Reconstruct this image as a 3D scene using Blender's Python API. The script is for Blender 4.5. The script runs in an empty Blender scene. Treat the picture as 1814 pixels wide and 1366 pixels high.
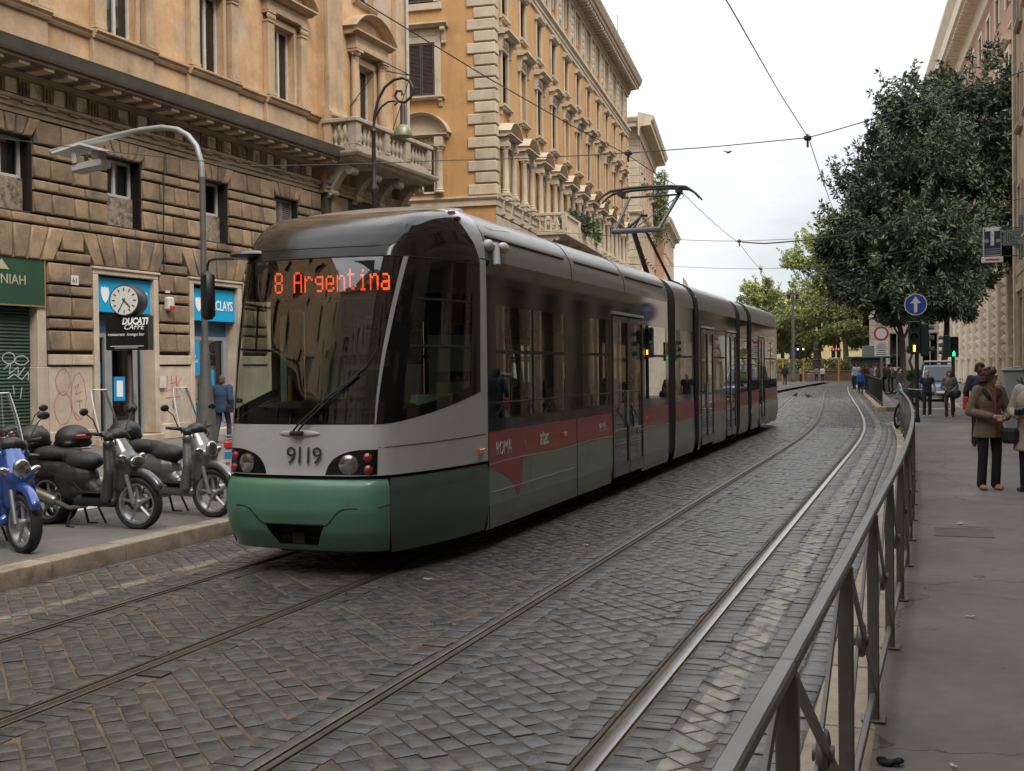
import bpy, bmesh, math, random
import numpy as np
from math import sin, cos, pi, radians, sqrt, atan2
from mathutils import Vector, Matrix
random.seed(7); rng = np.random.default_rng(7)
S = bpy.context.scene
COL = S.collection
# ------------------------------------------------------------------ camera, sky, sun, exposure
cam_d = bpy.data.cameras.new('camera'); cam = bpy.data.objects.new('camera', cam_d); COL.objects.link(cam)
YAW, PITCH, ROLL = radians(20.1), -.0155, .012
fw = Vector((-sin(YAW)*cos(PITCH), cos(YAW)*cos(PITCH), sin(PITCH)))
r0 = Vector((cos(YAW), sin(YAW), 0)); u0 = r0.cross(fw)
cr = r0*cos(ROLL)-u0*sin(ROLL); cu = u0*cos(ROLL)+r0*sin(ROLL)
mw = Matrix((cr, cu, -fw)).transposed().to_4x4(); mw.translation = (0, 0, 1.85)
cam.matrix_world = mw
cam_d.sensor_width = 36; cam_d.lens = 36*2000/1814; cam_d.clip_end = 3000; cam_d.clip_start = .05
S.camera = cam
SUN_EL, SUN_AZ = radians(52), radians(133)   # overcast: a wide veiled sun, behind and right of the camera
W = bpy.data.worlds.new('World'); S.world = W; W.use_nodes = True
nt = W.node_tree; N = nt.nodes; Lk = nt.links; N.clear()
wo = N.new('ShaderNodeOutputWorld'); bg1 = N.new('ShaderNodeBackground'); bg2 = N.new('ShaderNodeBackground')
sky = N.new('ShaderNodeTexSky'); sky.sky_type = 'NISHITA'; sky.sun_disc = False
sky.sun_elevation = SUN_EL; sky.sun_rotation = SUN_AZ
bg1.inputs['Strength'].default_value = .1; Lk.new(sky.outputs[0], bg1.inputs[0])
tc = N.new('ShaderNodeTexCoord'); mp = N.new('ShaderNodeMapping'); mp.inputs['Scale'].default_value = (1, 1, 2.6)
Lk.new(tc.outputs['Generated'], mp.inputs[0])
n1 = N.new('ShaderNodeTexNoise'); n1.inputs['Scale'].default_value = 2.6; n1.inputs['Detail'].default_value = 7; n1.inputs['Roughness'].default_value = .55
Lk.new(mp.outputs[0], n1.inputs[0])
rp = N.new('ShaderNodeValToRGB'); e = rp.color_ramp.elements
e[0].position = .36; e[0].color = (.65, .69, .735, 1); e[1].position = .6; e[1].color = (1.0, .985, .96, 1)
Lk.new(n1.outputs[0], rp.inputs[0]); Lk.new(rp.outputs[0], bg2.inputs[0]); 
sz = N.new('ShaderNodeSeparateXYZ'); Lk.new(tc.outputs['Generated'], sz.inputs[0])
gr = N.new('ShaderNodeMapRange'); gr.inputs[1].default_value = .12; gr.inputs[2].default_value = .75; gr.inputs[3].default_value = .57; gr.inputs[4].default_value = 1.55   # an overcast sky is brightest overhead
Lk.new(sz.outputs[2], gr.inputs[0]); Lk.new(gr.outputs[0], bg2.inputs['Strength'])
mx = N.new('ShaderNodeMixShader'); mx.inputs[0].default_value = .88
Lk.new(bg1.outputs[0], mx.inputs[1]); Lk.new(bg2.outputs[0], mx.inputs[2]); Lk.new(mx.outputs[0], wo.inputs[0])
sd = bpy.data.lights.new('sun', 'SUN'); so = bpy.data.objects.new('sun', sd); COL.objects.link(so)
sd.energy = 1.5; sd.angle = radians(25); sd.color = (1, .95, .87)
sdir = Vector((sin(SUN_AZ)*cos(SUN_EL), cos(SUN_AZ)*cos(SUN_EL), sin(SUN_EL)))
so.rotation_euler = sdir.to_track_quat('Z', 'Y').to_euler()
vs = S.view_settings; vs.view_transform = 'Standard'; vs.look = 'None'; vs.gamma = 1; vs.use_curve_mapping = False
vs.exposure = .96
S.cycles.max_bounces = 6; S.cycles.diffuse_bounces = 3; S.cycles.glossy_bounces = 3; S.cycles.transparent_max_bounces = 12
S.cycles.use_denoising = True; S.cycles.caustics_reflective = False; S.cycles.caustics_refractive = False

# ------------------------------------------------------------------ materials
_mats = {}
def mat(name, col=(.5, .5, .5), rough=.7, metal=0, var=.15, scale=2., bump=0, bscale=30., tint=False, stain=None, streak=0, coat=0, emit=0, spec=.5, hue=None, crack=0):
    if name in _mats: return _mats[name]
    m = bpy.data.materials.new(name); m.use_nodes = True; _mats[name] = m
    nt = m.node_tree; n = nt.nodes; l = nt.links; bs = n['Principled BSDF']
    bs.inputs['Roughness'].default_value = rough; bs.inputs['Metallic'].default_value = metal
    bs.inputs['Coat Weight'].default_value = coat; bs.inputs['Coat Roughness'].default_value = .06
    bs.inputs['Specular IOR Level'].default_value = spec
    t = n.new('ShaderNodeTexCoord')
    def mixc(fac, a, b, mode='MIX'):
        x = n.new('ShaderNodeMix'); x.data_type = 'RGBA'; x.blend_type = mode
        for k, v in ((0, fac), (6, a), (7, b)):
            if hasattr(v, 'links'): l.new(v, x.inputs[k])
            elif k == 0: x.inputs[0].default_value = v
            else: x.inputs[k].default_value = (*v, 1)
        return x.outputs[2]
    def noise(sc, det=5, mapscale=None, rg=.6):
        z = n.new('ShaderNodeTexNoise'); z.inputs['Scale'].default_value = sc; z.inputs['Detail'].default_value = det; z.inputs['Roughness'].default_value = rg
        if mapscale:
            p = n.new('ShaderNodeMapping'); p.inputs['Scale'].default_value = mapscale; l.new(t.outputs['Object'], p.inputs[0]); l.new(p.outputs[0], z.inputs[0])
        else: l.new(t.outputs['Object'], z.inputs[0])
        return z.outputs[0]
    def ramp(src, a, b):
        r = n.new('ShaderNodeMapRange'); r.inputs[1].default_value = a; r.inputs[2].default_value = b; l.new(src, r.inputs[0]); return r.outputs[0]
    c = tuple(col)
    if var:
        lo = tuple(min(1, x*(1-var)) for x in c); hi = tuple(min(1, x*(1+var)) for x in c)
        if hue: hi = tuple(min(1, x) for x in hue)
        c = mixc(ramp(noise(scale), .3, .7), lo, hi)
        c = mixc(ramp(noise(scale*9, 3), .3, .75), c, mixc(1, c, (1-var*.7,)*3, 'MULTIPLY'))
    for st in (stain or ()):
        scol, amt, ssc, thr = st
        c = mixc(ramp(noise(ssc, 8), thr, thr+.12), c, mixc(amt, c, scol))
    if streak:
        c = mixc(ramp(noise(2.2, 6, (1, 1, .12)), .48, .75), c, mixc(1, c, (1-streak,)*3, 'MULTIPLY'))
    if crack:
        vo = n.new('ShaderNodeTexVoronoi'); vo.feature = 'DISTANCE_TO_EDGE'; vo.inputs['Scale'].default_value = crack
        va = n.new('ShaderNodeVectorMath'); va.operation = 'MULTIPLY_ADD'; va.inputs[1].default_value = (.9,.9,.9)
        nn = n.new('ShaderNodeTexNoise'); nn.inputs['Scale'].default_value = 1.7; nn.inputs['Detail'].default_value = 8; l.new(t.outputs['Object'], nn.inputs[0]); l.new(nn.outputs['Color'], va.inputs[0]); l.new(t.outputs['Object'], va.inputs[2]); l.new(va.outputs[0], vo.inputs['Vector'])
        c = mixc(ramp(vo.outputs['Distance'], .004, .0015), c, mixc(1, c, (.45,.43,.42), 'MULTIPLY'))
        vs2 = n.new('ShaderNodeTexVoronoi'); vs2.inputs['Scale'].default_value = 2.6; l.new(t.outputs['Object'], vs2.inputs['Vector'])
        c = mixc(ramp(vs2.outputs['Distance'], .07, .05), c, mixc(1, c, (.72,.7,.68), 'MULTIPLY'))
    if tint:
        a = n.new('ShaderNodeAttribute'); a.attribute_name = 'tint'
        c = mixc(1, c if hasattr(c, 'links') else c, a.outputs['Color'], 'MULTIPLY')
    if hasattr(c, 'links'): l.new(c, bs.inputs['Base Color'])
    else: bs.inputs['Base Color'].default_value = (*c, 1)
    if bump:
        b = n.new('ShaderNodeBump'); b.inputs['Strength'].default_value = bump; b.inputs['Distance'].default_value = .02
        l.new(noise(bscale, 6), b.inputs['Height']); l.new(b.outputs[0], bs.inputs['Normal'])
    if emit:
        bs.inputs['Emission Color'].default_value = (*col, 1); bs.inputs['Emission Strength'].default_value = emit
    return m
def glass(name, tintc=(.3, .33, .32), refl=.06, rough=.01, gcol=.95):
    """thin pane: see-through tint under a Fresnel reflection"""
    if name in _mats: return _mats[name]
    m = bpy.data.materials.new(name); m.use_nodes = True; _mats[name] = m
    nt = m.node_tree; n = nt.nodes; l = nt.links; n.clear()
    o = n.new('ShaderNodeOutputMaterial'); tr = n.new('ShaderNodeBsdfTransparent'); gl = n.new('ShaderNodeBsdfGlossy'); mi = n.new('ShaderNodeMixShader')
    tr.inputs[0].default_value = (*tintc, 1); gl.inputs['Roughness'].default_value = rough; gl.inputs[0].default_value = (gcol, gcol, gcol, 1)
    lw = n.new('ShaderNodeFresnel'); lw.inputs[0].default_value = 1.5
    ma = n.new('ShaderNodeMath'); ma.operation = 'MULTIPLY_ADD'; ma.inputs[1].default_value = 1.0; ma.inputs[2].default_value = refl; ma.use_clamp = True
    l.new(lw.outputs[0], ma.inputs[0]); l.new(ma.outputs[0], mi.inputs[0]); l.new(tr.outputs[0], mi.inputs[1]); l.new(gl.outputs[0], mi.inputs[2]); l.new(mi.outputs[0], o.inputs[0])
    return m

# ------------------------------------------------------------------ mesh builder
class MB:
    def __init__(s): s.v = []; s.f = []; s.m = []; s.t = []; s.ci = 0; s.ct = 1.; s.X = None; s.uv = None
    def vert(s, p):
        p = Vector(p)
        if s.X is not None: p = s.X @ p
        s.v.append((p.x, p.y, p.z)); return len(s.v)-1
    def face(s, ids): s.f.append(tuple(ids)); s.m.append(s.ci); s.t.append(s.ct)
    def poly(s, *pts): s.face([s.vert(p) for p in pts]); return s
    def box(s, a, b):
        x0, y0, z0 = (min(a[i], b[i]) for i in range(3)); x1, y1, z1 = (max(a[i], b[i]) for i in range(3))
        i = [s.vert(p) for p in ((x0,y0,z0),(x1,y0,z0),(x1,y1,z0),(x0,y1,z0),(x0,y0,z1),(x1,y0,z1),(x1,y1,z1),(x0,y1,z1))]
        for q in ((3,2,1,0),(4,5,6,7),(0,1,5,4),(1,2,6,5),(2,3,7,6),(3,0,4,7)): s.face([i[k] for k in q])
        return s
    def cbox(s, a, b, c=.01):
        """box with chamfered edges"""
        lo = [min(a[i], b[i]) for i in range(3)]; hi = [max(a[i], b[i]) for i in range(3)]
        c = min(c, *[(hi[i]-lo[i])*.45 for i in range(3)]); V = {}
        for sx in (0, 1):
            for sy in (0, 1):
                for sz in (0, 1):
                    sg = (sx, sy, sz); P = [hi[i] if sg[i] else lo[i] for i in range(3)]
                    for ax in range(3):
                        q = [P[i]+(0 if i == ax else (-c if sg[i] else c)) for i in range(3)]
                        V[sg, ax] = s.vert(q)
        def orient(ids):
            pts = [Vector(s.v[i]) for i in ids]; ctr = sum(pts, Vector())/len(pts)
            nn = (pts[1]-pts[0]).cross(pts[2]-pts[0])
            cc = Vector([(lo[i]+hi[i])/2 for i in range(3)])
            if s.X is not None: cc = s.X @ cc
            s.face(ids if nn.dot(ctr-cc) > 0 else ids[::-1])
        for ax in range(3):
            o = [i for i in range(3) if i != ax]
            for sg in (0, 1):
                def k(p, q): t = [0]*3; t[ax] = sg; t[o[0]] = p; t[o[1]] = q; return tuple(t)
                orient([V[k(0,0),ax], V[k(1,0),ax], V[k(1,1),ax], V[k(0,1),ax]])
            for p in (0, 1):
                for q in (0, 1):
                    def k2(r): t = [0]*3; t[ax] = r; t[o[0]] = p; t[o[1]] = q; return tuple(t)
                    orient([V[k2(0),o[0]], V[k2(1),o[0]], V[k2(1),o[1]], V[k2(0),o[1]]])
        for sg in [(x,y,z) for x in (0,1) for y in (0,1) for z in (0,1)]: orient([V[sg,0], V[sg,1], V[sg,2]])
        return s
    def ring(s, pts): return [s.vert(p) for p in pts]
    def bridge(s, a, b, closed=True):
        n = len(a)
        for i in range(n if closed else n-1):
            j = (i+1) % n; s.face((a[i], a[j], b[j], b[i]))
    def tube(s, pts, r, n=8, caps=True, closed=False):
        P = [Vector(p) for p in pts]; R = r if isinstance(r, (list, tuple)) else [r]*len(P); rings = []; up = None
        for i, p in enumerate(P):
            a = P[i-1] if (i > 0 or closed) else P[i]; b = P[(i+1) % len(P)] if (i < len(P)-1 or closed) else P[i]
            d = (b-a)
            if d.length < 1e-9: d = Vector((0, 0, 1))
            d.normalize()
            if up is None: up = d.orthogonal().normalized()
            up = (up-d*up.dot(d)); up = up.normalized() if up.length > 1e-6 else d.orthogonal().normalized()
            sd_ = d.cross(up)
            rings.append(s.ring([p+(up*cos(2*pi*k/n)+sd_*sin(2*pi*k/n))*R[i] for k in range(n)]))
        for a, b in zip(rings, rings[1:]): s.bridge(a, b)
        if closed: s.bridge(rings[-1], rings[0])
        elif caps: s.face(rings[0][::-1]); s.face(rings[-1])
        return s
    def cyl(s, a, b, r, r1=None, n=16): return s.tube([a, b], [r, r if r1 is None else r1], n)
    def lathe(s, prof, c=(0,0,0), n=16, ax='z'):
        rings = []
        for r, h in prof:
            pts = []
            for k in range(n):
                a = 2*pi*k/n; x, y = r*cos(a), r*sin(a)
                pts.append((c[0]+x, c[1]+y, c[2]+h) if ax == 'z' else (c[0]+h, c[1]+x, c[2]+y) if ax == 'x' else (c[0]+y, c[1]+h, c[2]+x))
            rings.append(s.ring(pts))
        for a, b in zip(rings, rings[1:]): s.bridge(a, b)
        if prof[0] == prof[-1]: return s
        if prof[0][0] > 1e-4: s.face(rings[0][::-1])
        if prof[-1][0] > 1e-4: s.face(rings[-1])
        return s
    def ell(s, c, r, nu=12, nv=8, X=None):
        rows = []
        for j in range(nv+1):
            th = pi*j/nv; row = []
            for i in range(nu):
                a = 2*pi*i/nu; p = Vector((r[0]*sin(th)*cos(a), r[1]*sin(th)*sin(a), -r[2]*cos(th)))
                if X is not None: p = X @ p
                row.append(Vector(c)+p)
            rows.append(row)
        b = s.vert(rows[0][0]); t = s.vert(rows[-1][0]); R = [s.ring(x) for x in rows[1:-1]]
        for i in range(nu): s.face((b, R[0][(i+1) % nu], R[0][i])); s.face((t, R[-1][i], R[-1][(i+1) % nu]))
        for a, c2 in zip(R, R[1:]): s.bridge(a, c2)
        return s
    def cap(s, a, b, ra, rb, n=12):
        """tapered capsule"""
        a = Vector(a); b = Vector(b); d = (b-a)
        L = d.length or 1e-6; d = d/L; pts = []; R = []
        for k in range(4): t = (k/4)*pi/2; pts.append(a-d*ra*cos(t)); R.append(max(ra*sin(t), 1e-3))
        pts.append(a); R.append(ra); pts.append(b); R.append(rb)
        for k in range(1, 5): t = (k/4)*pi/2; pts.append(b+d*rb*sin(t)); R.append(max(rb*cos(t), 1e-3))
        return s.tube(pts, R, n)
    def prism(s, pts, off):
        """polygon (CCW seen from the side the offset points to) extruded by off"""
        o = Vector(off); a = s.ring(pts); b = s.ring([Vector(p)+o for p in pts])
        s.face(a[::-1]); s.face(b); s.bridge(a, b); return s
    def grid(s, fn, us, vs_, flip=False, skip=None):
        I = [[s.vert(fn(u, v)) for u in us] for v in vs_]
        for j in range(len(vs_)-1):
            for i in range(len(us)-1):
                if skip and skip((us[i]+us[i+1])/2, (vs_[j]+vs_[j+1])/2): continue
                q = (I[j][i], I[j][i+1], I[j+1][i+1], I[j+1][i]); s.face(q[::-1] if flip else q)
        return s
    def mesh(s, name):
        me = bpy.data.meshes.new(name); me.from_pydata(s.v, [], s.f); return me
    def build(s, name, mats, parent=None, smooth=None, recalc=False):
        me = s.mesh(name)
        ms = mats if isinstance(mats, (list, tuple)) else [mats]
        for m in ms: me.materials.append(m)
        if len(ms) > 1: me.polygons.foreach_set('material_index', s.m)
        if any(t != 1. for t in s.t):
            at = me.color_attributes.new('tint', 'FLOAT_COLOR', 'CORNER'); arr = []
            for f, t in zip(s.f, s.t):
                c = (t, t, t, 1.) if not isinstance(t, tuple) else (*t, 1.)
                arr.extend(c*len(f))
            at.data.foreach_set('color', arr)
        elif any('tint' in x.name for x in ms):
            at = me.color_attributes.new('tint', 'FLOAT_COLOR', 'CORNER'); at.data.foreach_set('color', [1.]*(4*sum(len(f) for f in s.f)))
        if recalc:
            bm = bmesh.new(); bm.from_mesh(me); bmesh.ops.recalc_face_normals(bm, faces=bm.faces); bm.to_mesh(me); bm.free()
        if smooth is not None:
            me.polygons.foreach_set('use_smooth', [True]*len(me.polygons)); me.set_sharp_from_angle(angle=radians(smooth))
        return link(name, me, parent)
def link(name, me, parent=None):
    o = bpy.data.objects.new(name, me); COL.objects.link(o)
    if parent is not None: o.parent = parent
    return o
def thing(name, label, cat, loc=(0,0,0), rz=0, group=None):
    o = bpy.data.objects.new(name, None); COL.objects.link(o); o.location = loc; o.rotation_euler = (0, 0, rz); o.empty_display_size = .1
    return tag(o, label, cat, group)
def tag(o, label, cat, group=None, kind=None):
    o['label'] = label; o['category'] = cat
    if group: o['group'] = group
    if kind: o['kind'] = kind
    return o
def struct(o, kind='structure'): o['kind'] = kind; return o
def dup(root, loc, rz=None, label=None):
    r = root.copy(); COL.objects.link(r); r.location = loc
    if rz is not None: r.rotation_euler = (0, 0, rz)
    if label: r['label'] = label
    def rec(a, b):
        for ch in list(a.children):
            if ch is b: continue
            c = ch.copy(); COL.objects.link(c); c.parent = b; rec(ch, c)
    rec(root, r); return r
def dup_part(p, parent, loc):
    c = p.copy(); COL.objects.link(c); c.parent = parent; c.location = loc
    for ch in list(p.children):
        d = ch.copy(); COL.objects.link(d); d.parent = c
    return c
DG = None
def evald(o):
    dg = bpy.context.evaluated_depsgraph_get(); me = bpy.data.meshes.new_from_object(o.evaluated_get(dg)); return me
def text(s, name, m, parent, size, loc, rot=(pi/2, 0, 0), depth=.004, align='CENTER', shear=0, bold=0, sx=1, spacing=1, fit=None):
    cu_ = bpy.data.curves.new(name, 'FONT'); cu_.body = s; cu_.size = size; cu_.extrude = depth; cu_.align_x = align; cu_.align_y = 'CENTER'
    cu_.shear = shear; cu_.offset = bold; cu_.space_character = spacing; cu_.resolution_u = 4
    t = bpy.data.objects.new('tmp', cu_); COL.objects.link(t); bpy.context.view_layer.update()
    me = evald(t); bpy.data.objects.remove(t); bpy.data.curves.remove(cu_); me.materials.clear(); me.materials.append(m)
    o = link(name, me, parent); o.location = loc; o.rotation_euler = rot
    if fit: xs_ = [v.co.x for v in me.vertices]; sx = fit/(max(xs_)-min(xs_))
    o.scale = (sx, 1, 1); return o
def blob(mb, name, m, parent=None, voxel=.012, smooth=4, ratio=None):
    """overlapping volumes in mb fused into one continuous skin"""
    me = mb.mesh('tmp'); t = bpy.data.objects.new('tmp', me); COL.objects.link(t)
    r = t.modifiers.new('r', 'REMESH'); r.mode = 'VOXEL'; r.voxel_size = voxel
    k = t.modifiers.new('s', 'SMOOTH'); k.factor = .5; k.iterations = smooth
    bpy.context.view_layer.update(); me2 = evald(t); bpy.data.objects.remove(t); bpy.data.meshes.remove(me)
    me2.materials.clear(); me2.materials.append(m); me2.polygons.foreach_set('use_smooth', [True]*len(me2.polygons)); me2.name = name
    return link(name, me2, parent)
def interp(x, tab):
    xs = [t[0] for t in tab]
    if x <= xs[0]: return tab[0][1]
    if x >= xs[-1]: return tab[-1][1]
    for (a, b), (c, d) in zip(tab, tab[1:]):
        if x <= c: return b+(d-b)*(x-a)/(c-a)
def F(s, o, z): return (s, -o, z)          # facade coordinates: along, out, up
# ------------------------------------------------------------------ ground, tracks, pavements
asphalt = mat('asphalt', (.085, .08, .075), .85, var=.2, scale=.6, bump=.35, bscale=90, stain=[((.13,.12,.11),.6,.35,.55),((.05,.048,.045),.5,1.3,.62)])
pave_m = mat('pavement_asphalt', (.15, .136, .122), .85, var=.24, scale=.8, crack=.32, bump=.3, bscale=120, stain=[((.24,.22,.19),.5,.5,.55),((.09,.08,.07),.6,1.1,.62)])
kerb_m = mat('kerb_travertine_tint', (.33, .27, .2), .8, var=.2, scale=3, bump=.4, bscale=25, tint=True, stain=[((.14,.1,.07),.7,2.2,.55)])
paint_m = mat('road_paint', (.5, .48, .44), .7, var=.2, scale=4, stain=[((.12,.11,.1),.8,3,.6)])
steel = mat('rail_steel', (.52, .51, .49), .32, 1, var=.12, scale=6, stain=[((.3,.25,.2),.4,2.5,.64)])
groove_m = mat('rail_groove', (.02, .016, .012), .8, var=.2)
iron = mat('rail_rust', (.085, .065, .05), .7, .3, var=.3, scale=5)
dull = mat('rail_steel_dull', (.14, .125, .11), .42, .8, var=.3, scale=6, stain=[((.08,.06,.045),.6,2.5,.55)])

SH = [(25,0),(29,.03),(33,.13),(37,.32),(41,.56),(46,.92),(51,1.28),(56,1.68),(61,2.05),(66,2.42),(72,2.9),(80,3.45),(90,4.1),(110,5.3),(140,7)]
def shift(y): return interp(y, SH)
g = MB(); g.box((-400,-120,-.6), (400,700,-.05)); struct(g.build('ground', asphalt))

# cobbled carriageway: every stone is modelled
def road():
    mb_v = []; mb_f = []; cols = []
    RAIL = (-6.07, -4.63, -2.94, -1.49)
    def add(P, h, tint, fine):
        """P: 4 corners (x,y), lays a slightly domed stone"""
        c = P.mean(0); base = len(mb_v)
        tx, ty = rng.normal(0, .009, 2)
        def lvl(k, z):
            Q = c+(P-c)*k
            for q in Q: mb_v.append((q[0], q[1], z+(q[0]-c[0])*tx+(q[1]-c[1])*ty))
        if fine:
            lvl(1, -.02); lvl(.98, h-.004); lvl(.88, h)
            rings = 3
        else:
            lvl(1, -.02); lvl(.9, h); rings = 2
        for r in range(rings-1):
            for i in range(4):
                j = (i+1) % 4; mb_f.append((base+4*r+i, base+4*r+j, base+4*r+4+j, base+4*r+4+i)); cols.append(tint)
        b = base+4*(rings-1); mb_f.append((b, b+1, b+2, b+3)); cols.append(tint)
    def tint():
        t = max(.55, rng.normal(1, .15)); w = rng.normal(.02, .03)
        if rng.random() < .04: t *= 1.25
        return (t*(1+w), t, t*(1-w))
    zones = [(-7.3,-6.36),(-5.82,-4.88),(-4.38,-3.2),(-2.69,-1.74),(-1.24,-.98)]
    ca, sa = cos(radians(-43)), sin(radians(-43))
    Y0, Y1 = 2.2, 100.
    # diagonal lattice
    rowp = .13; ii = int(160/rowp)
    stones = []
    for i in range(-ii//2, ii//2+200):
        a = -60+rng.random()*.2; wob = rng.normal(0, .006)
        b = i*rowp+wob
        # row i: points a*(ca,sa)+b*(-sa,ca); keep the part inside the carriageway
        xs0, xs1 = -11.9, -.5
        a_lo = (xs0+b*sa)/ca-.5; a_hi = (xs1+b*sa)/ca+.5
        a = a_lo+rng.random()*.2
        while a < a_hi:
            w = rng.uniform(.135, .21)
            ac = a+w/2; x = ac*ca-b*sa; y = ac*sa+b*ca
            a += w
            if y < Y0 or y > Y1: continue
            if y > 48 and rng.random() < .0: continue
            u = x+shift(y)
            if any(z0-.02 < u < z1+.02 for z0, z1 in zones): stones.append((ac, b, w-.005-rng.random()*.003, rowp-.009-rng.random()*.005, y))
    for ac, b, w, h, y in stones:
        q = np.array([(ac-w/2, b-h/2), (ac+w/2, b-h/2), (ac+w/2, b+h/2), (ac-w/2, b+h/2)])+rng.normal(0, .0032, (4, 2))
        P = np.stack([q[:,0]*ca-q[:,1]*sa, q[:,0]*sa+q[:,1]*ca], 1)
        add(P, rng.normal(-.002, .0022), tint(), y < 34)
    # soldier courses along the rails, the gutter and beside the white lines
    def course(u0, u1, length, jit=.0):
        y = Y0
        while y < Y1:
            L_ = length*rng.uniform(.8, 1.25); ym = y+L_/2; s0 = shift(y); s1 = shift(y+L_)
            P = np.array([(u0-s0, y+.008), (u1-s0, y+.008), (u1-s1, y+L_-.008), (u0-s1, y+L_-.008)])+rng.normal(0, .004, (4, 2))
            add(P, rng.normal(0, .0025), tint(), ym < 34); y += L_
    for r in RAIL:
        course(r-.25, r-.075, .12); course(r+.085, r+.26, .12)
    for u0 in (-.98, -.84, -.70): course(u0, u0+.13, .17)
    course(-7.42, -7.31, .2)
    me = bpy.data.meshes.new('road'); 
    n0 = len(mb_v); ys = list(np.arange(Y0-12, 96, 2.)); 
    for y in ys:
        mb_v.append((-7.9-shift(y), y, -.0105)); mb_v.append((-3.05-shift(y), y, -.009)); mb_v.append((-.2-shift(y)*.9, y, -.009))
    for j in (0, 1):
        for k in range(len(ys)-1): mb_f.append((n0+3*k+j, n0+3*k+j+1, n0+3*k+j+4, n0+3*k+j+3)); cols.append((1.,1.,1.))
    me.from_pydata(mb_v, [], mb_f)
    nb = len(ys)-1
    me.polygons.foreach_set('material_index', [0]*(len(mb_f)-2*nb)+[1]*nb+[2]*nb)
    at = me.color_attributes.new('tint', 'FLOAT_COLOR', 'CORNER')
    at.data.foreach_set('color', np.repeat(np.array([(*c, 1.) for c in cols], dtype=np.float32), 4, axis=0).ravel())
    # lateral offset from the track, so that the painted lines follow its curve
    co = np.array(mb_v, dtype=np.float32); sh = np.interp(co[:,1], [a for a, _ in SH], [b for _, b in SH])
    uvv = np.stack([co[:,0]+sh, co[:,1]], 1); idx = np.empty(len(me.loops), dtype=np.int32); me.loops.foreach_get('vertex_index', idx)
    uv = me.uv_layers.new(name='track'); uv.data.foreach_set('uv', uvv[idx].astype(np.float32).ravel())
    # stone material: basalt with worn painted lines at two offsets
    m = bpy.data.materials.new('cobblestone'); m.use_nodes = True; n = m.node_tree.nodes; l = m.node_tree.links; bs = n['Principled BSDF']
    bs.inputs['Roughness'].default_value = .5
    at_ = n.new('ShaderNodeAttribute'); at_.attribute_name = 'tint'
    tcn = n.new('ShaderNodeTexCoord'); nz = n.new('ShaderNodeTexNoise'); nz.inputs['Scale'].default_value = 14; nz.inputs['Detail'].default_value = 6; l.new(tcn.outputs['Object'], nz.inputs[0])
    nb_ = n.new('ShaderNodeTexNoise'); nb_.inputs['Scale'].default_value = .9; nb_.inputs['Detail'].default_value = 5; l.new(tcn.outputs['Object'], nb_.inputs[0])
    def mix(f, a, b, mode='MIX'):
        x = n.new('ShaderNodeMix'); x.data_type = 'RGBA'; x.blend_type = mode
        for k, v in ((0, f), (6, a), (7, b)):
            if hasattr(v, 'links'): l.new(v, x.inputs[k])
            elif k == 0: x.inputs[0].default_value = v
            else: x.inputs[k].default_value = (*v, 1)
        return x.outputs[2]
    def mr(src, a, b, c=0., d=1.):
        r = n.new('ShaderNodeMapRange'); r.inputs[1].default_value = a; r.inputs[2].default_value = b; r.inputs[3].default_value = c; r.inputs[4].default_value = d; l.new(src, r.inputs[0]); return r.outputs[0]
    def op(o, a, b):
        x = n.new('ShaderNodeMath'); x.operation = o
        for k, v in ((0, a), (1, b)):
            if hasattr(v, 'links'): l.new(v, x.inputs[k])
            else: x.inputs[k].default_value = v
        return x.outputs[0]
    c = mix(mr(nz.outputs[0], .3, .7), (.048, .0455, .0425), (.094, .089, .083))
    c = mix(mr(nb_.outputs[0], .45, .7), c, (.085, .077, .067)); c = mix(1, c, at_.outputs['Color'], 'MULTIPLY')
    uvn = n.new('ShaderNodeUVMap'); uvn.uv_map = 'track'; sx = n.new('ShaderNodeSeparateXYZ'); l.new(uvn.outputs[0], sx.inputs[0])
    def band(c0, hw): return op('LESS_THAN', op('ABSOLUTE', op('SUBTRACT', sx.outputs[0], c0), 0), hw)
    nw = n.new('ShaderNodeTexNoise'); nw.inputs['Scale'].default_value = 5; nw.inputs['Detail'].default_value = 8; nw.inputs['Roughness'].default_value = .7; l.new(tcn.outputs['Object'], nw.inputs[0])
    pm = op('MULTIPLY', op('MAXIMUM', band(-1.09, .085), band(-6.55, .075)), mr(nw.outputs[0], .42, .6, .85, .1))
    c = mix(pm, c, (.27, .24, .19)); l.new(c, bs.inputs['Base Color'])
    l.new(mr(nz.outputs[0], .3, .7, .3, .52), bs.inputs['Roughness'])
    bu = n.new('ShaderNodeBump'); bu.inputs['Strength'].default_value = .35; bu.inputs['Distance'].default_value = .01; nf = n.new('ShaderNodeTexNoise'); nf.inputs['Scale'].default_value = 60; nf.inputs['Detail'].default_value = 4; l.new(tcn.outputs['Object'], nf.inputs[0]); l.new(nf.outputs[0], bu.inputs['Height']); l.new(bu.outputs[0], bs.inputs['Normal'])
    me.materials.append(m); me.materials.append(mat('joint_sand', (.165, .12, .078), .95, var=.3, scale=3, bump=.4, bscale=60, stain=[((.07,.06,.05),.6,1.2,.56)]))
    me.materials.append(mat('joint_dirt', (.115, .095, .072), .95, var=.4, scale=2, bump=.4, bscale=60))
    me.polygons.foreach_set('use_smooth', [True]*len(me.polygons)); me.set_sharp_from_angle(angle=radians(38))
    struct(link('road', me))
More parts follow.
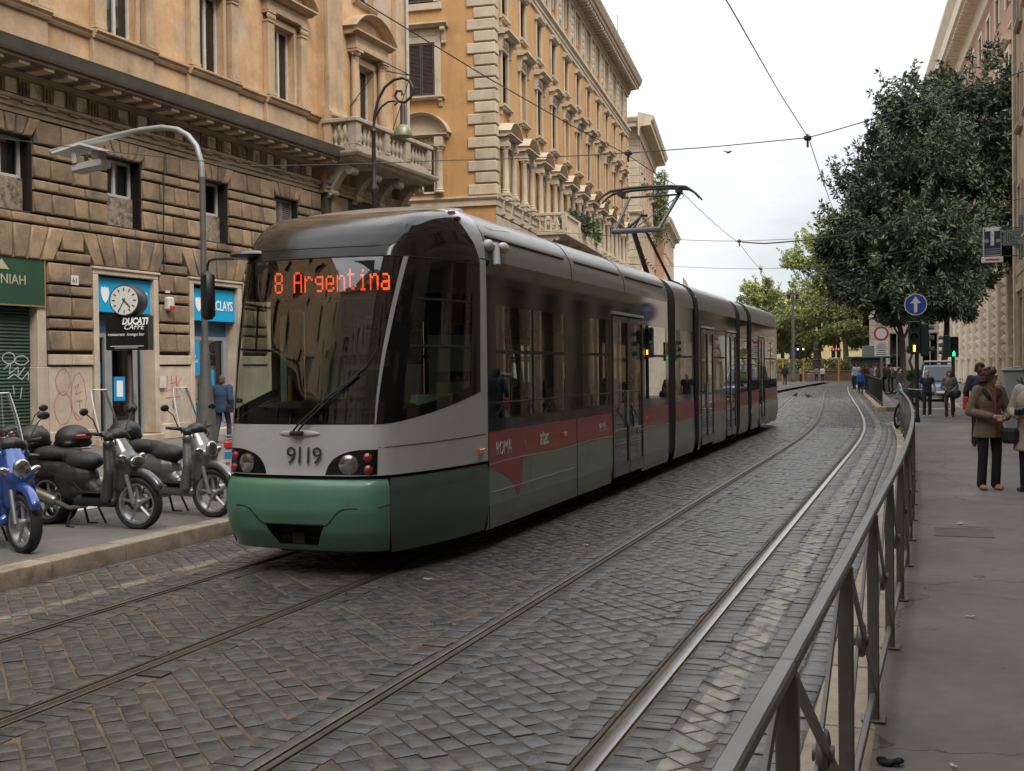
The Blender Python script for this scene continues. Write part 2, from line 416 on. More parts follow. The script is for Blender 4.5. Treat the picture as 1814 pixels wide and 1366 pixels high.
    # grooved rails
    for r, lb, side in ((RAIL[0], 'steel tram rail nearest the left kerb, beside the white line', -1), (RAIL[1], 'steel tram rail running out from under the right side of the tram', 1),
                        (RAIL[2], 'left rail of the empty track beside the tram', -1), (RAIL[3], 'bright right rail of the empty track, closest to the railing', 1)):
        mb = MB(); ys = [-4]+list(np.arange(0, 100, 1.5)); P0 = None
        prof = [(-.062,-.02),(-.06,.0),(-.056,.003),(.0,.003),(.006,.0),(.01,-.03),(.042,-.03),(.046,-.002),(.05,.001),(.068,.001),(.07,-.02)]
        mi = [2,0,0,0,1,1,1,2,2,2]
        for y in ys:
            ring = mb.ring([(r-shift(y)-side*a, y, z) for a, z in (prof if side < 0 else prof)])
            if P0:
                for k in range(len(prof)-1):
                    mb.ci = mi[k]; q = (P0[k], P0[k+1], ring[k+1], ring[k]); mb.face(q if side < 0 else q[::-1])
            P0 = ring
        tag(mb.build('tram_rail', [steel if r > -2 else dull, groove_m, iron], smooth=30), lb, 'tram rail', 'tram rails set in the cobbles')
road()

def strip(name, xin, xout, ys, z, m, kmat=None, kw=.3, zlow=-.05, side=1, joints=1.0):
    """raised pavement between two edge curves with a row of kerb stones along xin; side=+1 when the pavement lies to the right"""
    mb = MB(); prev = None
    for y in ys:
        a = xin(y)+side*kw*.98; b = xout(y)
        cur = (mb.vert((a, y, z-.004)), mb.vert((b, y, z-.004)))
        if prev: mb.face((prev[0], prev[1], cur[1], cur[0]) if side > 0 else (prev[1], prev[0], cur[0], cur[1]))
        prev = cur
    # end faces so the slab has thickness
    for y in (ys[0], ys[-1]):
        mb.poly((xin(y)+side*kw, y, zlow), (xout(y), y, zlow), (xout(y), y, z-.004), (xin(y)+side*kw, y, z-.004))
    struct(mb.build(name, m))
    if kmat:
        kb = MB(); y = ys[0]
        while y < ys[-1]-.05:
            L_ = min(joints*random.uniform(.85, 1.15), ys[-1]-y); kb.ct = random.uniform(.8, 1.15); nseg = 1
            y1 = y+L_-.012
            p = [(xin(y), y), (xin(y)+side*kw, y), (xin(y1)+side*kw, y1), (xin(y1), y1)]
            if side < 0: p = [p[1], p[0], p[3], p[2]]
            c = .018; zt = z+random.uniform(-.003, .003); cx = sum(q[0] for q in p)/4; cy = sum(q[1] for q in p)/4
            def shr(q, d):
                return (q[0]+(d if q[0] < cx else -d), q[1]+(d*.4 if q[1] < cy else -d*.4))
            R = [kb.ring([(*q, zlow) for q in p]), kb.ring([(*q, zt-c) for q in p]), kb.ring([(*shr(q, c*.35), zt-c*.3) for q in p]), kb.ring([(*shr(q, c), zt) for q in p])]
            for a, b in zip(R, R[1:]): kb.bridge(a, b)
            kb.face(R[-1]); y += L_
        struct(kb.build(name+'_kerb', kmat, smooth=35))
xr = lambda y: -.52-max(0, y-21)**2*.0026
strip('pavement_right', xr, lambda y: 3.6, [-8]+list(np.arange(0, 35, 1.)), .17, pave_m, kerb_m, .3)
xl = lambda y: -7.42-shift(y)*.93
strip('kerbside_pavement', xl, lambda y: -9.2-shift(y)*.9, [-8]+list(np.arange(0, 100, 2.)), .16, pave_m, kerb_m, .27, side=-1)
lt = MB(); lt.poly((-9.1,-30,.152),(-13.4,-30,.06),(-13.4,120,.06),(-9.1,120,.152)); lt.t = [1.]; struct(lt.build('side_street', asphalt, recalc=True))
wl = MB()
for y0 in np.arange(8.6, 40, 2.45): wl.box((-12.5, y0, .153), (-9.35, y0+.1, .157))
wl.X = None
mk = MB(); mk.box((-9.9, 2, .12), (-9.78, 34, .1262)); 
xl2 = lambda y: -12.7
strip('pavement_left', xl2, lambda y: -30, [-40]+list(np.arange(-20, 46, 2.)), .12, pave_m, kerb_m, .3, side=-1)
pm_ = MB(); pm_.poly((-10.1,3,.1362),(-9.9,3,.1404),(-9.9,34,.1404),(-10.1,34,.1362)); struct(pm_.build('parking_line_road', paint_m, recalc=True))
# far side: tram stop island, side lane pavement, street end
xk = lambda y: -1.75-(y-45.7)*.0735
strip('island_pavement', xk, lambda y: -1.0-(y-45.7)*.055, list(np.arange(45.8, 93, 1.)), .17, pave_m, kerb_m, .35)
xp = lambda y: 1.05+max(0, 47-y)**2*.2-(y-44)*.012
strip('pavement_far_right', xp, lambda y: 20, list(np.arange(43.5, 125, 1.)), .15, pave_m, kerb_m, .3)
sl = MB(); sl.box((-1.95,48.4,.0), (.95,48.8,.004)); sl.box((-1.2,36.2,.0),(3.3,36.5,.004)); sl.box((-.9,51.,.0),(-.75,58.,.004))
struct(sl.build('crossing_road', paint_m))
mh = MB(); mh.box((.08,11.7,.1665),(.62,11.76,.1715)); mh.box((.08,12.24,.1665),(.62,12.3,.1715)); mh.box((.08,11.76,.1665),(.13,12.24,.1715)); mh.box((.57,11.76,.1665),(.62,12.24,.1715)); mh.box((.13,11.76,.16),(.57,12.24,.1695))
tag(mh.build('manhole_cover', mat('manhole_iron', (.1,.09,.08), .7, .2, var=.25, scale=6)), 'square manhole cover set flush in the asphalt pavement', 'manhole cover')
# ------------------------------------------------------------------ building helpers (facade coordinates s, out, z)
def fbox(mb, s0, s1, o0, o1, z0, z1, c=0):
    a, b = (s0, -o1, z0), (s1, -o0, z1)
    return mb.cbox(a, b, c) if c else mb.box(a, b)
def fprof(mb, prof, s0, s1, ends=True):
    """moulding: profile of (out, z) from bottom to top, run along s"""
    a = mb.ring([F(s0, o, z) for o, z in prof]); b = mb.ring([F(s1, o, z) for o, z in prof])
    for i in range(len(prof)-1): mb.face((a[i], b[i], b[i+1], a[i+1]))
    if ends: mb.face(a[::-1]); mb.face(b)
def holes_wall(mb, s0, s1, z0, z1, holes, out=0, depth=.35):
    ss = sorted({s0, s1, *[h[0] for h in holes], *[h[1] for h in holes]}); zs = sorted({z0, z1, *[h[2] for h in holes], *[h[3] for h in holes]})
    ss = [s for s in ss if s0 <= s <= s1]; zs = [z for z in zs if z0 <= z <= z1]
    for i in range(len(ss)-1):
        for j in range(len(zs)-1):
            cs, cz = (ss[i]+ss[i+1])/2, (zs[j]+zs[j+1])/2
            if any(h[0] < cs < h[1] and h[2] < cz < h[3] for h in holes): continue
            mb.poly(F(ss[i],out,zs[j]), F(ss[i+1],out,zs[j]), F(ss[i+1],out,zs[j+1]), F(ss[i],out,zs[j+1]))
    for a, b, c, d in [h[:4] for h in holes]:
        i = out-depth
        mb.poly(F(a,out,c),F(a,out,d),F(a,i,d),F(a,i,c)); mb.poly(F(b,out,c),F(b,i,c),F(b,i,d),F(b,out,d))
        mb.poly(F(a,out,d),F(b,out,d),F(b,i,d),F(a,i,d)); mb.poly(F(a,out,c),F(a,i,c),F(b,i,c),F(b,out,c))
def shell(mb, s0, s1, z0, z1, depth, out=0):
    """sides, back and top that close a facade into a building"""
    i = out-depth
    mb.poly(F(s0,out,z0),F(s0,out,z1),F(s0,i,z1),F(s0,i,z0)); mb.poly(F(s1,out,z0),F(s1,i,z0),F(s1,i,z1),F(s1,out,z1))
    mb.poly(F(s0,out,z1),F(s1,out,z1),F(s1,i,z1),F(s0,i,z1)); mb.poly(F(s0,i,z0),F(s0,i,z1),F(s1,i,z1),F(s1,i,z0))
def pillow(mb, q, o0, o1, b, tint):
    """rounded stone: q = 4 corners (s,z) counter-clockwise from the street"""
    c = (sum(p[0] for p in q)/4, sum(p[1] for p in q)/4); mb.ct = tint
    def lv(d, o):
        R = []
        for p in q:
            vs_, vz = c[0]-p[0], c[1]-p[1]
            R.append(F(p[0]+math.copysign(min(d, abs(vs_)), vs_), o, p[1]+math.copysign(min(d, abs(vz)), vz)))
        return mb.ring(R)
    R = [lv(0, o0), lv(b*.1, o0+(o1-o0)*.6), lv(b*.45, o0+(o1-o0)*.9), lv(b, o1-.002), lv(b+.02, o1)]
    for x, y in zip(R, R[1:]): mb.bridge(x, y)
    mb.face(R[-1]); mb.ct = 1.
def window(parent, s, z0, z1, w, out=-.22, kind='casement', mframe=None, mpane=None, arch=None, mull=True, fr=.07, name='window', curtain=None, sill=None):
    """timber window set in its reveal: frame mesh with the pane as a sub-part"""
    mb = MB(); h0, h1 = -w/2, w/2
    fbox(mb, h0, h0+fr, -.05, .03, 0, z1-z0); fbox(mb, h1-fr, h1, -.05, .03, 0, z1-z0); fbox(mb, h0+fr, h1-fr, -.05, .03, z1-z0-fr, z1-z0); fbox(mb, h0+fr, h1-fr, -.05, .03, 0, fr)
    if mull: fbox(mb, -fr*.6, fr*.6, -.05, .035, fr, z1-z0-fr)
    if kind == 'transom': fbox(mb, h0+fr, h1-fr, -.05, .035, (z1-z0)*.68, (z1-z0)*.68+fr)
    o = mb.build(name, mframe, parent); o.location = F(s, out, z0)
    p = MB(); p.poly(F(h0,-.02,0),F(h1,-.02,0),F(h1,-.02,z1-z0),F(h0,-.02,z1-z0)); p.build('pane', mpane, o)
    if curtain:
        c = MB(); n = 14
        for k in range(n):
            a = h0+fr+(w-2*fr)*k/n; b = h0+fr+(w-2*fr)*(k+1)/n
            c.poly(F(a,-.12-.05*(k % 2),.05),F(b,-.12-.05*((k+1) % 2),.05),F(b,-.12-.05*((k+1) % 2),z1-z0-.05),F(a,-.12-.05*(k % 2),z1-z0-.05))
        c.build('curtain', curtain, o)
    return o
def shutter_leaf(mb, s0, s1, z0, z1, o0=-.06, pitch=.06, tilt=.03):
    """louvred shutter"""
    fbox(mb, s0, s0+.06, o0, o0+.05, z0, z1); fbox(mb, s1-.06, s1, o0, o0+.05, z0, z1); fbox(mb, s0+.06, s1-.06, o0, o0+.05, z0, z0+.07); fbox(mb, s0+.06, s1-.06, o0, o0+.05, z1-.07, z1)
    z = z0+.08
    while z < z1-.08: mb.poly(F(s0+.06,o0+.045,z),F(s1-.06,o0+.045,z),F(s1-.06,o0,z+pitch*.9),F(s0+.06,o0,z+pitch*.9)); z += pitch
def arc_pediment(mb, s, z, w, rise, out, n=14, th=.13):
    """segmental pediment: curved cornice, closed tympanum, base cornice"""
    R = (w*w/4+rise*rise)/(2*rise); cz = z+rise-R; a0 = math.asin(w/2/R)
    prof = [(0,0),(out*.55,0),(out*.7,.04),(out*.85,.06),(out,.1),(out,th),(0,th+.03)]
    prev = None
    for k in range(n+1):
        a = -a0+2*a0*k/n; rg = mb.ring([F(s+(R+h)*sin(a), o, cz+(R+h)*cos(a)) for o, h in prof])
        if prev: mb.bridge(prev, rg, False)
        else: mb.face(rg)
        prev = rg
    mb.face(prev[::-1])
    T = [F(s+R*sin(-a0+2*a0*k/n), out*.3, cz+R*cos(-a0+2*a0*k/n)) for k in range(n+1)]; mb.face([mb.vert(p) for p in T[::-1]])
    fprof(mb, [(0,z-.14),(out*.6,z-.14),(out*.75,z-.08),(out*.98,z-.05),(out*.98,z),(0,z)], s-w/2-.02, s+w/2+.02)
def tri_pediment(mb, s, z, w, rise, out, th=.13):
    prof = [(0,0),(out*.55,0),(out*.7,.04),(out*.85,.06),(out,.1),(out,th),(0,th+.03)]
    rgs = []
    for k, (x, h) in enumerate(((-w/2, 0), (0, rise), (w/2, 0))): rgs.append(mb.ring([F(s+x, o, z+h+q) for o, q in prof]))
    mb.face(rgs[0]); mb.bridge(rgs[0], rgs[1], False); mb.bridge(rgs[1], rgs[2], False); mb.face(rgs[2][::-1])
    mb.poly(F(s-w/2,out*.3,z),F(s+w/2,out*.3,z),F(s,out*.3,z+rise))
    fprof(mb, [(0,z-.14),(out*.6,z-.14),(out*.75,z-.08),(out*.98,z-.05),(out*.98,z),(0,z)], s-w/2-.02, s+w/2+.02)
def bracket(mb, s, w, o, z0, z1, rev=False):
    """scrolled console"""
    H = z1-z0; pts = []
    for k in range(9):
        t = k/8; pts.append((o*(.25+.75*t**1.6)+.03*sin(t*pi*2), z0+H*t))
    P = [F(s-w/2, 0, z0)]+[F(s-w/2, a, b) for a, b in pts]+[F(s-w/2, 0, z1)]
    mb.prism(P[::-1], (w, 0, 0)); mb.lathe([(H*.13,0),(H*.13,w*1.2)], F(s-w*.6, o*.85, z1-H*.16), 10, 'x'); mb.lathe([(H*.09,0),(H*.09,w*1.2)], F(s-w*.6, o*.27, z0+H*.1), 10, 'x')
def column(mb, s, o, z0, z1, r, n=12):
    H = z1-z0
    mb.lathe([(r*1.5,0),(r*1.5,.06),(r*1.25,.1),(r*1.35,.14),(r*1.05,.18),(r,.22),(r*1.02,H*.4),(r*.86,H-.3),(r*.95,H-.28),(r*.88,H-.25),(r*1.0,H-.2),(r*1.35,H-.07)], F(s,o,z0), n)
    fbox(mb, s-r*1.45, s+r*1.45, o-r*1.45, o+r*1.45, z1-.07, z1)
    for a in range(8):
        x, y = r*1.15*cos(a*pi/4), r*1.15*sin(a*pi/4); mb.ell(F(s+x, o+y, z1-.13), (.035,.035,.06), 6, 4)
def quoins(mb, s, z0, z1, h, longw, shortw, o0, o1, sgn=1, side=None):
    z = z0; k = 0
    while z+h <= z1+.01:
        w = longw if k % 2 == 0 else shortw; a, b = (s, s+sgn*w) if sgn > 0 else (s-w, s)
        mb.ct = random.uniform(.85, 1.1); fbox(mb, a-(o1 if sgn > 0 else 0), b+(0 if sgn > 0 else o1), o0 if side is None else -(side[k % 2]), o1, z+.03, z+h-.03, .035)
        z += h; k += 1
    mb.ct = 1.

# ------------------------------------------------------------------ left palazzo: rusticated base, stained ochre upper floor
rust_m = mat('rusticated_travertine_tint', (.265, .185, .112), .85, var=.32, scale=1.6, bump=.5, bscale=28, tint=True, stain=[((.085,.07,.055),.75,.55,.52),((.33,.235,.14),.5,2.2,.58),((.06,.05,.04),.6,2.6,.64)])
joint_m = mat('stone_joint_shade', (.04, .03, .022), .9, var=.3, scale=2)  # dark joints, with the shade of the block gaps put into the colour
plaster_m = mat('peeling_ochre_plaster', (.5, .3, .15), .88, var=.2, scale=.9, bump=.3, bscale=30, hue=(.64,.42,.23), streak=.2, stain=[((.4,.36,.31),.85,.62,.535),((.56,.23,.085),.7,.95,.55),((.62,.46,.29),.6,1.7,.58),((.2,.165,.13),.6,1.5,.66)])
trimstone_m = mat('aged_tan_trim', (.44, .31, .19), .85, var=.2, scale=1.2, bump=.25, bscale=30, streak=.25, stain=[((.5,.34,.2),.6,.8,.55),((.2,.16,.12),.6,2.,.6)])
entab_m = mat('aged_grey_trim', (.27, .2, .13), .85, var=.25, scale=1.3, bump=.3, bscale=30, streak=.2, stain=[((.08,.07,.06),.7,1.2,.56)])
metope_m = mat('pale_plaster_panel', (.46, .4, .33), .85, var=.15, scale=3, stain=[((.22,.17,.12),.8,1.6,.5)])
lead_m = mat('lead_flashing', (.125, .11, .092), .7, .1, var=.25, scale=1.5, stain=[((.14,.12,.1),.6,1.2,.55)])
marble_m = mat('pale_marble_base', (.5, .405, .31), .65, var=.14, scale=1.4, bump=.15, bscale=20, streak=.15, stain=[((.3,.2,.13),.6,.8,.56),((.6,.52,.42),.5,1.4,.55)])
whiteframe = mat('painted_window_frame', (.5, .48, .44), .6, var=.15, scale=4)
olive = mat('olive_shutter', (.13, .11, .045), .7, var=.15, scale=3)
brownwood = mat('brown_shutter', (.07, .045, .032), .7, var=.2, scale=4)
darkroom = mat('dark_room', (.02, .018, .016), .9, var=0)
curtain_m = mat('pale_curtain', (.5, .5, .46), .8, var=.12, scale=5)
pane_g = glass('window_glass', (.42, .45, .43), .06, .02)
lace_m = mat('carved_window_panel', (.3, .24, .17), .85, var=.35, scale=12, bump=1., bscale=22, stain=[((.07,.06,.045),.85,7,.5)])

LA = radians(1.9); lp = thing('palazzo', 'palazzo with brown rusticated stone base and peeling ochre upper floor above the bank', 'building', (-18.6, 22, 0), pi/2-LA)
PB = 3.58; BC = [.95+PB*k for k in range(-13, 3)]; VIS = [c for c in BC if c > -4]; RV = [c for c in BC if c > -14]
WALLTOP = 23.
gz = [(c-1.0, c+1.0, .12, 4.2) for c in BC]; mz = [(c-.6, c+.6, 5.45, 7.1) for c in BC]; uz = [(c-.53, c+.53, 10.12, 12.25) for c in BC]
tz = [(c-.5, c+.5, 14.4, 16.2) for c in BC]; vz = [(c-.5, c+.5, 18.4, 20.4) for c in BC]
S0, S1, SB = -48, 15.6, 10.05
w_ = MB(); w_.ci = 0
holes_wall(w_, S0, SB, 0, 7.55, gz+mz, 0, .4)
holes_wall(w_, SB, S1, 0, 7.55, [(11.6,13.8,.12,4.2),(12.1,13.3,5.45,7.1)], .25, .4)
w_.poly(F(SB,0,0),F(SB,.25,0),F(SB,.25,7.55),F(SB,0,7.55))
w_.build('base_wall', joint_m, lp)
w2 = MB(); holes_wall(w2, S0, SB, 7.55, WALLTOP, uz+tz+vz, 0, .3); holes_wall(w2, SB, S1, 7.55, WALLTOP, [(12.15,13.25,8.95,12.15),(12.1,13.3,14.3,16.2)], .25, .3)
w2.poly(F(SB,0,7.55),F(SB,.25,7.55),F(SB,.25,WALLTOP),F(SB,0,WALLTOP)); shell(w2, S0, S1, 0, WALLTOP, 14)
w2.poly(F(S1,0,0),F(S1,.25,0),F(S1,.25,WALLTOP),F(S1,0,WALLTOP))
w2.build('upper_wall', plaster_m, lp)
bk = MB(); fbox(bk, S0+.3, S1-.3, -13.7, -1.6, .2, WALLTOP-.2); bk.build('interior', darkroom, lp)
# rustication, block by block
rb = MB(); rows = []; z = 2.34
for h in (.5,.27,.5,.27,.5,.27,.5): rows.append((z, z+h-.012)); z += h
rows[-1] = (rows[-1][0], 5.16); rows.append((5.17, 5.4)); z = 5.42
for h in (.5,.27,.5,.27,.56): rows.append((z, z+h-.012)); z += h
for ri, (z0, z1) in enumerate(rows):
    zm = (z0+z1)/2; ex = []
    for c in RV+[12.7]:
        if zm < 4.4: ex.append((c-1.17, c+1.17) if c > -2 or c < -4 else (c-1.2, c+1.0))
        elif zm < 5.17: hw = 1.17+(zm-4.4)/.77*.4; ex.append((c-hw, c+hw))
        elif 5.42 < zm < 7.1: ex.append((c-.61, c+.61))
        elif 7.1 < zm: hw = .62+(zm-7.1)/.42*.25; ex.append((c-hw, c+hw))
    segs = []; a = -15.2
    for e0, e1 in sorted(ex):
        if e0 > a: segs.append((a, e0))
        a = max(a, e1)
    if a < SB: segs.append((a, SB))
    for a, b in segs:
        if b > 11 and a >= SB: continue
        b = min(b, SB)
        tall = z1-z0 > .35; wd = .66 if tall else .78; n = max(1, round((b-a)/wd)); cuts = [a+(b-a)*k/n for k in range(n+1)]
        for k in range(1, n): cuts[k] += random.uniform(-.12, .12)*(1 if n > 2 else .6)
        for k in range(n):
            big = zm > 4.4
            pillow(rb, [(cuts[k]+.016, z0+.034), (cuts[k+1]-.016, z0+.034), (cuts[k+1]-.016, z1), (cuts[k]+.016, z1)], 0, random.uniform(.1, .125), .036, random.uniform(.78, 1.2))
def voussoirs(c, n, hb, ht, z0, z1, o):
    for k in range(n):
        a0, a1 = c-hb+2*hb*k/n+.008, c-hb+2*hb*(k+1)/n-.008; b0, b1 = c-ht+2*ht*k/n+.008, c-ht+2*ht*(k+1)/n-.008
        pillow(rb, [(a0+.008, z0), (a1-.008, z0), (b1-.008, z1), (b0+.008, z1)], 0, o+.02, .036, random.uniform(.9, 1.3))
for c in RV: voussoirs(c, 6, 1.17, 1.57, 4.4, 5.16, .1); voussoirs(c, 5, .6, .87, 7.11, 7.53, .08)
for k in range(5): pillow(rb, [(10.4+k*1.05, 5.45), (11.4+k*1.05, 5.45), (11.4+k*1.05, 7.5), (10.4+k*1.05, 7.5)], .25, .3, .03, .9) if k not in (1, 2) else None
rb.build('rustication', rust_m, lp, smooth=50)
# marble skirting, shop frames, steps
for a, b in ((-11.9,-10.95),(-8.6,-7.4),(-5.05,-3.85),(-1.62,-.24),(2.12,3.48),(5.7,7.0),(9.2,10.04)):
    ms = MB(); n = 2; 
    for k in range(n):
        x0, x1 = a+(b-a)*k/n+.006, a+(b-a)*(k+1)/n-.006; fbox(ms, x0, x1, 0, .055, .12, 2.0, .012); fbox(ms, x0, x1, 0, .1, 2.04, 2.28, .015)
    fbox(ms, a-.02, b+.02, .055, .1, .12, .52, .015)
    ms.build('marble_base', marble_m, lp)
for c in VIS[1:]+[x for x in RV if x < -4]:
    fm = MB(); a, b = c-1.16, c+1.16
    for x0, x1 in ((a, a+.17), (b-.17, b)): fbox(fm, x0, x1, -.3, .1, .3, 4.21, .015)
    fbox(fm, a, b, -.3, .1, 4.21, 4.38, .015); fbox(fm, a-.03, b+.03, .0, .14, 4.33, 4.39, .01); fbox(fm, a, b, -.4, .22, .1, .29, .02)
    fm.build('shop_surround', marble_m, lp)
# roller shutter bay (far left) with scribbled paint
rs = MB(); c = VIS[0]; fbox(rs, c+.68, c+1.0, -.35, .06, .1, 2.0, .015); fbox(rs, c+.72, c+.98, -.35, .04, 2.0, 4.4, .015); rs.build('shop_surround', marble_m, lp)
sh = MB(); z = .14
while z < 3.3:
    a, b = c-1.0, c+.7; P = [F(a,-.2,z),F(b,-.2,z),F(b,-.17,z+.03),F(a,-.17,z+.03)]; sh.poly(*P); sh.poly(F(a,-.17,z+.03),F(b,-.17,z+.03),F(b,-.2,z+.075),F(a,-.2,z+.075)); z += .078
sh.build('roller_shutter', mat('green_shutter', (.035,.07,.045), .55, .2, var=.25, scale=1.5, stain=[((.12,.13,.1),.5,1.2,.6)]), lp)
for c in [x for x in RV if x < -4]:
    sh = MB(); z = .3
    while z < 4.2: sh.poly(F(c-1,-.25,z),F(c+1,-.25,z),F(c+1,-.22,z+.03),F(c-1,-.22,z+.03)); sh.poly(F(c-1,-.22,z+.03),F(c+1,-.22,z+.03),F(c+1,-.25,z+.078),F(c-1,-.25,z+.078)); z += .078
    sh.build('roller_shutter', mat('green_shutter'), lp)
# mezzanine windows: carved lower panel, pale casement
for i, c in enumerate(BC):
    if c < -4:
        if c > -40: window(lp, c, 5.45, 7.1, 1.2, -.3, mframe=whiteframe, mpane=pane_g)
        continue
    pl = MB(); fbox(pl, c-.6, c+.6, -.28, -.22, 5.45, 6.2); pl.build('carved_panel', lace_m, lp)
    if i < len(BC)-1: window(lp, c, 6.2, 7.1, 1.2, -.3, mframe=whiteframe, mpane=pane_g, curtain=curtain_m if c < 3 else None)
    else:
        sm = MB(); shutter_leaf(sm, c-.58, c-.01, 5.5, 7.08, -.2); shutter_leaf(sm, c+.01, c+.58, 5.5, 7.08, -.2); sm.build('louvred_shutter', mat('grey_shutter', (.2,.19,.16), .7, var=.2), lp)
    for sg in (.63, -.63): jb = MB(); fbox(jb, c+sg-.03, c+sg+.03, -.35, .04, 5.45, 7.1); jb.build('window_jamb', mat('iron_dark', (.03,.026,.022), .6, .3, var=.2), lp)
# entablature: architrave, triglyph frieze, mutule cornice
en = MB()
for a, b, o in ((S0, SB, 0), (SB-.12, S1+.1, .25)):
    fprof(en, [(o,7.55),(o+.08,7.55),(o+.08,7.68),(o+.12,7.68),(o+.12,7.81),(o+.19,7.84),(o+.19,7.91),(o,7.91)], a, b)
    fprof(en, [(o,8.33),(o+.1,8.33),(o+.22,8.42),(o+.22,8.46),(o,8.46)], a, b)
k = 0; s = -4.3-.705*15
while s < S1-.3:
    o = .25 if s > SB else 0
    fbox(en, s-.16, s+.16, o+.06, o+.17, 7.79, 7.835); 
    for d in (-.12, -.02, .08): fbox(en, s+d-.005, s+d+.065, o, o+.05, 7.92, 8.32, .012)
    fbox(en, s-.15, s+.17, o, o+.06, 8.27, 8.33)
    s += .705
en.build('entablature', entab_m, lp)
s = -4.3+.19-.705*15
while s < SB-.6: fp = MB(); fp.ct = random.choice((1., 1., .9, .45, .4)); fbox(fp, s, s+.31, 0, .03, 7.94, 8.31); s += .705; fp.build('frieze_panel', mat('metope_tint', (.78,.7,.6), .85, var=.2, scale=3, tint=True, stain=[((.22,.17,.12),.8,1.6,.5)]), lp)
co = MB()
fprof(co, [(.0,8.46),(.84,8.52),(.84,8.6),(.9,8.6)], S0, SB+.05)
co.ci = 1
s = -4.3-.705*15
while s < SB-.2: fbox(co, s-.15, s+.15, .24, .78, 8.43, 8.52, .01); s += .705
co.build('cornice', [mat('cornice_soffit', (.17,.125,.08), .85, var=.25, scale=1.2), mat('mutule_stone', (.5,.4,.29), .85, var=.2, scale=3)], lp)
cl = MB(); fprof(cl, [(.9,8.6),(.93,8.66),(1.0,8.84),(1.02,8.88),(.1,8.93),(0,8.93)], S0, SB+.05); cl.build('cornice_flashing', lead_m, lp)
# pedestal course and aedicule windows of the piano nobile
pc = MB()
for c in [x for x in BC if x > -20]: fbox(pc, c-1.08, c+1.08, 0, .14, 8.92, 9.82, .01)
pm2 = [(0,9.8),(.06,9.8),(.1,9.86),(.1,9.9),(.17,9.95),(.17,10.0),(.0,10.03)]
fprof(pc, pm2, S0, SB)
for c in [x for x in BC if x > -20]:
    fprof(pc, [(o+.14, z) for o, z in pm2][:-1]+[(.0,10.03)], c-1.1, c+1.1)
pc.build('pedestal_course', trimstone_m, lp)
ped = 0
for i, c in enumerate(BC):
    if c < -26: continue
    sm = MB()
    for sg in (-1, 1):
        fbox(sm, c+sg*.9-.15, c+sg*.9+.15, 0, .2, 10.2, 12.2, .012); fbox(sm, c+sg*.9-.19, c+sg*.9+.19, 0, .25, 10.03, 10.12, .01); fbox(sm, c+sg*.9-.17, c+sg*.9+.17, 0, .23, 10.12, 10.2, .012)
        fbox(sm, c+sg*.9-.17, c+sg*.9+.17, 0, .23, 12.2, 12.26)
        for a in range(4): sm.ell(F(c+sg*.9-.15+.1*a, .21, 12.36), (.06,.06,.1), 6, 5)
        fbox(sm, c+sg*.9-.19, c+sg*.9+.19, 0, .26, 12.46, 12.53)
        fbox(sm, c+sg*.59-.06, c+sg*.59+.06, 0, .08, 10.03, 12.3, .01)
    fbox(sm, c-.65, c+.65, 0, .08, 12.25, 12.42, .01); fbox(sm, c-1.1, c+1.1, 0, .24, 12.53, 12.72, .01); fbox(sm, c-1.05, c+1.05, 0, .19, 12.72, 12.9)
    (tri_pediment if (i+len(BC)) % 2 == 0 else arc_pediment)(sm, c, 13.05, 2.5, .55, .5)
    sr = sm.build('window_surround', trimstone_m, lp)
    if c > -22:
        wn = window(lp, c, 10.12, 12.25, 1.06, -.2, mframe=whiteframe, mpane=pane_g, curtain=curtain_m if -1 < c < 2 else None)
        if c > 2: sl2 = MB(); shutter_leaf(sl2, -.48, -.03, .06, 2.05, -.16); shutter_leaf(sl2, .03, .48, .06, 2.05, -.16); sl2.build('inner_shutter', olive, wn)
for c in [x for x in BC if x > -22]: window(lp, c, 14.4, 16.2, 1., -.2, mframe=whiteframe, mpane=pane_g)
# projecting end bay: giant pilaster strips, balcony door with segmental pediment
gp = MB()
for a, b in ((10.1,11.0),(14.75,15.6)):
    fbox(gp, a, b, .25, .42, 10.3, WALLTOP, .012); fprof(gp, [(.25,8.95),(.52,8.95),(.52,9.95),(.6,10.0),(.6,10.08),(.48,10.15),(.46,10.3),(.25,10.3)], a-.1, b+.1)
fprof(gp, [(.25,9.8),(.35,9.86),(.42,9.95),(.42,10.0),(.25,10.03)], 11.1, 12.0); fprof(gp, [(.25,9.8),(.35,9.86),(.42,9.95),(.42,10.0),(.25,10.03)], 13.4, 14.65)
gp.build('pilaster', trimstone_m, lp)
dp_ = MB(); dp_.tube([F(15.45,.5,9.0),F(15.45,.5,WALLTOP)], .06, 8); dp_.build('downpipe', mat('downpipe_grey', (.42,.4,.36), .6, var=.15), lp)
dp_ = MB(); dp_.tube([F(-4,.13,8.0)]+[F(-4+k*1.4,.15+.01*(k%2),7.96-.02*(k%3)) for k in range(1,10)]+[F(10,.13,7.98)], .012, 5); dp_.tube([F(2.28,.14,4.4),F(2.28,.14,5.42),F(2.3,.2,7.5)], .014, 5); dp_.build('cable', mat('iron_dark'), lp)
c = 12.7; sm = MB()
for sg in (-1, 1):
    column(sm, c+sg*.92, .42, 9.0, 12.5, .15); fbox(sm, c+sg*.6-.06, c+sg*.6+.06, .25, .34, 8.95, 12.25, .01)
fbox(sm, c-.66, c+.66, .25, .34, 12.15, 12.35, .01); fbox(sm, c-1.15, c+1.15, .25, .62, 12.52, 12.7, .01); fbox(sm, c-1.12, c+1.12, .25, .58, 12.7, 12.95)
sm.X = Matrix.Translation((0, -.25, 0)); arc_pediment(sm, c, 13.1, 2.7, .62, .55); sm.X = None
sm.build('window_surround', trimstone_m, lp)
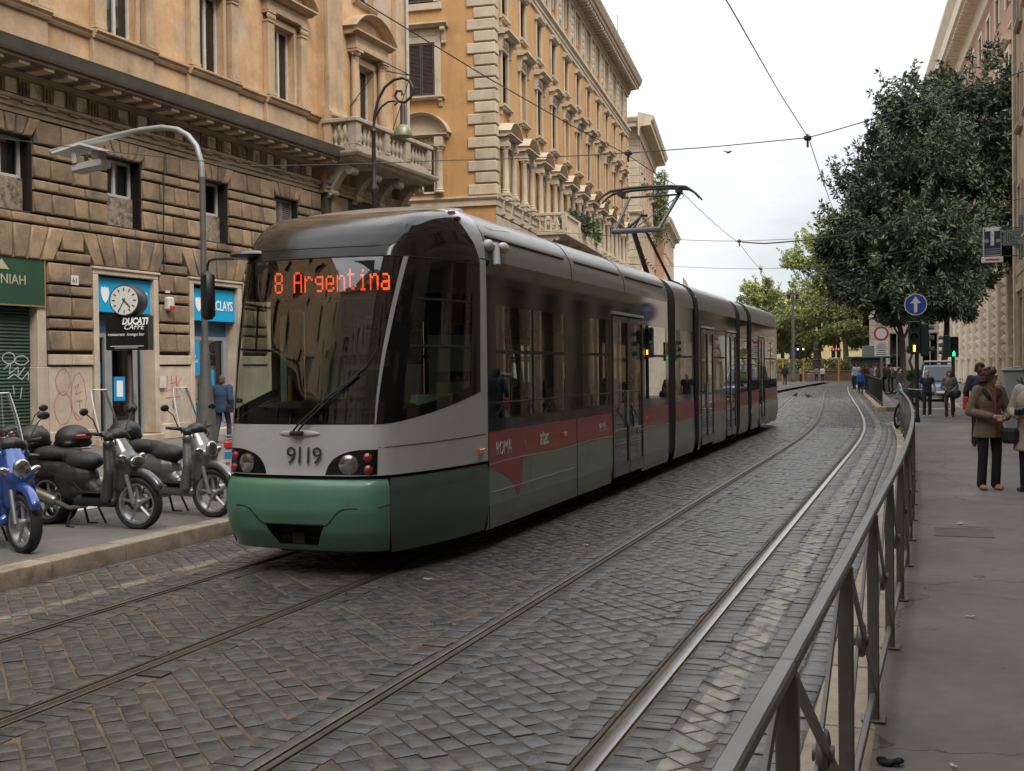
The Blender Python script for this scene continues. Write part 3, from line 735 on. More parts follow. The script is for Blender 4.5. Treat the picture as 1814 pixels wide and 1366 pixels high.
wn = window(lp, c, 8.95, 12.15, 1.1, .02, mframe=whiteframe, mpane=pane_g, curtain=None)
sl2 = MB(); shutter_leaf(sl2, -.5, -.03, .06, 3.1, -.16); shutter_leaf(sl2, .03, .5, .06, 3.1, -.16); sl2.build('inner_shutter', olive, wn)
fm = MB(); a = 12.1
for x0, x1, z0, z1 in ((a-.16,a,14.2,16.3),(a+1.2,a+1.36,14.2,16.3),(a,a+1.2,16.2,16.36)): fbox(fm, x0, x1, .25, .33, z0, z1, .01)
fprof(fm, [(.25,14.12),(.34,14.15),(.4,14.24),(.4,14.3),(.25,14.3)], a-.2, a+1.4); fm.build('window_surround', trimstone_m, lp)
window(lp, 12.7, 14.3, 16.2, 1.2, .02, mframe=whiteframe, mpane=pane_g)
aw = MB(); aw.tube([F(11.6,.3,12.35),F(11.75,1.5,12.0),F(13.7,1.5,12.0),F(13.85,.3,12.35)], .018, 6); aw.tube([F(11.75,1.5,12.0),F(11.6,.3,10.6)], .014, 6); aw.tube([F(13.7,1.5,12.0),F(13.85,.3,9.2)], .014, 6); aw.build('awning_frame', mat('iron_dark'), lp)
# balcony
bal = MB(); b0, b1, bo = 10.0, 15.45, 1.42
def bprof(prof, m_):
    a, b = [], []
    for s, sg in ((b0, -1), (b1, 1)):
        pass
    R0 = m_.ring([F(b0-o, .25, z) for o, z in prof]); R1 = m_.ring([F(b0-o, bo+o, z) for o, z in prof]); R2 = m_.ring([F(b1+o, bo+o, z) for o, z in prof]); R3 = m_.ring([F(b1+o, .25, z) for o, z in prof])
    for x, y in ((R0, R1), (R1, R2), (R2, R3)): m_.bridge(x, y, False)
    m_.face([R1[-1], R2[-1], R3[-1], R0[-1]]); m_.face([R0[0], R3[0], R2[0], R1[0]])
bprof([(-.12,8.42),(-.12,8.48),(0,8.5),(.06,8.56),(.06,8.6),(.16,8.64),(.2,8.72),(.2,8.78),(.02,8.8)], bal)
fbox(bal, b0+.02, b1-.02, bo-.26, bo, 8.8, 9.0, .01); fbox(bal, b0+.02, b0+.26, .25, bo-.27, 8.8, 9.0, .01); fbox(bal, b1-.26, b1-.02, .25, bo-.27, 8.8, 9.0, .01)
bo_ = bal.build('balcony', mat('weathered_balcony_stone', (.36,.3,.225), .85, var=.2, scale=1.2, bump=.3, bscale=25, streak=.35, stain=[((.1,.09,.075),.75,1.2,.55)]), lp)
bstone = _mats['weathered_balcony_stone']
for a in (b0+.02, b0+1.95, b0+3.45, b1-.34):
    m_ = MB(); fbox(m_, a, a+.32, bo-.29, bo+.02, 9.0, 9.72, .012); fbox(m_, a+.05, a+.27, bo+.0, bo+.035, 9.1, 9.62, .01); m_.build('pier', bstone, bo_)
m_ = MB(); fbox(m_, b0+.02, b0+.3, .25, .45, 9.0, 9.72, .012); m_.build('pier', bstone, bo_)
m_ = MB(); fbox(m_, b0-.05, b1+.05, bo-.33, bo+.07, 9.72, 9.86, .025); fbox(m_, b0-.05, b0+.35, .2, bo-.335, 9.72, 9.86, .025); fbox(m_, b1-.35, b1+.05, .2, bo-.335, 9.72, 9.86, .025); m_.build('coping', bstone, bo_)
bp = None
for a, b in ((b0+.36, b0+1.93), (b0+2.29, b0+3.43), (b0+3.79, b1-.36)):
    n = int((b-a)/.235)
    for k in range(n):
        loc = F(a+(b-a)*(k+.5)/n, bo-.13, 9.0)
        if bp is None:
            m_ = MB(); m_.lathe([(.085,0),(.085,.06),(.05,.08),(.04,.12),(.075,.2),(.095,.28),(.085,.36),(.05,.5),(.038,.58),(.055,.62),(.05,.64),(.085,.66),(.085,.72)], (0,0,0), 10); bp = m_.build('baluster', bstone, bo_, smooth=40); bp.location = loc
        else: dup_part(bp, bo_, loc)
for k in range(3): dup_part(bp, bo_, F(b0+.14, .62+k*.22, 9.0))
for s in (10.35, 11.9, 13.5, 15.0):
    m_ = MB(); P = []
    for k in range(13): t = k/12; P.append((.28+.95*(t**1.5)+.06*sin(t*pi*2.), 7.45+.97*t))
    m_.prism([F(s-.17,.25,7.4)]+[F(s-.17,a,b) for a, b in P]+[F(s-.17,.25,8.42)], (.34,0,0)); m_.lathe([(.13,0),(.13,.38)], F(s-.19,1.08,8.22), 14, 'x'); m_.lathe([(.1,0),(.1,.38)], F(s-.19,.38,7.56), 12, 'x'); m_.build('corbel', bstone, bo_, recalc=True)

# shop fronts behind the bank signs
alu = mat('grey_aluminium', (.36,.38,.4), .45, .4, var=.1, scale=3)
bankblue = mat('bank_blue_poster', (.01,.27,.55), .5, var=.08, scale=2)
cyan = mat('bank_sign_cyan', (.0,.34,.62), .45, var=.06, scale=2)
white_p = mat('white_lettering', (.8,.8,.78), .5, var=0)
shopg = glass('shop_glass', (.3,.36,.38), .05, .02)
for k, c in enumerate(VIS[1:3]):
    m_ = MB(); a, b = c-.99, c+.99
    for x0, x1 in ((a,a+.09),(b-.09,b)): fbox(m_, x0, x1, -.35, -.28, .3, 4.18)
    fbox(m_, a+.09, b-.09, -.35, -.28, 2.72, 2.82); fbox(m_, a+.09, b-.09, -.35, -.28, .3, .42)
    if k == 0: fbox(m_, c-.45, c-.2, -.35, -.25, .42, 2.72); fbox(m_, c+.55, c+.72, -.35, -.25, .42, 2.72)
    else: fbox(m_, c+.72, c+.9, -.35, -.25, .42, 2.72)
    d = m_.build('shop_door' if k == 0 else 'shop_window', alu, lp)
    m_ = MB(); m_.poly(F(a,-.32,.4),F(b,-.32,.4),F(b,-.32,2.75),F(a,-.32,2.75)); m_.build('pane', shopg, d)
    m_ = MB(); fbox(m_, a, b, -.34, -.31, 2.82, 3.3); m_.build('blue_band', mat('shop_band_blue', (.03,.1,.2), .5), d)
    for q in (((c-.1, c+.3, -.3, -.29, 1.15, 1.75),(c-.9, c-.55, -.3, -.29, 1.6, 2.1)) if k == 0 else ((a+.09, c-.35, -.3, -.24, 1.75, 2.7),(a+.09, c-.35, -.3, -.24, .42, 1.0),(c+.0, c+.35, -.3, -.29, 1.1, 1.9))): m_ = MB(); fbox(m_, *q); m_.build('poster', bankblue, d)
    m_ = MB(); fbox(m_, a, b, -1.15, -1.1, .3, 3.3); fbox(m_, a+.2, c, -1.0, -.7, .3, 1.3); m_.build('shop_interior', mat('shop_interior_pale', (.42,.46,.47), .8, var=.2, scale=1.5), d)
    if k == 1:
        m_ = MB(); fbox(m_, a+.09, c-.35, -.34, -.2, 1.0, 1.08); fbox(m_, a+.15, c-.4, -.34, -.3, 1.1, 1.7); m_.build('cash_machine', mat('machine_grey', (.2,.2,.19), .5), d)
        text('da noi.', 'poster_lettering', white_p, d, .12, F(c-.68, -.235, 2.28)); text('dopo sol.', 'poster_lettering', white_p, d, .12, F(c-.66, -.235, 2.14))
    else:
        m_ = MB(); fbox(m_, c+.5, c+.54, -.24, -.1, .95, 1.35); m_.build('handle', alu, d)
        m_ = MB(); fbox(m_, c+.0, c+.22, -.288, -.284, 1.25, 1.65); m_.build('poster_panel', white_p, d)
for q in ((2.05,2.3,.12,.14,1.45,1.75),(-.95,-.72,.1,.12,3.9,4.12),(2.35,2.52,.1,.12,3.9,4.1)): pp = MB(); fbox(pp, *q); pp.build('wall_plaque', mat('plate_white', (.6,.56,.5), .5), lp)
text('61', 'house_number', mat('ink', (.03,.03,.03), .6, var=0), lp, .16, F(-.84, .122, 4.0))
# scribbles sprayed on the marble and the shutter
def scribble(name, m, pts_list, r, parent):
    m_ = MB()
    for pts in pts_list:
        Pp = []
        for i in range(len(pts)-1):
            for t in range(4): Pp.append(F(pts[i][0]+(pts[i+1][0]-pts[i][0])*t/4, pts[i][1], pts[i][2]+(pts[i+1][2]-pts[i][2])*t/4))
        Pp.append(F(*pts[-1]))
        for a, b in zip(Pp, Pp[1:]):
            d = Vector(b)-Vector(a)
            if d.length < 1e-6: continue
            n = Vector((-d.z, 0, d.x)).normalized()*r; m_.poly(Vector(a)-n, Vector(b)-n, Vector(b)+n, Vector(a)+n)
    return m_.build(name, m, parent)
redspray = mat('red_spray', (.45,.15,.15), .8, var=.2, scale=6); whitespray = mat('white_spray', (.4,.44,.41), .8, var=.3, scale=5)
o = .0585
def loop(cx, cz, rx, rz, n=18, o=o, wob=.06): return [(cx+rx*cos(2*pi*k/n)*(1+wob*sin(5*k)), o, cz+rz*sin(2*pi*k/n)*(1+wob*cos(3*k))) for k in range(n+1)]
scribble('spray_scrawl', redspray, [loop(-1.2,1.65,.22,.3), loop(-1.22,1.05,.26,.38), loop(-.72,1.3,.24,.55), [(-.85,o,1.5),(-.7,o,1.6),(-.82,o,1.35),(-.62,o,1.42)],[(-.8,o,1.2),(-.6,o,1.2),(-.7,o,1.2),(-.68,o,.95)],[(-.85,o,.95),(-.7,o,.8),(-.6,o,1.0)]], .011, lp)
scribble('spray_scrawl', redspray, [[(2.3,o,1.6),(2.45,o,1.75),(2.4,o,1.35),(2.6,o,1.4)],[(2.6,o,1.75),(2.65,o,1.3)],[(2.55,o,1.55),(2.8,o,1.58)],[(2.8,o,1.75),(2.82,o,1.3)],[(3.0,o,1.7),(2.83,o,1.5),(3.05,o,1.3)],[(2.35,o,1.18),(2.95,o,1.2)]], .013, lp)
scribble('spray_scrawl', mat('ink'), [[(2.6,o,1.1),(2.7,o,1.0),(2.62,o,.95),(2.72,o,.9)],[(2.65,o,1.12),(2.66,o,.85)]], .01, lp)
o = -.166
scribble('spray_scrawl', whitespray, [loop(-2.55,2.2,.18,.12,o=o), loop(-2.2,2.15,.2,.1,o=o), [(-2.7,o,1.95),(-2.5,o,2.1),(-2.55,o,1.85),(-2.3,o,2.0),(-2.3,o,1.8),(-2.1,o,2.0)], [(-2.6,o,1.75),(-2.4,o,1.85),(-2.2,o,1.72),(-2.0,o,1.9),(-2.02,o,1.7)], [(-2.45,o,1.6),(-2.42,o,1.4)], [(-2.2,o,1.55),(-2.25,o,1.3)]], .014, lp)
# signs are things fixed to the wall
def bsign(c, z0, z1, label, w=2.0):
    t = thing('bank_sign', label, 'sign', lp.matrix_basis @ Vector(F(c, -.1, 0)), pi/2-LA, 'cyan bank signs over the shop openings')
    m_ = MB(); fbox(m_, -w/2, w/2, -.05, .06, z0, z1, .01); m_.build('panel', cyan, t)
    zc = (z0+z1)/2; text('BARCLAYS', 'lettering', white_p, t, .37, F(.25, .068, zc-.02), bold=.006, fit=1.26)
    m_ = MB(); E = []
    for x, y in ((0,.2),(.05,.17),(.1,.2),(.13,.1),(.12,-.02),(.07,-.14),(0,-.22),(-.07,-.14),(-.12,-.02),(-.13,.1),(-.1,.2),(-.05,.17)): E.append(F(-.64+x*1.05, .062, zc+y*.95))
    m_.prism(E[::-1], (0, -.012, 0)); m_.build('emblem', white_p, t, recalc=True); return t
bpy.context.view_layer.update()
bsign(VIS[1], 3.32, 4.17, 'cyan bank sign partly covered by the round street clock')
bsign(VIS[2], 3.24, 4.13, 'cyan bank sign above the man in blue, beside the tram')
t = thing('shop_sign', 'dark green shop sign with gold edge above the green roller shutter', 'sign', lp.matrix_basis @ Vector(F(VIS[0]-.15, .0, 0)), pi/2-LA)
m_ = MB(); fbox(m_, -1.2, 1.06, .0, .07, 3.36, 4.42, .01); m_.build('panel', mat('sign_green', (.02,.065,.035), .5, var=.1), t)
m_ = MB()
for q in ((-1.22,1.08,4.4,4.44),(-1.22,1.08,3.34,3.37),(1.05,1.08,3.37,4.4)): fbox(m_, q[0], q[1], -.01, .085, q[2], q[3])
m_.build('gold_edge', mat('gold_edge', (.35,.24,.08), .5, .3), t)
text('NIAH', 'lettering', mat('gold_letters', (.42,.38,.26), .5, var=.1), t, .3, F(.16, .074, 3.9))
m_ = MB(); m_.prism([F(-.15+x, .07, 4.12+y) for x, y in ((-.2,0),(.2,0),(.05,.15),(0,.22),(-.07,.14))], (0,-.008,0)); m_.build('emblem', mat('gold_letters'), t, recalc=True)
al = tag(MB().cbox((-.12,-.09,-.17),(.12,.09,.17),.04).build('alarm_box', mat('alarm_white', (.55,.52,.48), .5, var=.1)), 'white alarm box with a red corner on the wall between the two bank signs', 'alarm'); al.location = lp.matrix_basis @ Vector(F(2.42, .18, 3.62)); al.rotation_euler.z = pi/2-LA
m_ = MB(); m_.cbox((-.1,-.097,-.17),(.1,-.088,-.06),.002); m_.build('red_corner', mat('alarm_red', (.4,.03,.03), .5), al)
# ------------------------------------------------------------------ orange palazzo across the side street
orange_m = mat('ochre_render', (.44, .245, .095), .85, var=.12, scale=.6, bump=.15, bscale=40, streak=.16, stain=[((.36,.2,.085),.6,.5,.56),((.5,.34,.18),.5,1.1,.6)])
stone_m = mat('cream_trim_stone_tint', (.47, .39, .285), .82, var=.13, scale=1.2, bump=.15, bscale=25, tint=True, streak=.2, stain=[((.26,.21,.16),.55,1.3,.6)])
roofsoff = mat('eaves_stone', (.36,.29,.2), .85, var=.15, scale=1.)
darkpane = glass('dark_window_glass', (.12,.12,.12), .07, .03)
def hood(mb, s, z, w, out, br=True):
    fprof(mb, [(0,z),(out*.6,z),(out*.7,z+.06),(out,z+.12),(out,z+.2),(out*.5,z+.27),(0,z+.28)], s-w/2, s+w/2)
    if br:
        for sg in (-1, 1): bracket(mb, s+sg*(w/2-.22), .17, out*.75, z-.75, z)
        fbox(mb, s-w/2+.32, s+w/2-.32, 0, .07, z-.5, z)
def frame(mb, s, z0, z1, w, f=.2, o=.09):
    fbox(mb, s-w/2-f, s-w/2, 0, o, z0, z1, .012); fbox(mb, s+w/2, s+w/2+f, 0, o, z0, z1, .012); fbox(mb, s-w/2-f, s+w/2+f, 0, o, z1, z1+f, .012)
def sill(mb, s, z, w, out=.22, br=True):
    fprof(mb, [(0,z-.16),(out*.6,z-.16),(out,z-.08),(out,z),(0,z)], s-w/2, s+w/2)
    if br:
        for sg in (-1, 1): bracket(mb, s+sg*(w/2-.2), .16, out*.8, z-.48, z-.16)
def shut_pair(parent, s, z0, z1, w, m_, o=-.1, ajar=False):
    sm = MB(); shutter_leaf(sm, s-w/2+.01, s-.005, z0+.02, z1-.02, o); shutter_leaf(sm, s+.005, s+w/2-.01, z0+.02, z1-.02, o)
    return sm.build('window_shutter', m_, parent)
OA = radians(-6.2); op = thing('palazzo', 'tall ochre palazzo with cream quoins and rows of arched window hoods behind the tram', 'building', (-18.13, 47.67, 0), pi/2-OA)
OL = 43.0; cols = [1.8+3.74*k for k in range(11)]
FL = [(9.85, 12.1, 1.15), (14.0, 16.5, 1.1), (18.1, 20.0, 1.05)]
hol = [(s-w/2, s+w/2, a, b) for s in cols for a, b, w in FL]+[(s-.9, s+.9, 21.9, 23.6) for s in cols]+[(s-1.1, s+1.1, .3, 4.4) for s in cols]+[(s-.6, s+.6, 5.6, 7.4) for s in cols]
m_ = MB(); holes_wall(m_, 0, OL, 0, 24.6, hol, 0, .32); 
# side wall facing the camera: local frame turned by a quarter
shell(m_, 0, OL, 0, 24.6, 15)
wallo = m_.build('wall', orange_m, op)
m_ = MB(); fbox(m_, .4, OL-.3, -14.5, -1.4, .2, 24.3); m_.build('interior', darkroom, op)
tr = MB()
fbox(tr, -.06, OL, -.05, .1, 9.2, 9.45); fprof(tr, [(0,9.45),(.12,9.45),(.2,9.55),(.2,9.62),(0,9.66)], -.12, OL)
fprof(tr, [(0,20.55),(.1,20.58),(.1,20.75),(.16,20.8),(.16,20.98),(.3,21.08),(.3,21.2),(0,21.24)], -.2, OL)
tr.build('string_course', stone_m, op)
cn = MB(); fprof(cn, [(0,23.9),(.12,23.9),(.12,24.1),(.25,24.2),(.3,24.45),(.95,24.55),(1.0,24.75),(1.1,24.8),(1.25,25.15),(1.25,25.25),(0,25.6)], -1.2, OL+.3)
cn.build('cornice', roofsoff, op)
br_ = MB()
for k in range(int(OL/.62)): fbox(br_, .1+k*.62, .32+k*.62, .25, .9, 24.3, 24.5)
br_.build('cornice_brackets', stone_m, op)
rf = MB(); rf.poly(F(-1.2,1.27,25.27),F(OL+.3,1.27,25.27),F(OL+.3,-7,27.6),F(-1.2,-7,27.6)); rf.poly(F(-1.2,-7,27.6),F(OL+.3,-7,27.6),F(OL+.3,-15,25.3),F(-1.2,-15,25.3)); rf.build('roof', mat('roof_tiles', (.22,.12,.08), .9, var=.25, scale=4), op)
qm = MB(); quoins(qm, 0, 9.66, 20.5, .53, .62, .42, 0, .09, side=(1.25,.92)); qm.build('quoins', stone_m, op); qm = MB(); quoins(qm, OL, 9.66, 20.5, .53, .62, .42, 0, .09, sgn=-1); qm.build('quoins', stone_m, op)
low = MB(); z = .4
while z < 9.1:
    for k in range(30):
        a = k*OL/30; 
        if any(h[0]-.05 < a+OL/60 < h[1]+.05 and h[2] < z+.3 < h[3] for h in hol): continue
        low.ct = random.uniform(.7, .95); fbox(low, a+.01, a+OL/30-.01, 0, .06, z, z+.56, .03)
    z += .6
low.build('base_stone', stone_m, op)
capm = stone_m
for i, s in enumerate(cols):
    sm = MB()
    # piano nobile: columns, entablature, segmental hood
    for sg in (-1, 1):
        column(sm, s+sg*.82, .24, 9.85, 12.05, .14, 10); bracket(sm, s+sg*.82, .34, .42, 8.85, 9.72); fbox(sm, s+sg*.82-.22, s+sg*.82+.22, 0, .46, 9.72, 9.85, .01)
        fbox(sm, s+sg*.82-.2, s+sg*.82+.2, 0, .45, 12.05, 12.2, .01); fbox(sm, s+sg*.82-.17, s+sg*.82+.17, 0, .4, 12.2, 12.4, .01)
    fbox(sm, s-1.0, s+1.0, 0, .22, 12.05, 12.42, .01)
    for k in range(7): sm.ell(F(s-.54+k*.18, .23, 12.3), (.07,.05,.07), 6, 4)
    arc_pediment(sm, s, 12.56, 2.3, .5, .62, 10); frame(sm, s, 9.85, 12.1, 1.15, .1, .06)
    # second floor: brackets and straight hood; third floor: plain frame
    frame(sm, s, 14.0, 16.5, 1.1, .17); hood(sm, s, 17.1, 2.2, .55); sill(sm, s, 13.98, 1.8, .26); fbox(sm, s-.6, s+.6, .0, .12, 16.7, 17.05)
    for k in range(3): sm.ell(F(s-.25+.25*k, .13, 16.88), (.12,.07,.13), 8, 5)
    frame(sm, s, 18.1, 20.0, 1.05, .15); hood(sm, s, 20.05, 1.55, .3, False); sill(sm, s, 18.08, 1.55, .2, True)
    # attic pair with a modelled panel between
    for sg in (-1, 1): fbox(sm, s+sg*.98-.1, s+sg*.98+.1, 0, .14, 21.3, 23.85, .01)
    fbox(sm, s-.06, s+.06, 0, .1, 21.9, 23.6)
    for k in range(4): sm.ell(F(s+1.87, .05, 22.0+.45*k), (.24 if k % 2 else .34,.12,.24), 8, 5)
    for d in (1.45, 2.29): fbox(sm, s+d-.08, s+d+.08, 0, .12, 21.3, 23.85)
    sr = sm.build('window_surround', stone_m, op, smooth=35)
    window(op, s, 9.85, 12.1, 1.15, -.2, mframe=whiteframe, mpane=pane_g)
    if i in (1, 4, 8): window(op, s, 14.0, 16.5, 1.1, -.18, mframe=whiteframe, mpane=darkpane)
    else: shut_pair(op, s, 14.0, 16.5, 1.1, brownwood)
    shut_pair(op, s, 18.1, 20.0, 1.05, brownwood)
    wa = MB(); wa.poly(F(s-.9,-.3,21.9),F(s+.9,-.3,21.9),F(s+.9,-.3,23.6),F(s-.9,-.3,23.6)); wa.build('window_pane', darkpane, op)
# balcony and planting on the terrace in front
m_ = MB(); fbox(m_, 8.2, 20, 0, 1.6, 8.75, 9.0, .02); fbox(m_, 8.2, 20, 1.4, 1.6, 9.75, 9.9, .02); fbox(m_, 8.2, 8.4, .0, 1.39, 9.75, 9.9, .02)
for k in range(40): m_.lathe([(.07,0),(.045,.1),(.085,.28),(.04,.55),(.07,.75)], F(8.5+k*.29, 1.5, 9.0), 7)
for k in range(4): m_.lathe([(.07,0),(.045,.1),(.085,.28),(.04,.55),(.07,.75)], F(8.3, .2+k*.3, 9.0), 7)
for s in (8.2, 12, 16): fbox(m_, s, s+.35, 1.38, 1.63, 9.0, 9.76, .02)
for s in (8.5, 11.5, 14.5, 17.5): bracket(m_, s, .3, 1.3, 7.8, 8.75)
m_.build('balcony', stone_m, op, smooth=40)
# gable (camera-facing) wall dressings, built in a turned frame
X = Matrix(((0,1,0,0),(1,0,0,0),(0,0,1,0),(0,0,0,1)))   # local (along, -out) -> side wall
def side(mb): mb.X = Matrix.Rotation(-pi/2, 4, 'Z'); return mb   # s runs inwards along the end wall... outward becomes -X
sm = side(MB()); c = -3.4
for sg in (-1, 1): column(sm, c+sg*.86, .24, 9.85, 12.0, .15, 12); fbox(sm, c+sg*.86-.2, c+sg*.86+.2, 0, .45, 12.0, 12.35, .01)
fbox(sm, c-1.05, c+1.05, 0, .22, 12.0, 12.4, .01)
for k in range(7): sm.ell(F(c-.6+k*.2, .24, 12.26), (.08,.06,.08), 6, 4)
arc_pediment(sm, c, 12.5, 2.5, .88, .5, 18); frame(sm, c, 9.85, 12.0, 1.2, .1, .06)
frame(sm, c, 14.3, 16.7, 1.25, .3, .1); hood(sm, c, 17.35, 2.6, .45); fbox(sm, c-.7, c+.7, 0, .1, 17.02, 17.3); sill(sm, c, 14.28, 2.2, .25)
frame(sm, c, 18.55, 20.3, 1.2, .25, .1); fbox(sm, c-1.0, c+1.0, 0, .12, 18.2, 18.5, .01)
fbox(sm, -15, .05, 0, .1, 9.2, 9.45); fprof(sm, [(0,9.45),(.12,9.45),(.2,9.55),(.2,9.62),(0,9.66)], -15, .12)
sm.build('end_wall_dressings', stone_m, op, smooth=35)
sm = side(MB())
for z0, z1, w in ((9.85,12.0,1.2),(14.3,16.7,1.25),(18.55,20.3,1.2)): fbox(sm, c-w/2, c+w/2, .002, .03, z0, z1)
sm.build('window_pane', darkpane, op)
for z0, z1 in ((14.32,16.68),(18.57,20.3)): sm = side(MB()); shutter_leaf(sm, c-.6, c-.01, z0, z1, .03); shutter_leaf(sm, c+.01, c+.6, z0, z1, .03); sm.build('window_shutter', mat('rust_shutter', (.06,.038,.03), .7, var=.2, scale=3), op)
sm = side(MB())
for a in (c-.6, c-.04, c+.53): fbox(sm, a, a+.07, .03, .07, 9.85, 12.0)
fbox(sm, c-.6, c+.6, .03, .07, 9.85, 9.93); fbox(sm, c-.6, c+.6, .03, .07, 11.92, 12.0); sm.build('window_frame', whiteframe, op)

# ------------------------------------------------------------------ simpler palazzi: real openings, frames, hoods, cornice
def palazzo(label, loc, rz, L, H, depth, wallm, trimm, cols, floors, cornice=(1.2, 1.6), name='palazzo', base=None, quoin=True, panes=pane_g, roof=True, inset=.25, shutters=None, ends=None):
    t = thing(name, label, 'building', loc, rz)
    hol = [(s-w/2, s+w/2, a, b) for s in cols for a, b, w, *_ in floors]
    m_ = MB(); holes_wall(m_, 0, L, 0, H, hol, 0, inset); shell(m_, 0, L, 0, H, depth); m_.build('wall', wallm, t)
    m_ = MB(); fbox(m_, .3, L-.3, -depth+.3, -1.2, .2, H-.3); m_.build('interior', darkroom, t)
    tr = MB()
    o, h = cornice
    prof = [(0,H-h*.5),(.12,H-h*.5),(.15,H-.2*h),(.25,H),(o*.8,H+.08),(o*.82,H+.28*h),(o*.9,H+.3*h),(o,H+.5*h),(o,H+.55*h),(0,H+.8*h)]
    fprof(tr, prof, -o, L+o)
    tr.X = Matrix.Rotation(-pi/2, 4, 'Z'); fprof(tr, prof, -depth, 0); tr.X = Matrix.Translation((L, 0, 0)) @ Matrix.Rotation(pi/2, 4, 'Z'); fprof(tr, prof, 0, depth); tr.X = None
    tr.build('cornice', trimm, t)
    for f in floors:
        a, b, w, kind = f
        for s in cols:
            sm = MB()
            if kind == 'plain': frame(sm, s, a, b, w, .15, .07); sill(sm, s, a, w+.4, .15, False)
            elif kind == 'hood': frame(sm, s, a, b, w, .16, .08); hood(sm, s, b+.45, w+.8, .35, False); sill(sm, s, a, w+.5, .2, False)
            elif kind == 'arch': frame(sm, s, a, b, w, .18, .1); arc_pediment(sm, s, b+.4, w+.9, .4, .4, 8); sill(sm, s, a, w+.5, .2, False)
            elif kind == 'base': frame(sm, s, a, b, w, .2, .06)
            sm.build('window_surround', trimm, t)
    if quoin:
        sm = MB(); quoins(sm, 0, .5, H-h*.5-.1, .5, .7, .45, 0, .08, side=(.7,.45)); sm.build('quoins', trimm, t); sm = MB(); quoins(sm, L, .5, H-h*.5-.1, .5, .7, .45, 0, .08, sgn=-1); sm.build('quoins', trimm, t)
    i = 0
    for f in floors:
        for s in cols:
            i += 1
            if i > 95: break
            if shutters and (i*7) % 5 < 2: shut_pair(t, s, f[0], f[1], f[2], shutters, -.08)
            else: window(t, s, f[0], f[1], f[2], -inset+.05, mframe=whiteframe, mpane=panes)
    if base: 
        bm_ = MB(); base(bm_); bm_.build('base_stone', trimm, t)
    return t
pinkw = mat('salmon_render', (.5,.29,.19), .85, var=.1, scale=.5, streak=.12)
PA = radians(-8.8)
pk = palazzo('salmon pink palazzo with a deep cornice and pale stone corner, beyond the ochre one', (-25.2, 104.6, 0), pi/2-PA, 19, 24.2, 22, pinkw, stone_m, [2.4+3.2*k for k in range(6)],
    [(2,5,1.4,'base'),(8.2,10.4,1.1,'arch'),(12.6,14.8,1.1,'hood'),(17,18.9,1.1,'hood'),(20.6,22.2,1.0,'plain')], (1.5, 1.7), quoin=False)
m_ = MB(); z = .3
while z < 23.3:
    for k in range(4): m_.ct = random.uniform(.88, 1.08); m_.X = Matrix.Rotation(-pi/2, 4, 'Z'); fbox(m_, -(k+1)*1.25-(.6 if int(z*2) % 2 else 0), -k*1.25-.03-(.6 if int(z*2) % 2 and k else 0), 0, .05, z, z+.66, .02); m_.X = None
    m_.ct = random.uniform(.88, 1.08); fbox(m_, 0, .9, 0, .06, z, z+.66, .02); z += .7
m_.build('corner_stones', stone_m, pk)
m_ = MB(); fprof(m_, [(0,16.2),(.2,16.3),(.3,16.5),(0,16.6)], -.2, 19); m_.X = Matrix.Rotation(-pi/2, 4, 'Z'); fprof(m_, [(0,16.2),(.2,16.3),(.3,16.5),(0,16.6)], -20, .2); m_.build('string_course', stone_m, pk)
PX = lambda s, o=0: (-25.2+s*sin(PA)+o*cos(PA), 104.6+s*cos(PA)-o*sin(PA))
x, y = PX(19.3, 1.0)
pb = palazzo('pink and cream building with a corner balcony at the far end of the row', (x, y, 0), pi/2-PA, 20, 17.6, 18, pinkw, stone_m, [1.6+2.4*k for k in range(7)], [(7,9.4,1.0,'arch'),(11.4,13.6,1.0,'plain'),(14.6,16.6,1.0,'plain')], (.9, 1.2), quoin=False)
m_ = MB(); fbox(m_, -.6, 14, 0, 2.2, 10.2, 10.6, .03); 
for k in range(30): fbox(m_, -.5+k*.48, -.44+k*.48, 2.1, 2.16, 10.6, 11.5)
fbox(m_, -.6, 14, 2.08, 2.18, 11.5, 11.58)
for k in range(5): bracket(m_, 1+k*2.8, .4, 1.9, 8.9, 10.2)
m_.build('balcony', stone_m, pb)

# right side: building whose far corner edges the frame; white palazzo with diamond-point base; pale block at the street end
brownr = mat('brown_render', (.36,.26,.175), .85, var=.2, scale=.7, streak=.3, stain=[((.16,.11,.08),.6,1.,.55)])
RB = thing('corner_building', 'brown rendered corner building cut off at the right edge of the picture', 'building', (3.4, 48.8, 0), -pi/2)
RL = 78; rc = [2.8+3.4*k for k in range(22)]
hol = [(s-.65, s+.65, a, b) for s in rc for a, b in ((6.3,8.4),(10.6,12.6),(14.4,16.2))]+[(s-1.1, s+1.1, .3, 4.3) for s in rc]
m_ = MB(); holes_wall(m_, 0, RL, 0, 18.6, hol, 0, .3); shell(m_, 0, RL, 0, 18.6, 12); m_.build('wall', brownr, RB)
m_ = MB(); fbox(m_, .3, RL-.3, -11.5, -1.2, .2, 18.3); m_.build('interior', darkroom, RB)
m_ = MB()
fprof(m_, [(0,17.4),(.15,17.5),(.3,17.9),(.8,18.0),(.85,18.4),(1.0,18.7),(0,18.9)], -.1, RL); fprof(m_, [(0,5.2),(.03,5.2),(.06,5.5),(.06,5.6),(0,5.65)], -.04, RL)
fbox(m_, -.06, .6, 0, .12, 0, 17.4, .02)
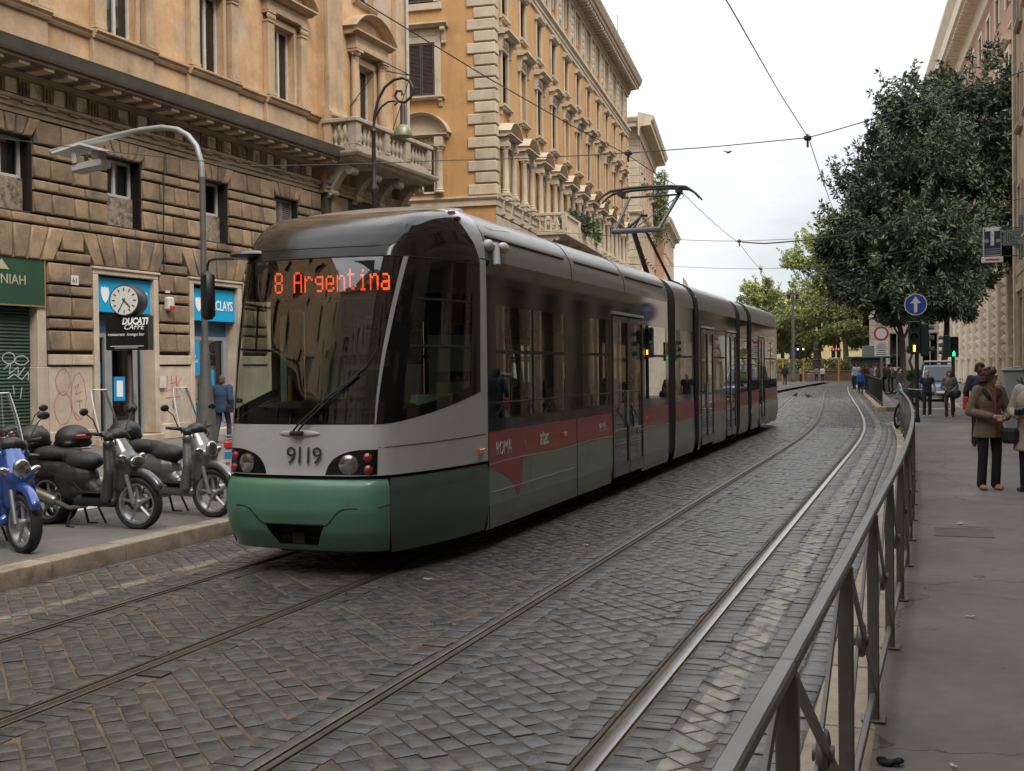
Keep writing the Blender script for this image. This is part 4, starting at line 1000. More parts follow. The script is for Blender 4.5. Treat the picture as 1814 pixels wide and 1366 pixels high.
for s in rc:
    fbox(m_, s-1.35, s-1.12, 0, .08, .2, 4.5); fbox(m_, s+1.12, s+1.35, 0, .08, .2, 4.5); fbox(m_, s-1.35, s+1.35, 0, .12, 4.5, 4.8)
    for a, b, k in ((6.3,8.4,1),(10.6,12.6,0),(14.4,16.2,0)):
        frame(m_, s, a, b, 1.3, .17, .1); sill(m_, s, a, 1.8, .2, False)
m_.build('trim', mat('brown_trim', (.4,.33,.24), .85, var=.2, scale=1.2, streak=.3), RB)
i = 0
for s in rc[:14]:
    for a, b in ((6.3,8.4),(10.6,12.6),(14.4,16.2)): window(RB, s, a, b, 1.3, -.2, mframe=whiteframe, mpane=pane_g)
    m2 = MB(); m2.poly(F(s-1.1,-.25,.3),F(s+1.1,-.25,.3),F(s+1.1,-.25,4.3),F(s-1.1,-.25,4.3)); m2.build('shop_pane', shopg, RB)
m2 = MB(); shutter_leaf(m2, .3, 1.3, 6.9, 8.9, .05, .09); m2.build('open_shutter', mat('grey_green_shutter', (.2,.23,.22), .7, var=.1), RB)
# white palazzo
WA = radians(-4); whitest = mat('white_travertine_tint', (.8,.71,.57), .8, var=.08, scale=.8, bump=.15, bscale=20, tint=True, streak=.15, stain=[((.34,.28,.2),.5,.8,.6)])
salm = mat('salmon_brick_render', (.42,.24,.16), .85, var=.12, scale=.8)
WL = 55
wp = thing('palazzo', 'grand palazzo with white diamond-point stone base and pink upper walls behind the dark trees', 'building', (1.47, 119.75, 0), -pi/2-WA)
wcols = [3+4.4*k for k in range(12)]
hol = [(s-.8, s+.8, a, b) for s in wcols for a, b in ((3.2,7.4),(11,14),(17,20),(22.8,24.6))]
m_ = MB(); holes_wall(m_, 0, WL, 0, 8.9, [h for h in hol if h[3] < 9], 0, .4); shell(m_, 0, WL, 0, 8.9, 25); m_.build('base_wall', whitest, wp)
m_ = MB(); holes_wall(m_, 0, WL, 8.9, 26.5, [h for h in hol if h[2] > 9], 0, .4); shell(m_, 0, WL, 8.9, 26.5, 25); m_.build('upper_wall', salm, wp)
m_ = MB(); fbox(m_, .5, WL-.5, -24, -1.4, .2, 26); m_.build('interior', darkroom, wp)
m_ = MB()
fprof(m_, [(0,25.4),(.2,25.5),(.4,26.3),(1.5,26.6),(1.6,27.3),(2.0,27.9),(2.0,28.2),(0,28.8)], -1.5, WL+1.5); fprof(m_, [(0,8.6),(.2,8.7),(.45,9.),(.45,9.2),(0,9.3)], -.3, WL+.3)
m_.X = Matrix.Translation((WL, 0, 0)) @ Matrix.Rotation(pi/2, 4, 'Z'); fprof(m_, [(0,25.4),(.2,25.5),(.4,26.3),(1.5,26.6),(1.6,27.3),(2.0,27.9),(2.0,28.2),(0,28.8)], 0, 25); m_.X = None
for k in range(int(WL/.9)): fbox(m_, .2+k*.9, .6+k*.9, .3, 1.3, 26.3, 26.6)
for s in wcols:
    frame(m_, s, 11, 14, 1.6, .3, .15); hood(m_, s, 14.7, 3, .6); frame(m_, s, 17, 20, 1.6, .3, .15); hood(m_, s, 20.5, 2.6, .5, False); frame(m_, s, 22.8, 24.6, 1.6, .2, .1)
m_.build('trim', whitest, wp)
dp = MB()
for k, s in enumerate(wcols):
    for sg in (-1, 1):
        a = s+sg*1.38
        z = 2.4; j = 0
        while z < 8.4:
            w = .5 if j % 2 else .42; dp.ct = random.uniform(.85, 1.1)
            q = [(a-w, z), (a+w, z), (a+w, z+.56), (a-w, z+.56)]; R0 = [F(p[0], 0, p[1]) for p in q]; R1 = [F(p[0], .12, p[1]) for p in [(a-w+.03,z+.03),(a+w-.03,z+.03),(a+w-.03,z+.53),(a-w+.03,z+.53)]]
            A, B = dp.ring(R0), dp.ring(R1); dp.bridge(A, B); ap = dp.vert(F(a, .38, z+.28))
            for i in range(4): dp.face((B[i], B[(i+1) % 4], ap))
            z += .58; j += 1
    # half columns between the bays and marble dado
    b = s+2.2; dp.ct = 1.05
    for d in (-.22, .22): fbox(dp, b+d-.17, b+d+.17, 0, .5, .5, 8.3, .08)
    fbox(dp, b-.5, b+.5, 0, .62, 6.9, 7.1, .02)
for a, b in [(s-2.15, s-.85) for s in wcols]+[(s+.85, s+2.0) for s in wcols]: dp.ct = random.uniform(.95, 1.1); fbox(dp, a, b, 0, .25, .25, 2.0, .02); fprof(dp, [(.0,2.0),(.3,2.0),(.4,2.15),(.4,2.25),(0,2.3)], a-.03, b+.03)
dp.build('diamond_point_stones', whitest, wp)
i = 0
for s in wcols:
    for a, b in ((3.2,7.4),(11,14),(17,20),(22.8,24.6)): window(wp, s, a, b, 1.6, -.3, mframe=brownwood, mpane=darkpane)
# pale block closing the view, yellow building at far left of the street end
pale = mat('pale_stone_block_tint', (.55,.5,.43), .8, var=.1, scale=.7, tint=True, streak=.12)
def rust(mb):
    z = .6
    while z < 7.6:
        for a, b in ((0,1.6),(3.9,4.9),(7.1,8.2)):
            n = max(1, int((b-a)/.8)); 
            for k in range(n): mb.ct = random.uniform(.9, 1.08); fbox(mb, a+(b-a)*k/n+.02, a+(b-a)*(k+1)/n-.02, 0, .09, z, z+.66, .03)
        z += .72
    fprof(mb, [(0,7.7),(.2,7.8),(.3,8.),(0,8.1)], -.1, 12); fprof(mb, [(0,1.0),(.15,1.0),(.15,1.2),(0,1.25)], 0, 12)
fb = palazzo('pale stone building at the end of the street, corner beside the green plane tree', (-5.5, 125, -1.2), 0, 12, 19, 30, pale, pale, [2.75, 6, 9.2], [(2.6,6.2,1.5,'base'),(9,11.6,1.3,'hood'),(13.6,15.6,1.2,'plain')], (.9, 1.2), base=rust, quoin=False, panes=darkpane)
yel = mat('yellow_render', (.5,.4,.2), .85, var=.08, scale=.5)
yb = palazzo('yellow building half hidden behind the plane trees at the far left', (-27, 176, -.5), radians(-4), 26, 9.0, 14, yel, stone_m, [1.6+2.6*k for k in range(10)], [(1.4,3.2,1.2,'plain'),(4.6,6.6,1.2,'plain')], (.6, .8), quoin=False, panes=darkpane)
rp2 = palazzo('unseen brown palazzo added behind the camera for the tram windscreen reflection', (10, -29, 0), pi, 38, 26, 10, mat('reflected_ochre', (.38,.31,.24), .85, var=.15, scale=.7), stone_m, [2.2+3.6*k for k in range(11)], [(.4,4.2,1.9,'plain'),(5.6,7.2,1.2,'plain'),(9,11.6,1.2,'arch'),(13.6,15.8,1.2,'hood'),(18,20,1.2,'plain')], (1., 1.3), quoin=False)  # out of view, added only to fill the windscreen reflection
# ------------------------------------------------------------------ tram
silver = mat('tram_silver_paint', (.55,.55,.555), .4, .2, var=.05, scale=1.5, coat=.3, stain=[((.36,.34,.33),.4,1.1,.62),((.3,.27,.23),.35,5.5,.6)])
green = mat('tram_green_paint', (.1,.245,.165), .36, .05, var=.12, scale=1.3, coat=.4, stain=[((.05,.11,.075),.5,1.6,.58),((.07,.075,.06),.55,4.,.62)], bump=.04, bscale=9)
greengrey = mat('tram_grey_green_skirt', (.165,.22,.175), .32, .05, var=.12, scale=1.2, coat=.4, stain=[((.09,.095,.08),.6,1.3,.58)])
redband = mat('tram_red_band', (.3,.04,.042), .35, .0, var=.1, scale=1.5, coat=.25)
blackp = mat('tram_black_gloss', (.012,.011,.011), .06, 0, var=0, spec=.45)
browm = mat('tram_brow_black_gloss', (.018,.017,.017), .15, 0, var=.15, scale=2, spec=.28)
rubber = mat('black_rubber', (.015,.015,.015), .6, var=.1)
bellow_m = mat('gangway_rubber', (.035,.03,.028), .7, var=.2, scale=5)
chrome = mat('bright_trim', (.5,.52,.55), .25, .4, var=.05)
scr_g = glass('windscreen_glass', (.58,.64,.61), .08, .005)
side_g = glass('tram_side_glass', (.42,.47,.44), .12, .005)
lampg = mat('lamp_glass', (.42,.42,.41), .1, .85, var=.5, scale=14, coat=1)
redl = mat('red_lamp', (.3,.02,.02), .15, var=0, coat=1); orl = mat('orange_lamp', (.75,.2,.02), .2, var=0, coat=1)
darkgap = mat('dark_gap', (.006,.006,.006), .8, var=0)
TX, TY = -5.29, 8.75
T = thing('tram', 'silver and green articulated tram with a red side band and an orange destination display', 'tram', (TX, TY, 0))
PLAN = [(0,0),(.2,.004),(.35,.014),(.5,.032),(.62,.06),(.71,.1),(.78,.16),(.84,.26),(.89,.4),(.95,.61),(1.0,.82),(1.05,1.08),(1.09,1.38),(1.115,1.62),(1.13,1.9)]
AL = [0]
for a, b in zip(PLAN, PLAN[1:]): AL.append(AL[-1]+math.hypot(b[0]-a[0], b[1]-a[1]))
LMAX = AL[-1]; PXT = list(zip(AL, [p[0] for p in PLAN])); PYT = list(zip(AL, [p[1] for p in PLAN]))
PUSH = [(.2,.12),(.4,.03),(.6,0),(.89,.02),(.92,.04),(1.36,.085),(1.6,.12),(2.,.19),(2.5,.3),(2.87,.4),(3.,.48),(3.1,.57),(3.2,.69),(3.3,.88),(3.36,1.05),(3.41,1.32),(3.45,1.6)]
LATS = [(.2,.965),(.45,1.),(2.6,1.),(2.95,.997),(3.1,.985),(3.2,.96),(3.3,.915),(3.36,.875),(3.41,.82),(3.45,.74)]
LATF = [(.2,.965),(.45,1.),(3.1,1.),(3.2,.995),(3.3,.985),(3.36,.97),(3.41,.94),(3.45,.9)]
def smoothi(x, tab): return (interp(x-.02, tab)+interp(x, tab)*2+interp(x+.02, tab))/4
def Sf(l, z, off=0.):
    sg = -1 if l < 0 else 1; l = abs(l)
    def P(q): return smoothi(q, PXT), smoothi(q, PYT)
    hx, dy = P(l); a = smoothi(z, PUSH); k = smoothi(z, LATS)
    w_l = min(1, max(0, (l-1.1)/(LMAX-1.1))); w_l = w_l*w_l*(3-2*w_l); k = smoothi(z, LATF)*(1-w_l)+k*w_l
    y = a+(1.9-a)*(dy/1.9)
    if off:
        (x0, y0), (x1, y1) = P(max(0, l-.02)), P(min(LMAX, l+.02)); tx, ty = x1-x0, y1-y0; n = math.hypot(tx, ty) or 1
        hx += off*ty/n; y -= off*tx/n
    return Vector((sg*hx*k, y, z))
def lin(a, b, n): return [a+(b-a)*i/n for i in range(n+1)]
def patch(mb, l0, l1, zs, n, off=0., rear=None):
    f0 = l0 if callable(l0) else (lambda z: l0); f1 = l1 if callable(l1) else (lambda z: l1); fo = off if callable(off) else (lambda z: off)
    rows = []
    for z in zs:
        a, b = f0(z), f1(z); rows.append([mb.vert(rp_(Sf(a+(b-a)*i/n, z, fo(z)), rear)) for i in range(n+1)])
    for r, q in zip(rows, rows[1:]):
        for i in range(n): mb.face((r[i], r[i+1], q[i+1], q[i]))
TL = 27.5
def rp_(p, rear): return Vector((p.x, TL-p.y, p.z)) if rear else p
def seam(mb, pts, r=.006, off=.012): mb.tube([Sf(l, z, off) for l, z in pts], r, 5)
BOFF = [(.2,-.03),(.28,-.01),(.42,.012),(.6,.026),(.74,.024),(.82,.012),(.87,-.01),(.895,-.045)]
bo_f = lambda z: interp(z, BOFF)
hole = lambda z: .2+(max(z, .29)-.29)/.185*.1
lw = lambda z: .735+.165*max(0, (z-1.37)/1.5)**1.9
LB = .885
zt = lambda l: 1.365+.25*max(0, (abs(l)-.8)/1.6)**1.25
LR = [(1.3,2.42),(2.9,2.42),(3.0,2.36),(3.1,2.25),(3.2,2.07),(3.27,1.93),(3.33,1.7),(3.38,1.4),(3.405,1.15),(3.425,.9)]
lr = lambda z: interp(z, LR)
for rear in (None, 1):
    m_ = MB()
    patch(m_, lambda z: -.9, lambda z: -hole(z), lin(.29,.475,5), 14, bo_f, rear); patch(m_, hole, .9, lin(.29,.475,5), 14, bo_f, rear)
    patch(m_, -.9, .9, lin(.475,.895,12), 32, bo_f, rear); patch(m_, -.9, .9, lin(.235,.29,3), 32, bo_f, rear)
    m_.build('bumper', green, T, smooth=50)
    for sg in (-1, 1): m_ = MB(); patch(m_, sg*.912, sg*LMAX, lin(.215,.885,10), 18, lambda z: bo_f(z)*.4*1, rear); m_.build('cab_skirt', mat('tram_dark_green_skirt', (.07,.125,.098), .36, .05, var=.15, scale=1.3, coat=.4, stain=[((.04,.06,.05),.5,1.6,.58)]), T, smooth=50)
    m_ = MB()
    for i, (l0, l1) in enumerate(((-LMAX, LMAX),)):
        ls = lin(l0, l1, 96); rows = []
        for k in range(11): rows.append([m_.vert(rp_(Sf(l, .915+(zt(l)-.915)*k/10, .0), rear)) for l in ls])
        for r, q in zip(rows, rows[1:]):
            for j in range(len(ls)-1): m_.face((r[j], r[j+1], q[j+1], q[j]))
    for sg in (-1, 1):
        patch(m_, lambda z: sg*lr(z), sg*LMAX, lin(1.56,2.95,20)+lin(2.95,3.425,16)[1:], 8, 0, rear)
    m_.build('cab_shell', silver, T, smooth=45); m_ = MB()
    # roof cap behind the brow
    ls = lin(-LMAX, LMAX, 60); rows = []
    for k in range(8):
        v = k/7; row = []
        for l in ls:
            p = Sf(l, 3.425); q = Vector((p.x*.93*(1-.1*v), max(p.y, 1.0)+.9*v if abs(l) < 1 else p.y, 3.52)); 
            x = p.x*(1-.06*v); y = p.y+(1.95-p.y)*v; zz = 3.425+(.11-.14*(abs(x)/1.)**2*.5)*sin(v*pi/2)
            row.append(m_.vert(rp_(Vector((x, y, zz)), rear)))
        rows.append(row)
    for r, q in zip(rows, rows[1:]):
        for j in range(len(ls)-1): m_.face((r[j], r[j+1], q[j+1], q[j]))
    m_.build('cab_roof', mat('tram_roof_dark', (.12,.118,.118), .35, .2, var=.1, scale=1.5, coat=.4), T, smooth=45)
    m_ = MB(); patch(m_, -LB, LB, lin(2.89,3.43,22), 40, 0, rear); brow = m_.build('brow', browm, T, smooth=50)
    m_ = MB(); patch(m_, lambda z: -lw(z), lw, lin(1.375,2.875,24), 34, 0, rear); m_.build('windscreen', scr_g, T, smooth=60)
    for sg in (-1, 1): m_ = MB(); patch(m_, lambda z: sg*lw(z), lambda z: sg*(lw(z)+.014+.05*(z-1.37)/1.5), lin(1.37,2.88,24), 3, .014, rear); m_.build('windscreen_trim', chrome, T, smooth=50)
    # black surround and side cab window, arch-shaped
    for sg in (-1, 1):
        m_ = MB(); A = lambda z: sg*(lw(z)+.025+.03*(z-1.37)/1.5) if z < 2.88 else sg*LB
        Z = lin(1.37,2.9,24)
        # panel cut along the rising sill line: column-wise strips
        nb = 30
        for j in range(nb):
            f0, f1 = j/nb, (j+1)/nb
            # skip the glazed part
            def L(f, z): a, b = abs(A(z)), lr(z); return a+(b-a)*f
            glazed = 5 <= j < 26
            zz = []
            zb0, zb1 = zt(L(f0,1.5)), zt(L(f1,1.5))
            segs = [(0, .07), (.77, 1)] if glazed else [(0, 1)]
            for u0, u1 in segs:
                n = max(1, int((u1-u0)*24)); prev = None
                for k in range(n+1):
                    u = u0+(u1-u0)*k/n; z0 = zb0+(2.9-zb0)*u; z1 = zb1+(2.9-zb1)*u
                    cur = (m_.vert(rp_(Sf(sg*L(f0,z0), z0, .002), rear)), m_.vert(rp_(Sf(sg*L(f1,z1), z1, .002), rear)))
                    if prev: m_.face((prev[0], prev[1], cur[1], cur[0]))
                    prev = cur
        patch(m_, sg*LB, lambda z: sg*max(lr(z), LB+.001), lin(2.9,3.425,18), 16, .002, rear)
        m_.build('cab_side_panel', blackp, T, smooth=50)
    for sg in (-1, 1):
        m_ = MB(); rows = []
        for k in range(15):
            row = []
            for j in range(5, 27):
                f = j/30; zb = zt(abs(lw(1.5))+.03+(2.42-lw(1.5))*f); z = zb+(2.9-zb)*(.06+.72*k/14); a = lw(z)+.025+.03*(z-1.37)/1.5
                row.append(m_.vert(rp_(Sf(sg*(a+(lr(z)-a)*f), z, -.006), rear)))
            rows.append(row)
        for r, q in zip(rows, rows[1:]):
            for j in range(len(r)-1): m_.face((r[j], r[j+1], q[j+1], q[j]))
        m_.build('cab_side_window', glass('cab_glass', (.76,.82,.78), .02, .005), T, smooth=60)
        m_ = MB()
        for zb_ in (2.06, 2.5): m_.tube([Sf(sg*(lw(zb_)+.05+(lr(zb_)-lw(zb_)-.05)*f), zb_, -.004) for f in lin(.17,.86,14)], .014, 5)
        m_.tube([Sf(sg*1.6, z, -.004) for z in lin(2.06,2.5,4)], .012, 5)
        if not rear: m_.build('glazing_bar', rubber, T)
    # lamps
    for sg in (-1, 1):
        HL = [(.925,.30),(1.0,.325),(1.06,.37),(1.1,.43),(1.13,.52),(1.145,.62)]
        m_ = MB(); patch(m_, lambda z: sg*interp(z, HL), sg*.775, lin(.925,1.145,14), 16, .006, rear); h = m_.build('headlight', blackp, T, smooth=50)
        def lamp(l, z, r, mm, nm, dome=.03):
            p = Sf(sg*l, z, .004); n = (Sf(sg*l, z, .05)-Sf(sg*l, z, 0)).normalized()
            if rear: p = rp_(p, 1); n.y = -n.y
            q = n.to_track_quat('Z', 'Y').to_matrix().to_4x4(); q.translation = p
            b = MB(); b.X = q; b.lathe([(r*1.08,0),(r*1.08,.012),(r,.014),(r*.8,dome*.8),(r*.45,dome*1.05),(0,dome*1.15)], (0,0,0), 20); b.build(nm, mm, h, smooth=50)
        lamp(.52, 1.015, .082, lampg, 'lamp'); lamp(.685, 1.075, .038, redl if not rear else redl, 'lamp'); lamp(.695, .968, .038, redl, 'lamp')
    if not rear:
        m_ = MB(); patch(m_, lambda z: -hole(z)-.1, lambda z: hole(z)+.1, lin(.2,.5,4), 4, -.12); m_.box((-.06,-.02+.1,.3),(.06,.5,.4)); m_.box((-.2,.14,.33),(.2,.2,.36)); m_.build('coupler_recess', darkgap, T)
m_ = MB()
for sg in (-1, 1):
    m_.tube([Sf(sg*l, z, bo_f(z)+.001) for l, z in ((.9,.655),(.8,.64),(.6,.635),(.5,.63),(.45,.61),(.4,.56),(.34,.49),(.3,.475))], .005, 5); m_.tube([Sf(sg*.906, z, .005) for z in lin(.25,.885,8)], .006, 5)
m_.tube([Sf(l, .482, bo_f(.482)) for l in lin(-.3,.3,8)], .008, 5)
m_.tube([Sf(l, 2.882, .0) for l in lin(-2.42,2.42,50)], .007, 5); m_.tube([Sf(l, z, .001) for l, z in [(-.8,3.4),(-.82,3.2),(-.8,3.02),(-.74,2.985)]+[(a, 2.98) for a in lin(-.6,.6,12)]+[(.74,2.985),(.8,3.02),(.82,3.2),(.8,3.4)]], .004, 5)
for sg in (-1, 1): m_.tube([Sf(sg*l, 2.952, .001) for l in lin(2.42,LMAX,4)], .005, 5); m_.tube([Sf(sg*l, 1.16+.03*(l-.78)/1.8, .0) for l in lin(.78,2.55,20)], .004, 5)
m_.build('panel_seam', darkgap, T)
m_ = MB(); patch(m_, -LMAX, LMAX, [.88,.92], 60, -.03); m_.build('bumper_gap_shadow', darkgap, T)  # black strip carries the shadow line in the gap above the bumper
# wiper; the highlight of its scooped recess is put in as a pale bump
m_ = MB(); q = Matrix.Translation(Sf(.03, 1.285, .0)) @ Matrix.Diagonal((1,1,1,1)); m_.ell(Sf(.03,1.285,0), (.21,.018,.032), 18, 8); m_.build('wiper_recess_highlight', mat('tram_recess_highlight', (.5,.5,.5), .35, .2, var=.05), T, smooth=60)
m_ = MB(); b = Sf(.03,1.29,.04); m_.cyl(b-Vector((.07,0,0)), b+Vector((.05,0,0)), .022)
for d in (0, .05): m_.tube([Sf(-.03+d,1.29,.04), Sf(.04+d,1.37,.05), Sf(.3+d*.8,1.6,.045), Sf(.56+d*.3,1.80,.035)], .0095, 6)
m_.tube([Sf(.2,1.48,.02), Sf(.45,1.72,.02), Sf(.64,1.88,.018), Sf(.72,2.03,.018)], .008, 6); m_.build('wiper', rubber, T)
text('9119', 'fleet_number', mat('ink'), T, .215, Sf(.09, 1.085, .012)+Vector((0,-.004,0)), (pi/2-.1,0,0), depth=.001, sx=1.02, spacing=.8)
# destination display
FONT = {'8':['01110','10001','10001','10001','01110','10001','10001','10001','01110'],'A':['01110','10001','10001','10001','11111','10001','10001','10001','10001'],
'r':['00000','00000','10110','11001','10000','10000','10000','10000','10000'],'g':['00000','00000','01111','10001','10001','01111','00001','00001','01110'],'e':['00000','00000','01110','10001','10001','11111','10000','10001','01110'],
'n':['00000','00000','10110','11001','10001','10001','10001','10001','10001'],'t':['01000','01000','11110','01000','01000','01000','01000','01001','00110'],'i':['00100','00000','01100','00100','00100','00100','00100','00100','01110'],'a':['00000','00000','01110','00001','00001','01111','10001','10001','01111'],' ':['00000']*9}
led = mat('led_orange_red', (1.,.09,.02), .5, var=0, emit=1.7); m_ = MB()
xx = -.395
for ch in '8 Argentina':
    wch = .1125 if ch != ' ' else .09
    if ch == ' ': xx += wch; continue
    for r, row in enumerate(FONT[ch]):
        for c, v in enumerate(row):
            if v == '1': 
                for hlf in (0, 1):
                    x = xx+c*.0178; z = 2.755-r*.0215-hlf*.0108+(.012 if ch == 't' else 0); m_.box((x-.0062, .395, z-.0025), (x+.0062, .4, z+.0025))
    xx += wch
m_.build('destination_display', led, T)
m_ = MB(); m_.box((-.62,.41,2.5),(.62,.5,2.84)); m_.build('display_case', mat('matt_black', (.008,.008,.008), .6, var=0), T)
# body sections
def RX(z):  # roof shoulder half-width
    return interp(z, [(2.95,1.13),(3.1,1.118),(3.2,1.09),(3.3,1.035),(3.36,.985),(3.41,.92),(3.46,.82),(3.49,.68),(3.51,.45),(3.52,0.0)])
ZR = [2.95,3.02,3.1,3.16,3.2,3.25,3.3,3.33,3.36,3.385,3.41,3.435,3.46,3.475,3.49,3.5,3.51,3.52]
SEC = [(1.9,10.5,'long'),(11.05,12.9,'mid'),(13.25,17.95,'long'),(18.5,19.95,'mid'),(20.4,TL-1.9,'long')]
WIN = {0:[(2.15,4.5),(5.3,6.6),(8.75,10.3)],1:[(11.2,12.75)],2:[(15.05,16.4)],3:[(18.65,19.8)],4:[(20.55,21.6),(23.05,25.4)]}
DOOR = {0:[(6.75,8.6)],2:[(13.5,14.9),(16.5,17.85)],4:[(21.75,22.95)]}
def ypanel(mb, x, y0, y1, z0, z1, holes=()):
    ys = sorted({y0, y1, *[h[0] for h in holes], *[h[1] for h in holes]}); zs = sorted({z0, z1, *[h[2] for h in holes], *[h[3] for h in holes]})
    ys = [y for y in ys if y0 <= y <= y1]; zs = [z for z in zs if z0 <= z <= z1]
    for a, b in zip(ys, ys[1:]):
        for c, d in zip(zs, zs[1:]):
            if any(h[0] < (a+b)/2 < h[1] and h[2] < (c+d)/2 < h[3] for h in holes): continue
            q = [(x,a,c),(x,b,c),(x,b,d),(x,a,d)]; mb.poly(*(q if x > 0 else q[::-1]))
for i, (y0, y1, kd) in enumerate(SEC):
    m_ = MB(); ys = lin(y0, y1, 4)
    pr = [(RX(z), z) for z in ZR]; pr = pr+[(-x, z) for x, z in pr[::-1][1:]]
    rows = [m_.ring([(x*(.985 if kd == 'mid' else 1), y, z-(.02 if kd == 'mid' else 0)) for x, z in pr]) for y in ys]
    for a, b in zip(rows, rows[1:]): m_.bridge(a, b, False)
    for sg in (-1, 1): m_.cyl((sg*1.08, y0+.15, 3.215), (sg*1.08, y1-.15, 3.215), .004, n=4)
    m_.build('roof_panel', mat('tram_roof_grey', (.27,.265,.265), .4, .25, var=.08, scale=1.2, coat=.3, stain=[((.17,.16,.15),.5,.9,.6)]), T, smooth=40)
    k = .985 if kd == 'mid' else 1
    for sg in (-1, 1):
        X_ = sg*1.13*k; dh = [(a, b, .2, 2.62) for a, b in DOOR.get(i, [])]
        wh = [(a, b, 1.33, 2.5) for a, b in WIN[i]]
        m_ = MB(); ypanel(m_, X_, y0, y1, .45, .86, dh)
        m2 = [(X_, .45), (X_*.985, .3), (X_*.965, .2)]
        yy = sorted({y0, y1, *[v for d in dh for v in d[:2]]})
        for a, b in zip(yy, yy[1:]):
            if any(d[0] < (a+b)/2 < d[1] for d in dh): continue
            for (xa, za), (xb, zb) in zip(m2, m2[1:]): m_.poly((xa,a,za),(xb,a,zb),(xb,b,zb),(xa,b,za))
        m_.build('skirt_panel', greengrey, T)
        m_ = MB(); ypanel(m_, X_, y0, y1, .86, 1.2, dh); m_.build('red_band', redband, T)
        m_ = MB(); ypanel(m_, X_, y0, y1, 1.2, 2.95, dh+wh); m_.build('window_surround', blackp, T)
        for a, b in WIN[i]:
            m_ = MB(); ypanel(m_, X_-sg*.004, a, b, 1.33, 2.5); w = m_.build('side_window', side_g, T)
            m_ = MB()
            for z in (2.02,): m_.box((X_-sg*.025, a, z-.018), (X_+sg*.004, b, z+.018))
            if b-a > 2: m_.box((X_-sg*.025, (a+b)/2-.02, 1.33), (X_+sg*.003, (a+b)/2+.02, 2.5))
            m_.build('glazing_bar', rubber, w)
        for a, b, *_ in dh:
            d = MB(); c = (a+b)/2; fr_ = .05
            for u, v in ((a+.015, c-.006), (c+.006, b-.015)):
                x0, x1 = X_-sg*.03, X_+sg*.012
                d.cbox((x0,u,.27),(x1,u+fr_,2.58),.006); d.cbox((x0,v-fr_,.27),(x1,v,2.58),.006); d.cbox((x0,u+fr_,2.5),(x1,v-fr_,2.58),.006); d.cbox((x0,u+fr_,.27),(x1,v-fr_,.45),.006)
            dr = d.build('door', mat('door_frame_dark', (.05,.045,.045), .3, .2, var=.1, coat=.5), T)
            m_ = MB(); ypanel(m_, X_-sg*.004, a+.06, c-.05, .45, 2.5); ypanel(m_, X_-sg*.004, c+.05, b-.06, .45, 2.5); m_.build('pane', side_g, dr)
            m_ = MB(); m_.box((X_-sg*.02,a,2.6),(X_+sg*.03,b,2.64)); m_.build('door_header', chrome, dr); m_ = MB(); m_.cyl((X_+sg*.02,c-.12,1.0),(X_+sg*.02,c-.12,1.5),.012,n=6); m_.build('handle', chrome, dr)
# white wave edge above the skirt, arrow-shaped red tail, seams
m_ = MB(); x = 1.1325
for i, (y0, y1, kd) in enumerate(SEC):
    if kd == 'mid': continue
    n = 16; P = [(x, y0+(y1-y0)*k/n, .865+.012*sin(k*1.1)) for k in range(n+1)]
    dd = DOOR.get(i, [])
    for a, b in zip(P, P[1:]):
        if any(d[0] < (a[1]+b[1])/2 < d[1] for d in dd): continue
        m_.poly(a, b, (b[0], b[1], b[2]+.014), (a[0], a[1], a[2]+.014))
m_.build('pale_edge_line', mat('pale_line', (.42,.44,.4), .4, var=.2), T)
m_ = MB(); m_.poly((x,1.92,.86),(x,2.95,.86),(x,2.9,.6),(x,2.78,.46),(x,2.55,.66),(x,2.2,.78),(x,1.92,.84)); m_.build('red_arrow', redband, T)
m_ = MB(); 
for y0, y1 in ((2.0,4.9),): m_.box((x-.004,y0,.575),(x+.002,y1,.588))
m_.build('skirt_trim', chrome, T)
m_ = MB()
for y in (1.905, 5.0, 10.42): m_.box((x-.004,y-.006,.22),(x+.001,y+.006,1.2))
for y in (4.85, 7.5): 
    pts = [(RX(z)+.002, y, z+.001) for z in ZR]; m_.tube(pts, .005, 4)
for a, b in ((1.95,4.6),(5.05,7.3),(7.65,10.2)):
    m_.tube([(1.098,a,3.19),(1.098,b,3.19)], .012, 5)
m_.build('panel_seam', darkgap, T)
# gangway bellows
for y0, y1 in ((10.5,11.05),(12.9,13.25),(17.95,18.5),(19.95,20.4)):
    m_ = MB(); n = 6; rows = []
    for k in range(n*2+1):
        y = y0+(y1-y0)*k/(2*n); e = 1.02 if k % 2 == 0 else .975
        if k in (0, 2*n): e = 1.01
        pr = [(.93,.2),(1.1,.35),(1.12,.9),(1.12,1.9)]+[(RX(z)*1.0, z-.03) for z in ZR]; full = [(a*e, c) for a, c in pr]+[(-a*e, c) for a, c in pr[::-1][1:]]
        rows.append(m_.ring([(a, y, c) for a, c in full]))
    for a, b in zip(rows, rows[1:]): m_.bridge(a, b, False)
    m_.build('gangway', bellow_m, T)
# interior, floor, underframe
m_ = MB(); m_.box((-1.08,2.0,.36),(1.08,TL-2.,.42)); m_.box((-.75,.5,.37),(.75,1.99,.41)); m_.build('floor', mat('tram_floor', (.06,.06,.065), .7), T)
m_ = MB(); m_.box((-1.05,2.0,2.75),(1.05,TL-2,2.82)); m_.box((-1.1,1.9,2.5),(-1.02,TL-1.9,2.9)); m_.box((1.02,1.9,2.55),(1.1,TL-1.9,2.9)); m_.build('ceiling', mat('tram_ceiling', (.12,.12,.115), .7), T)
m_ = MB(); m_.box((-.9,.75,1.2),(.9,1.25,1.5)); patch(m_, lambda z: -lw(1.5)+.05, lambda z: lw(1.5)-.05, [1.1,1.42], 10, -.12); m_.ell((0,.85,1.5),(.85,.35,.07),20,8); m_.build('dashboard', mat('dash_teal', (.045,.07,.068), .6, var=.1), T, smooth=40)
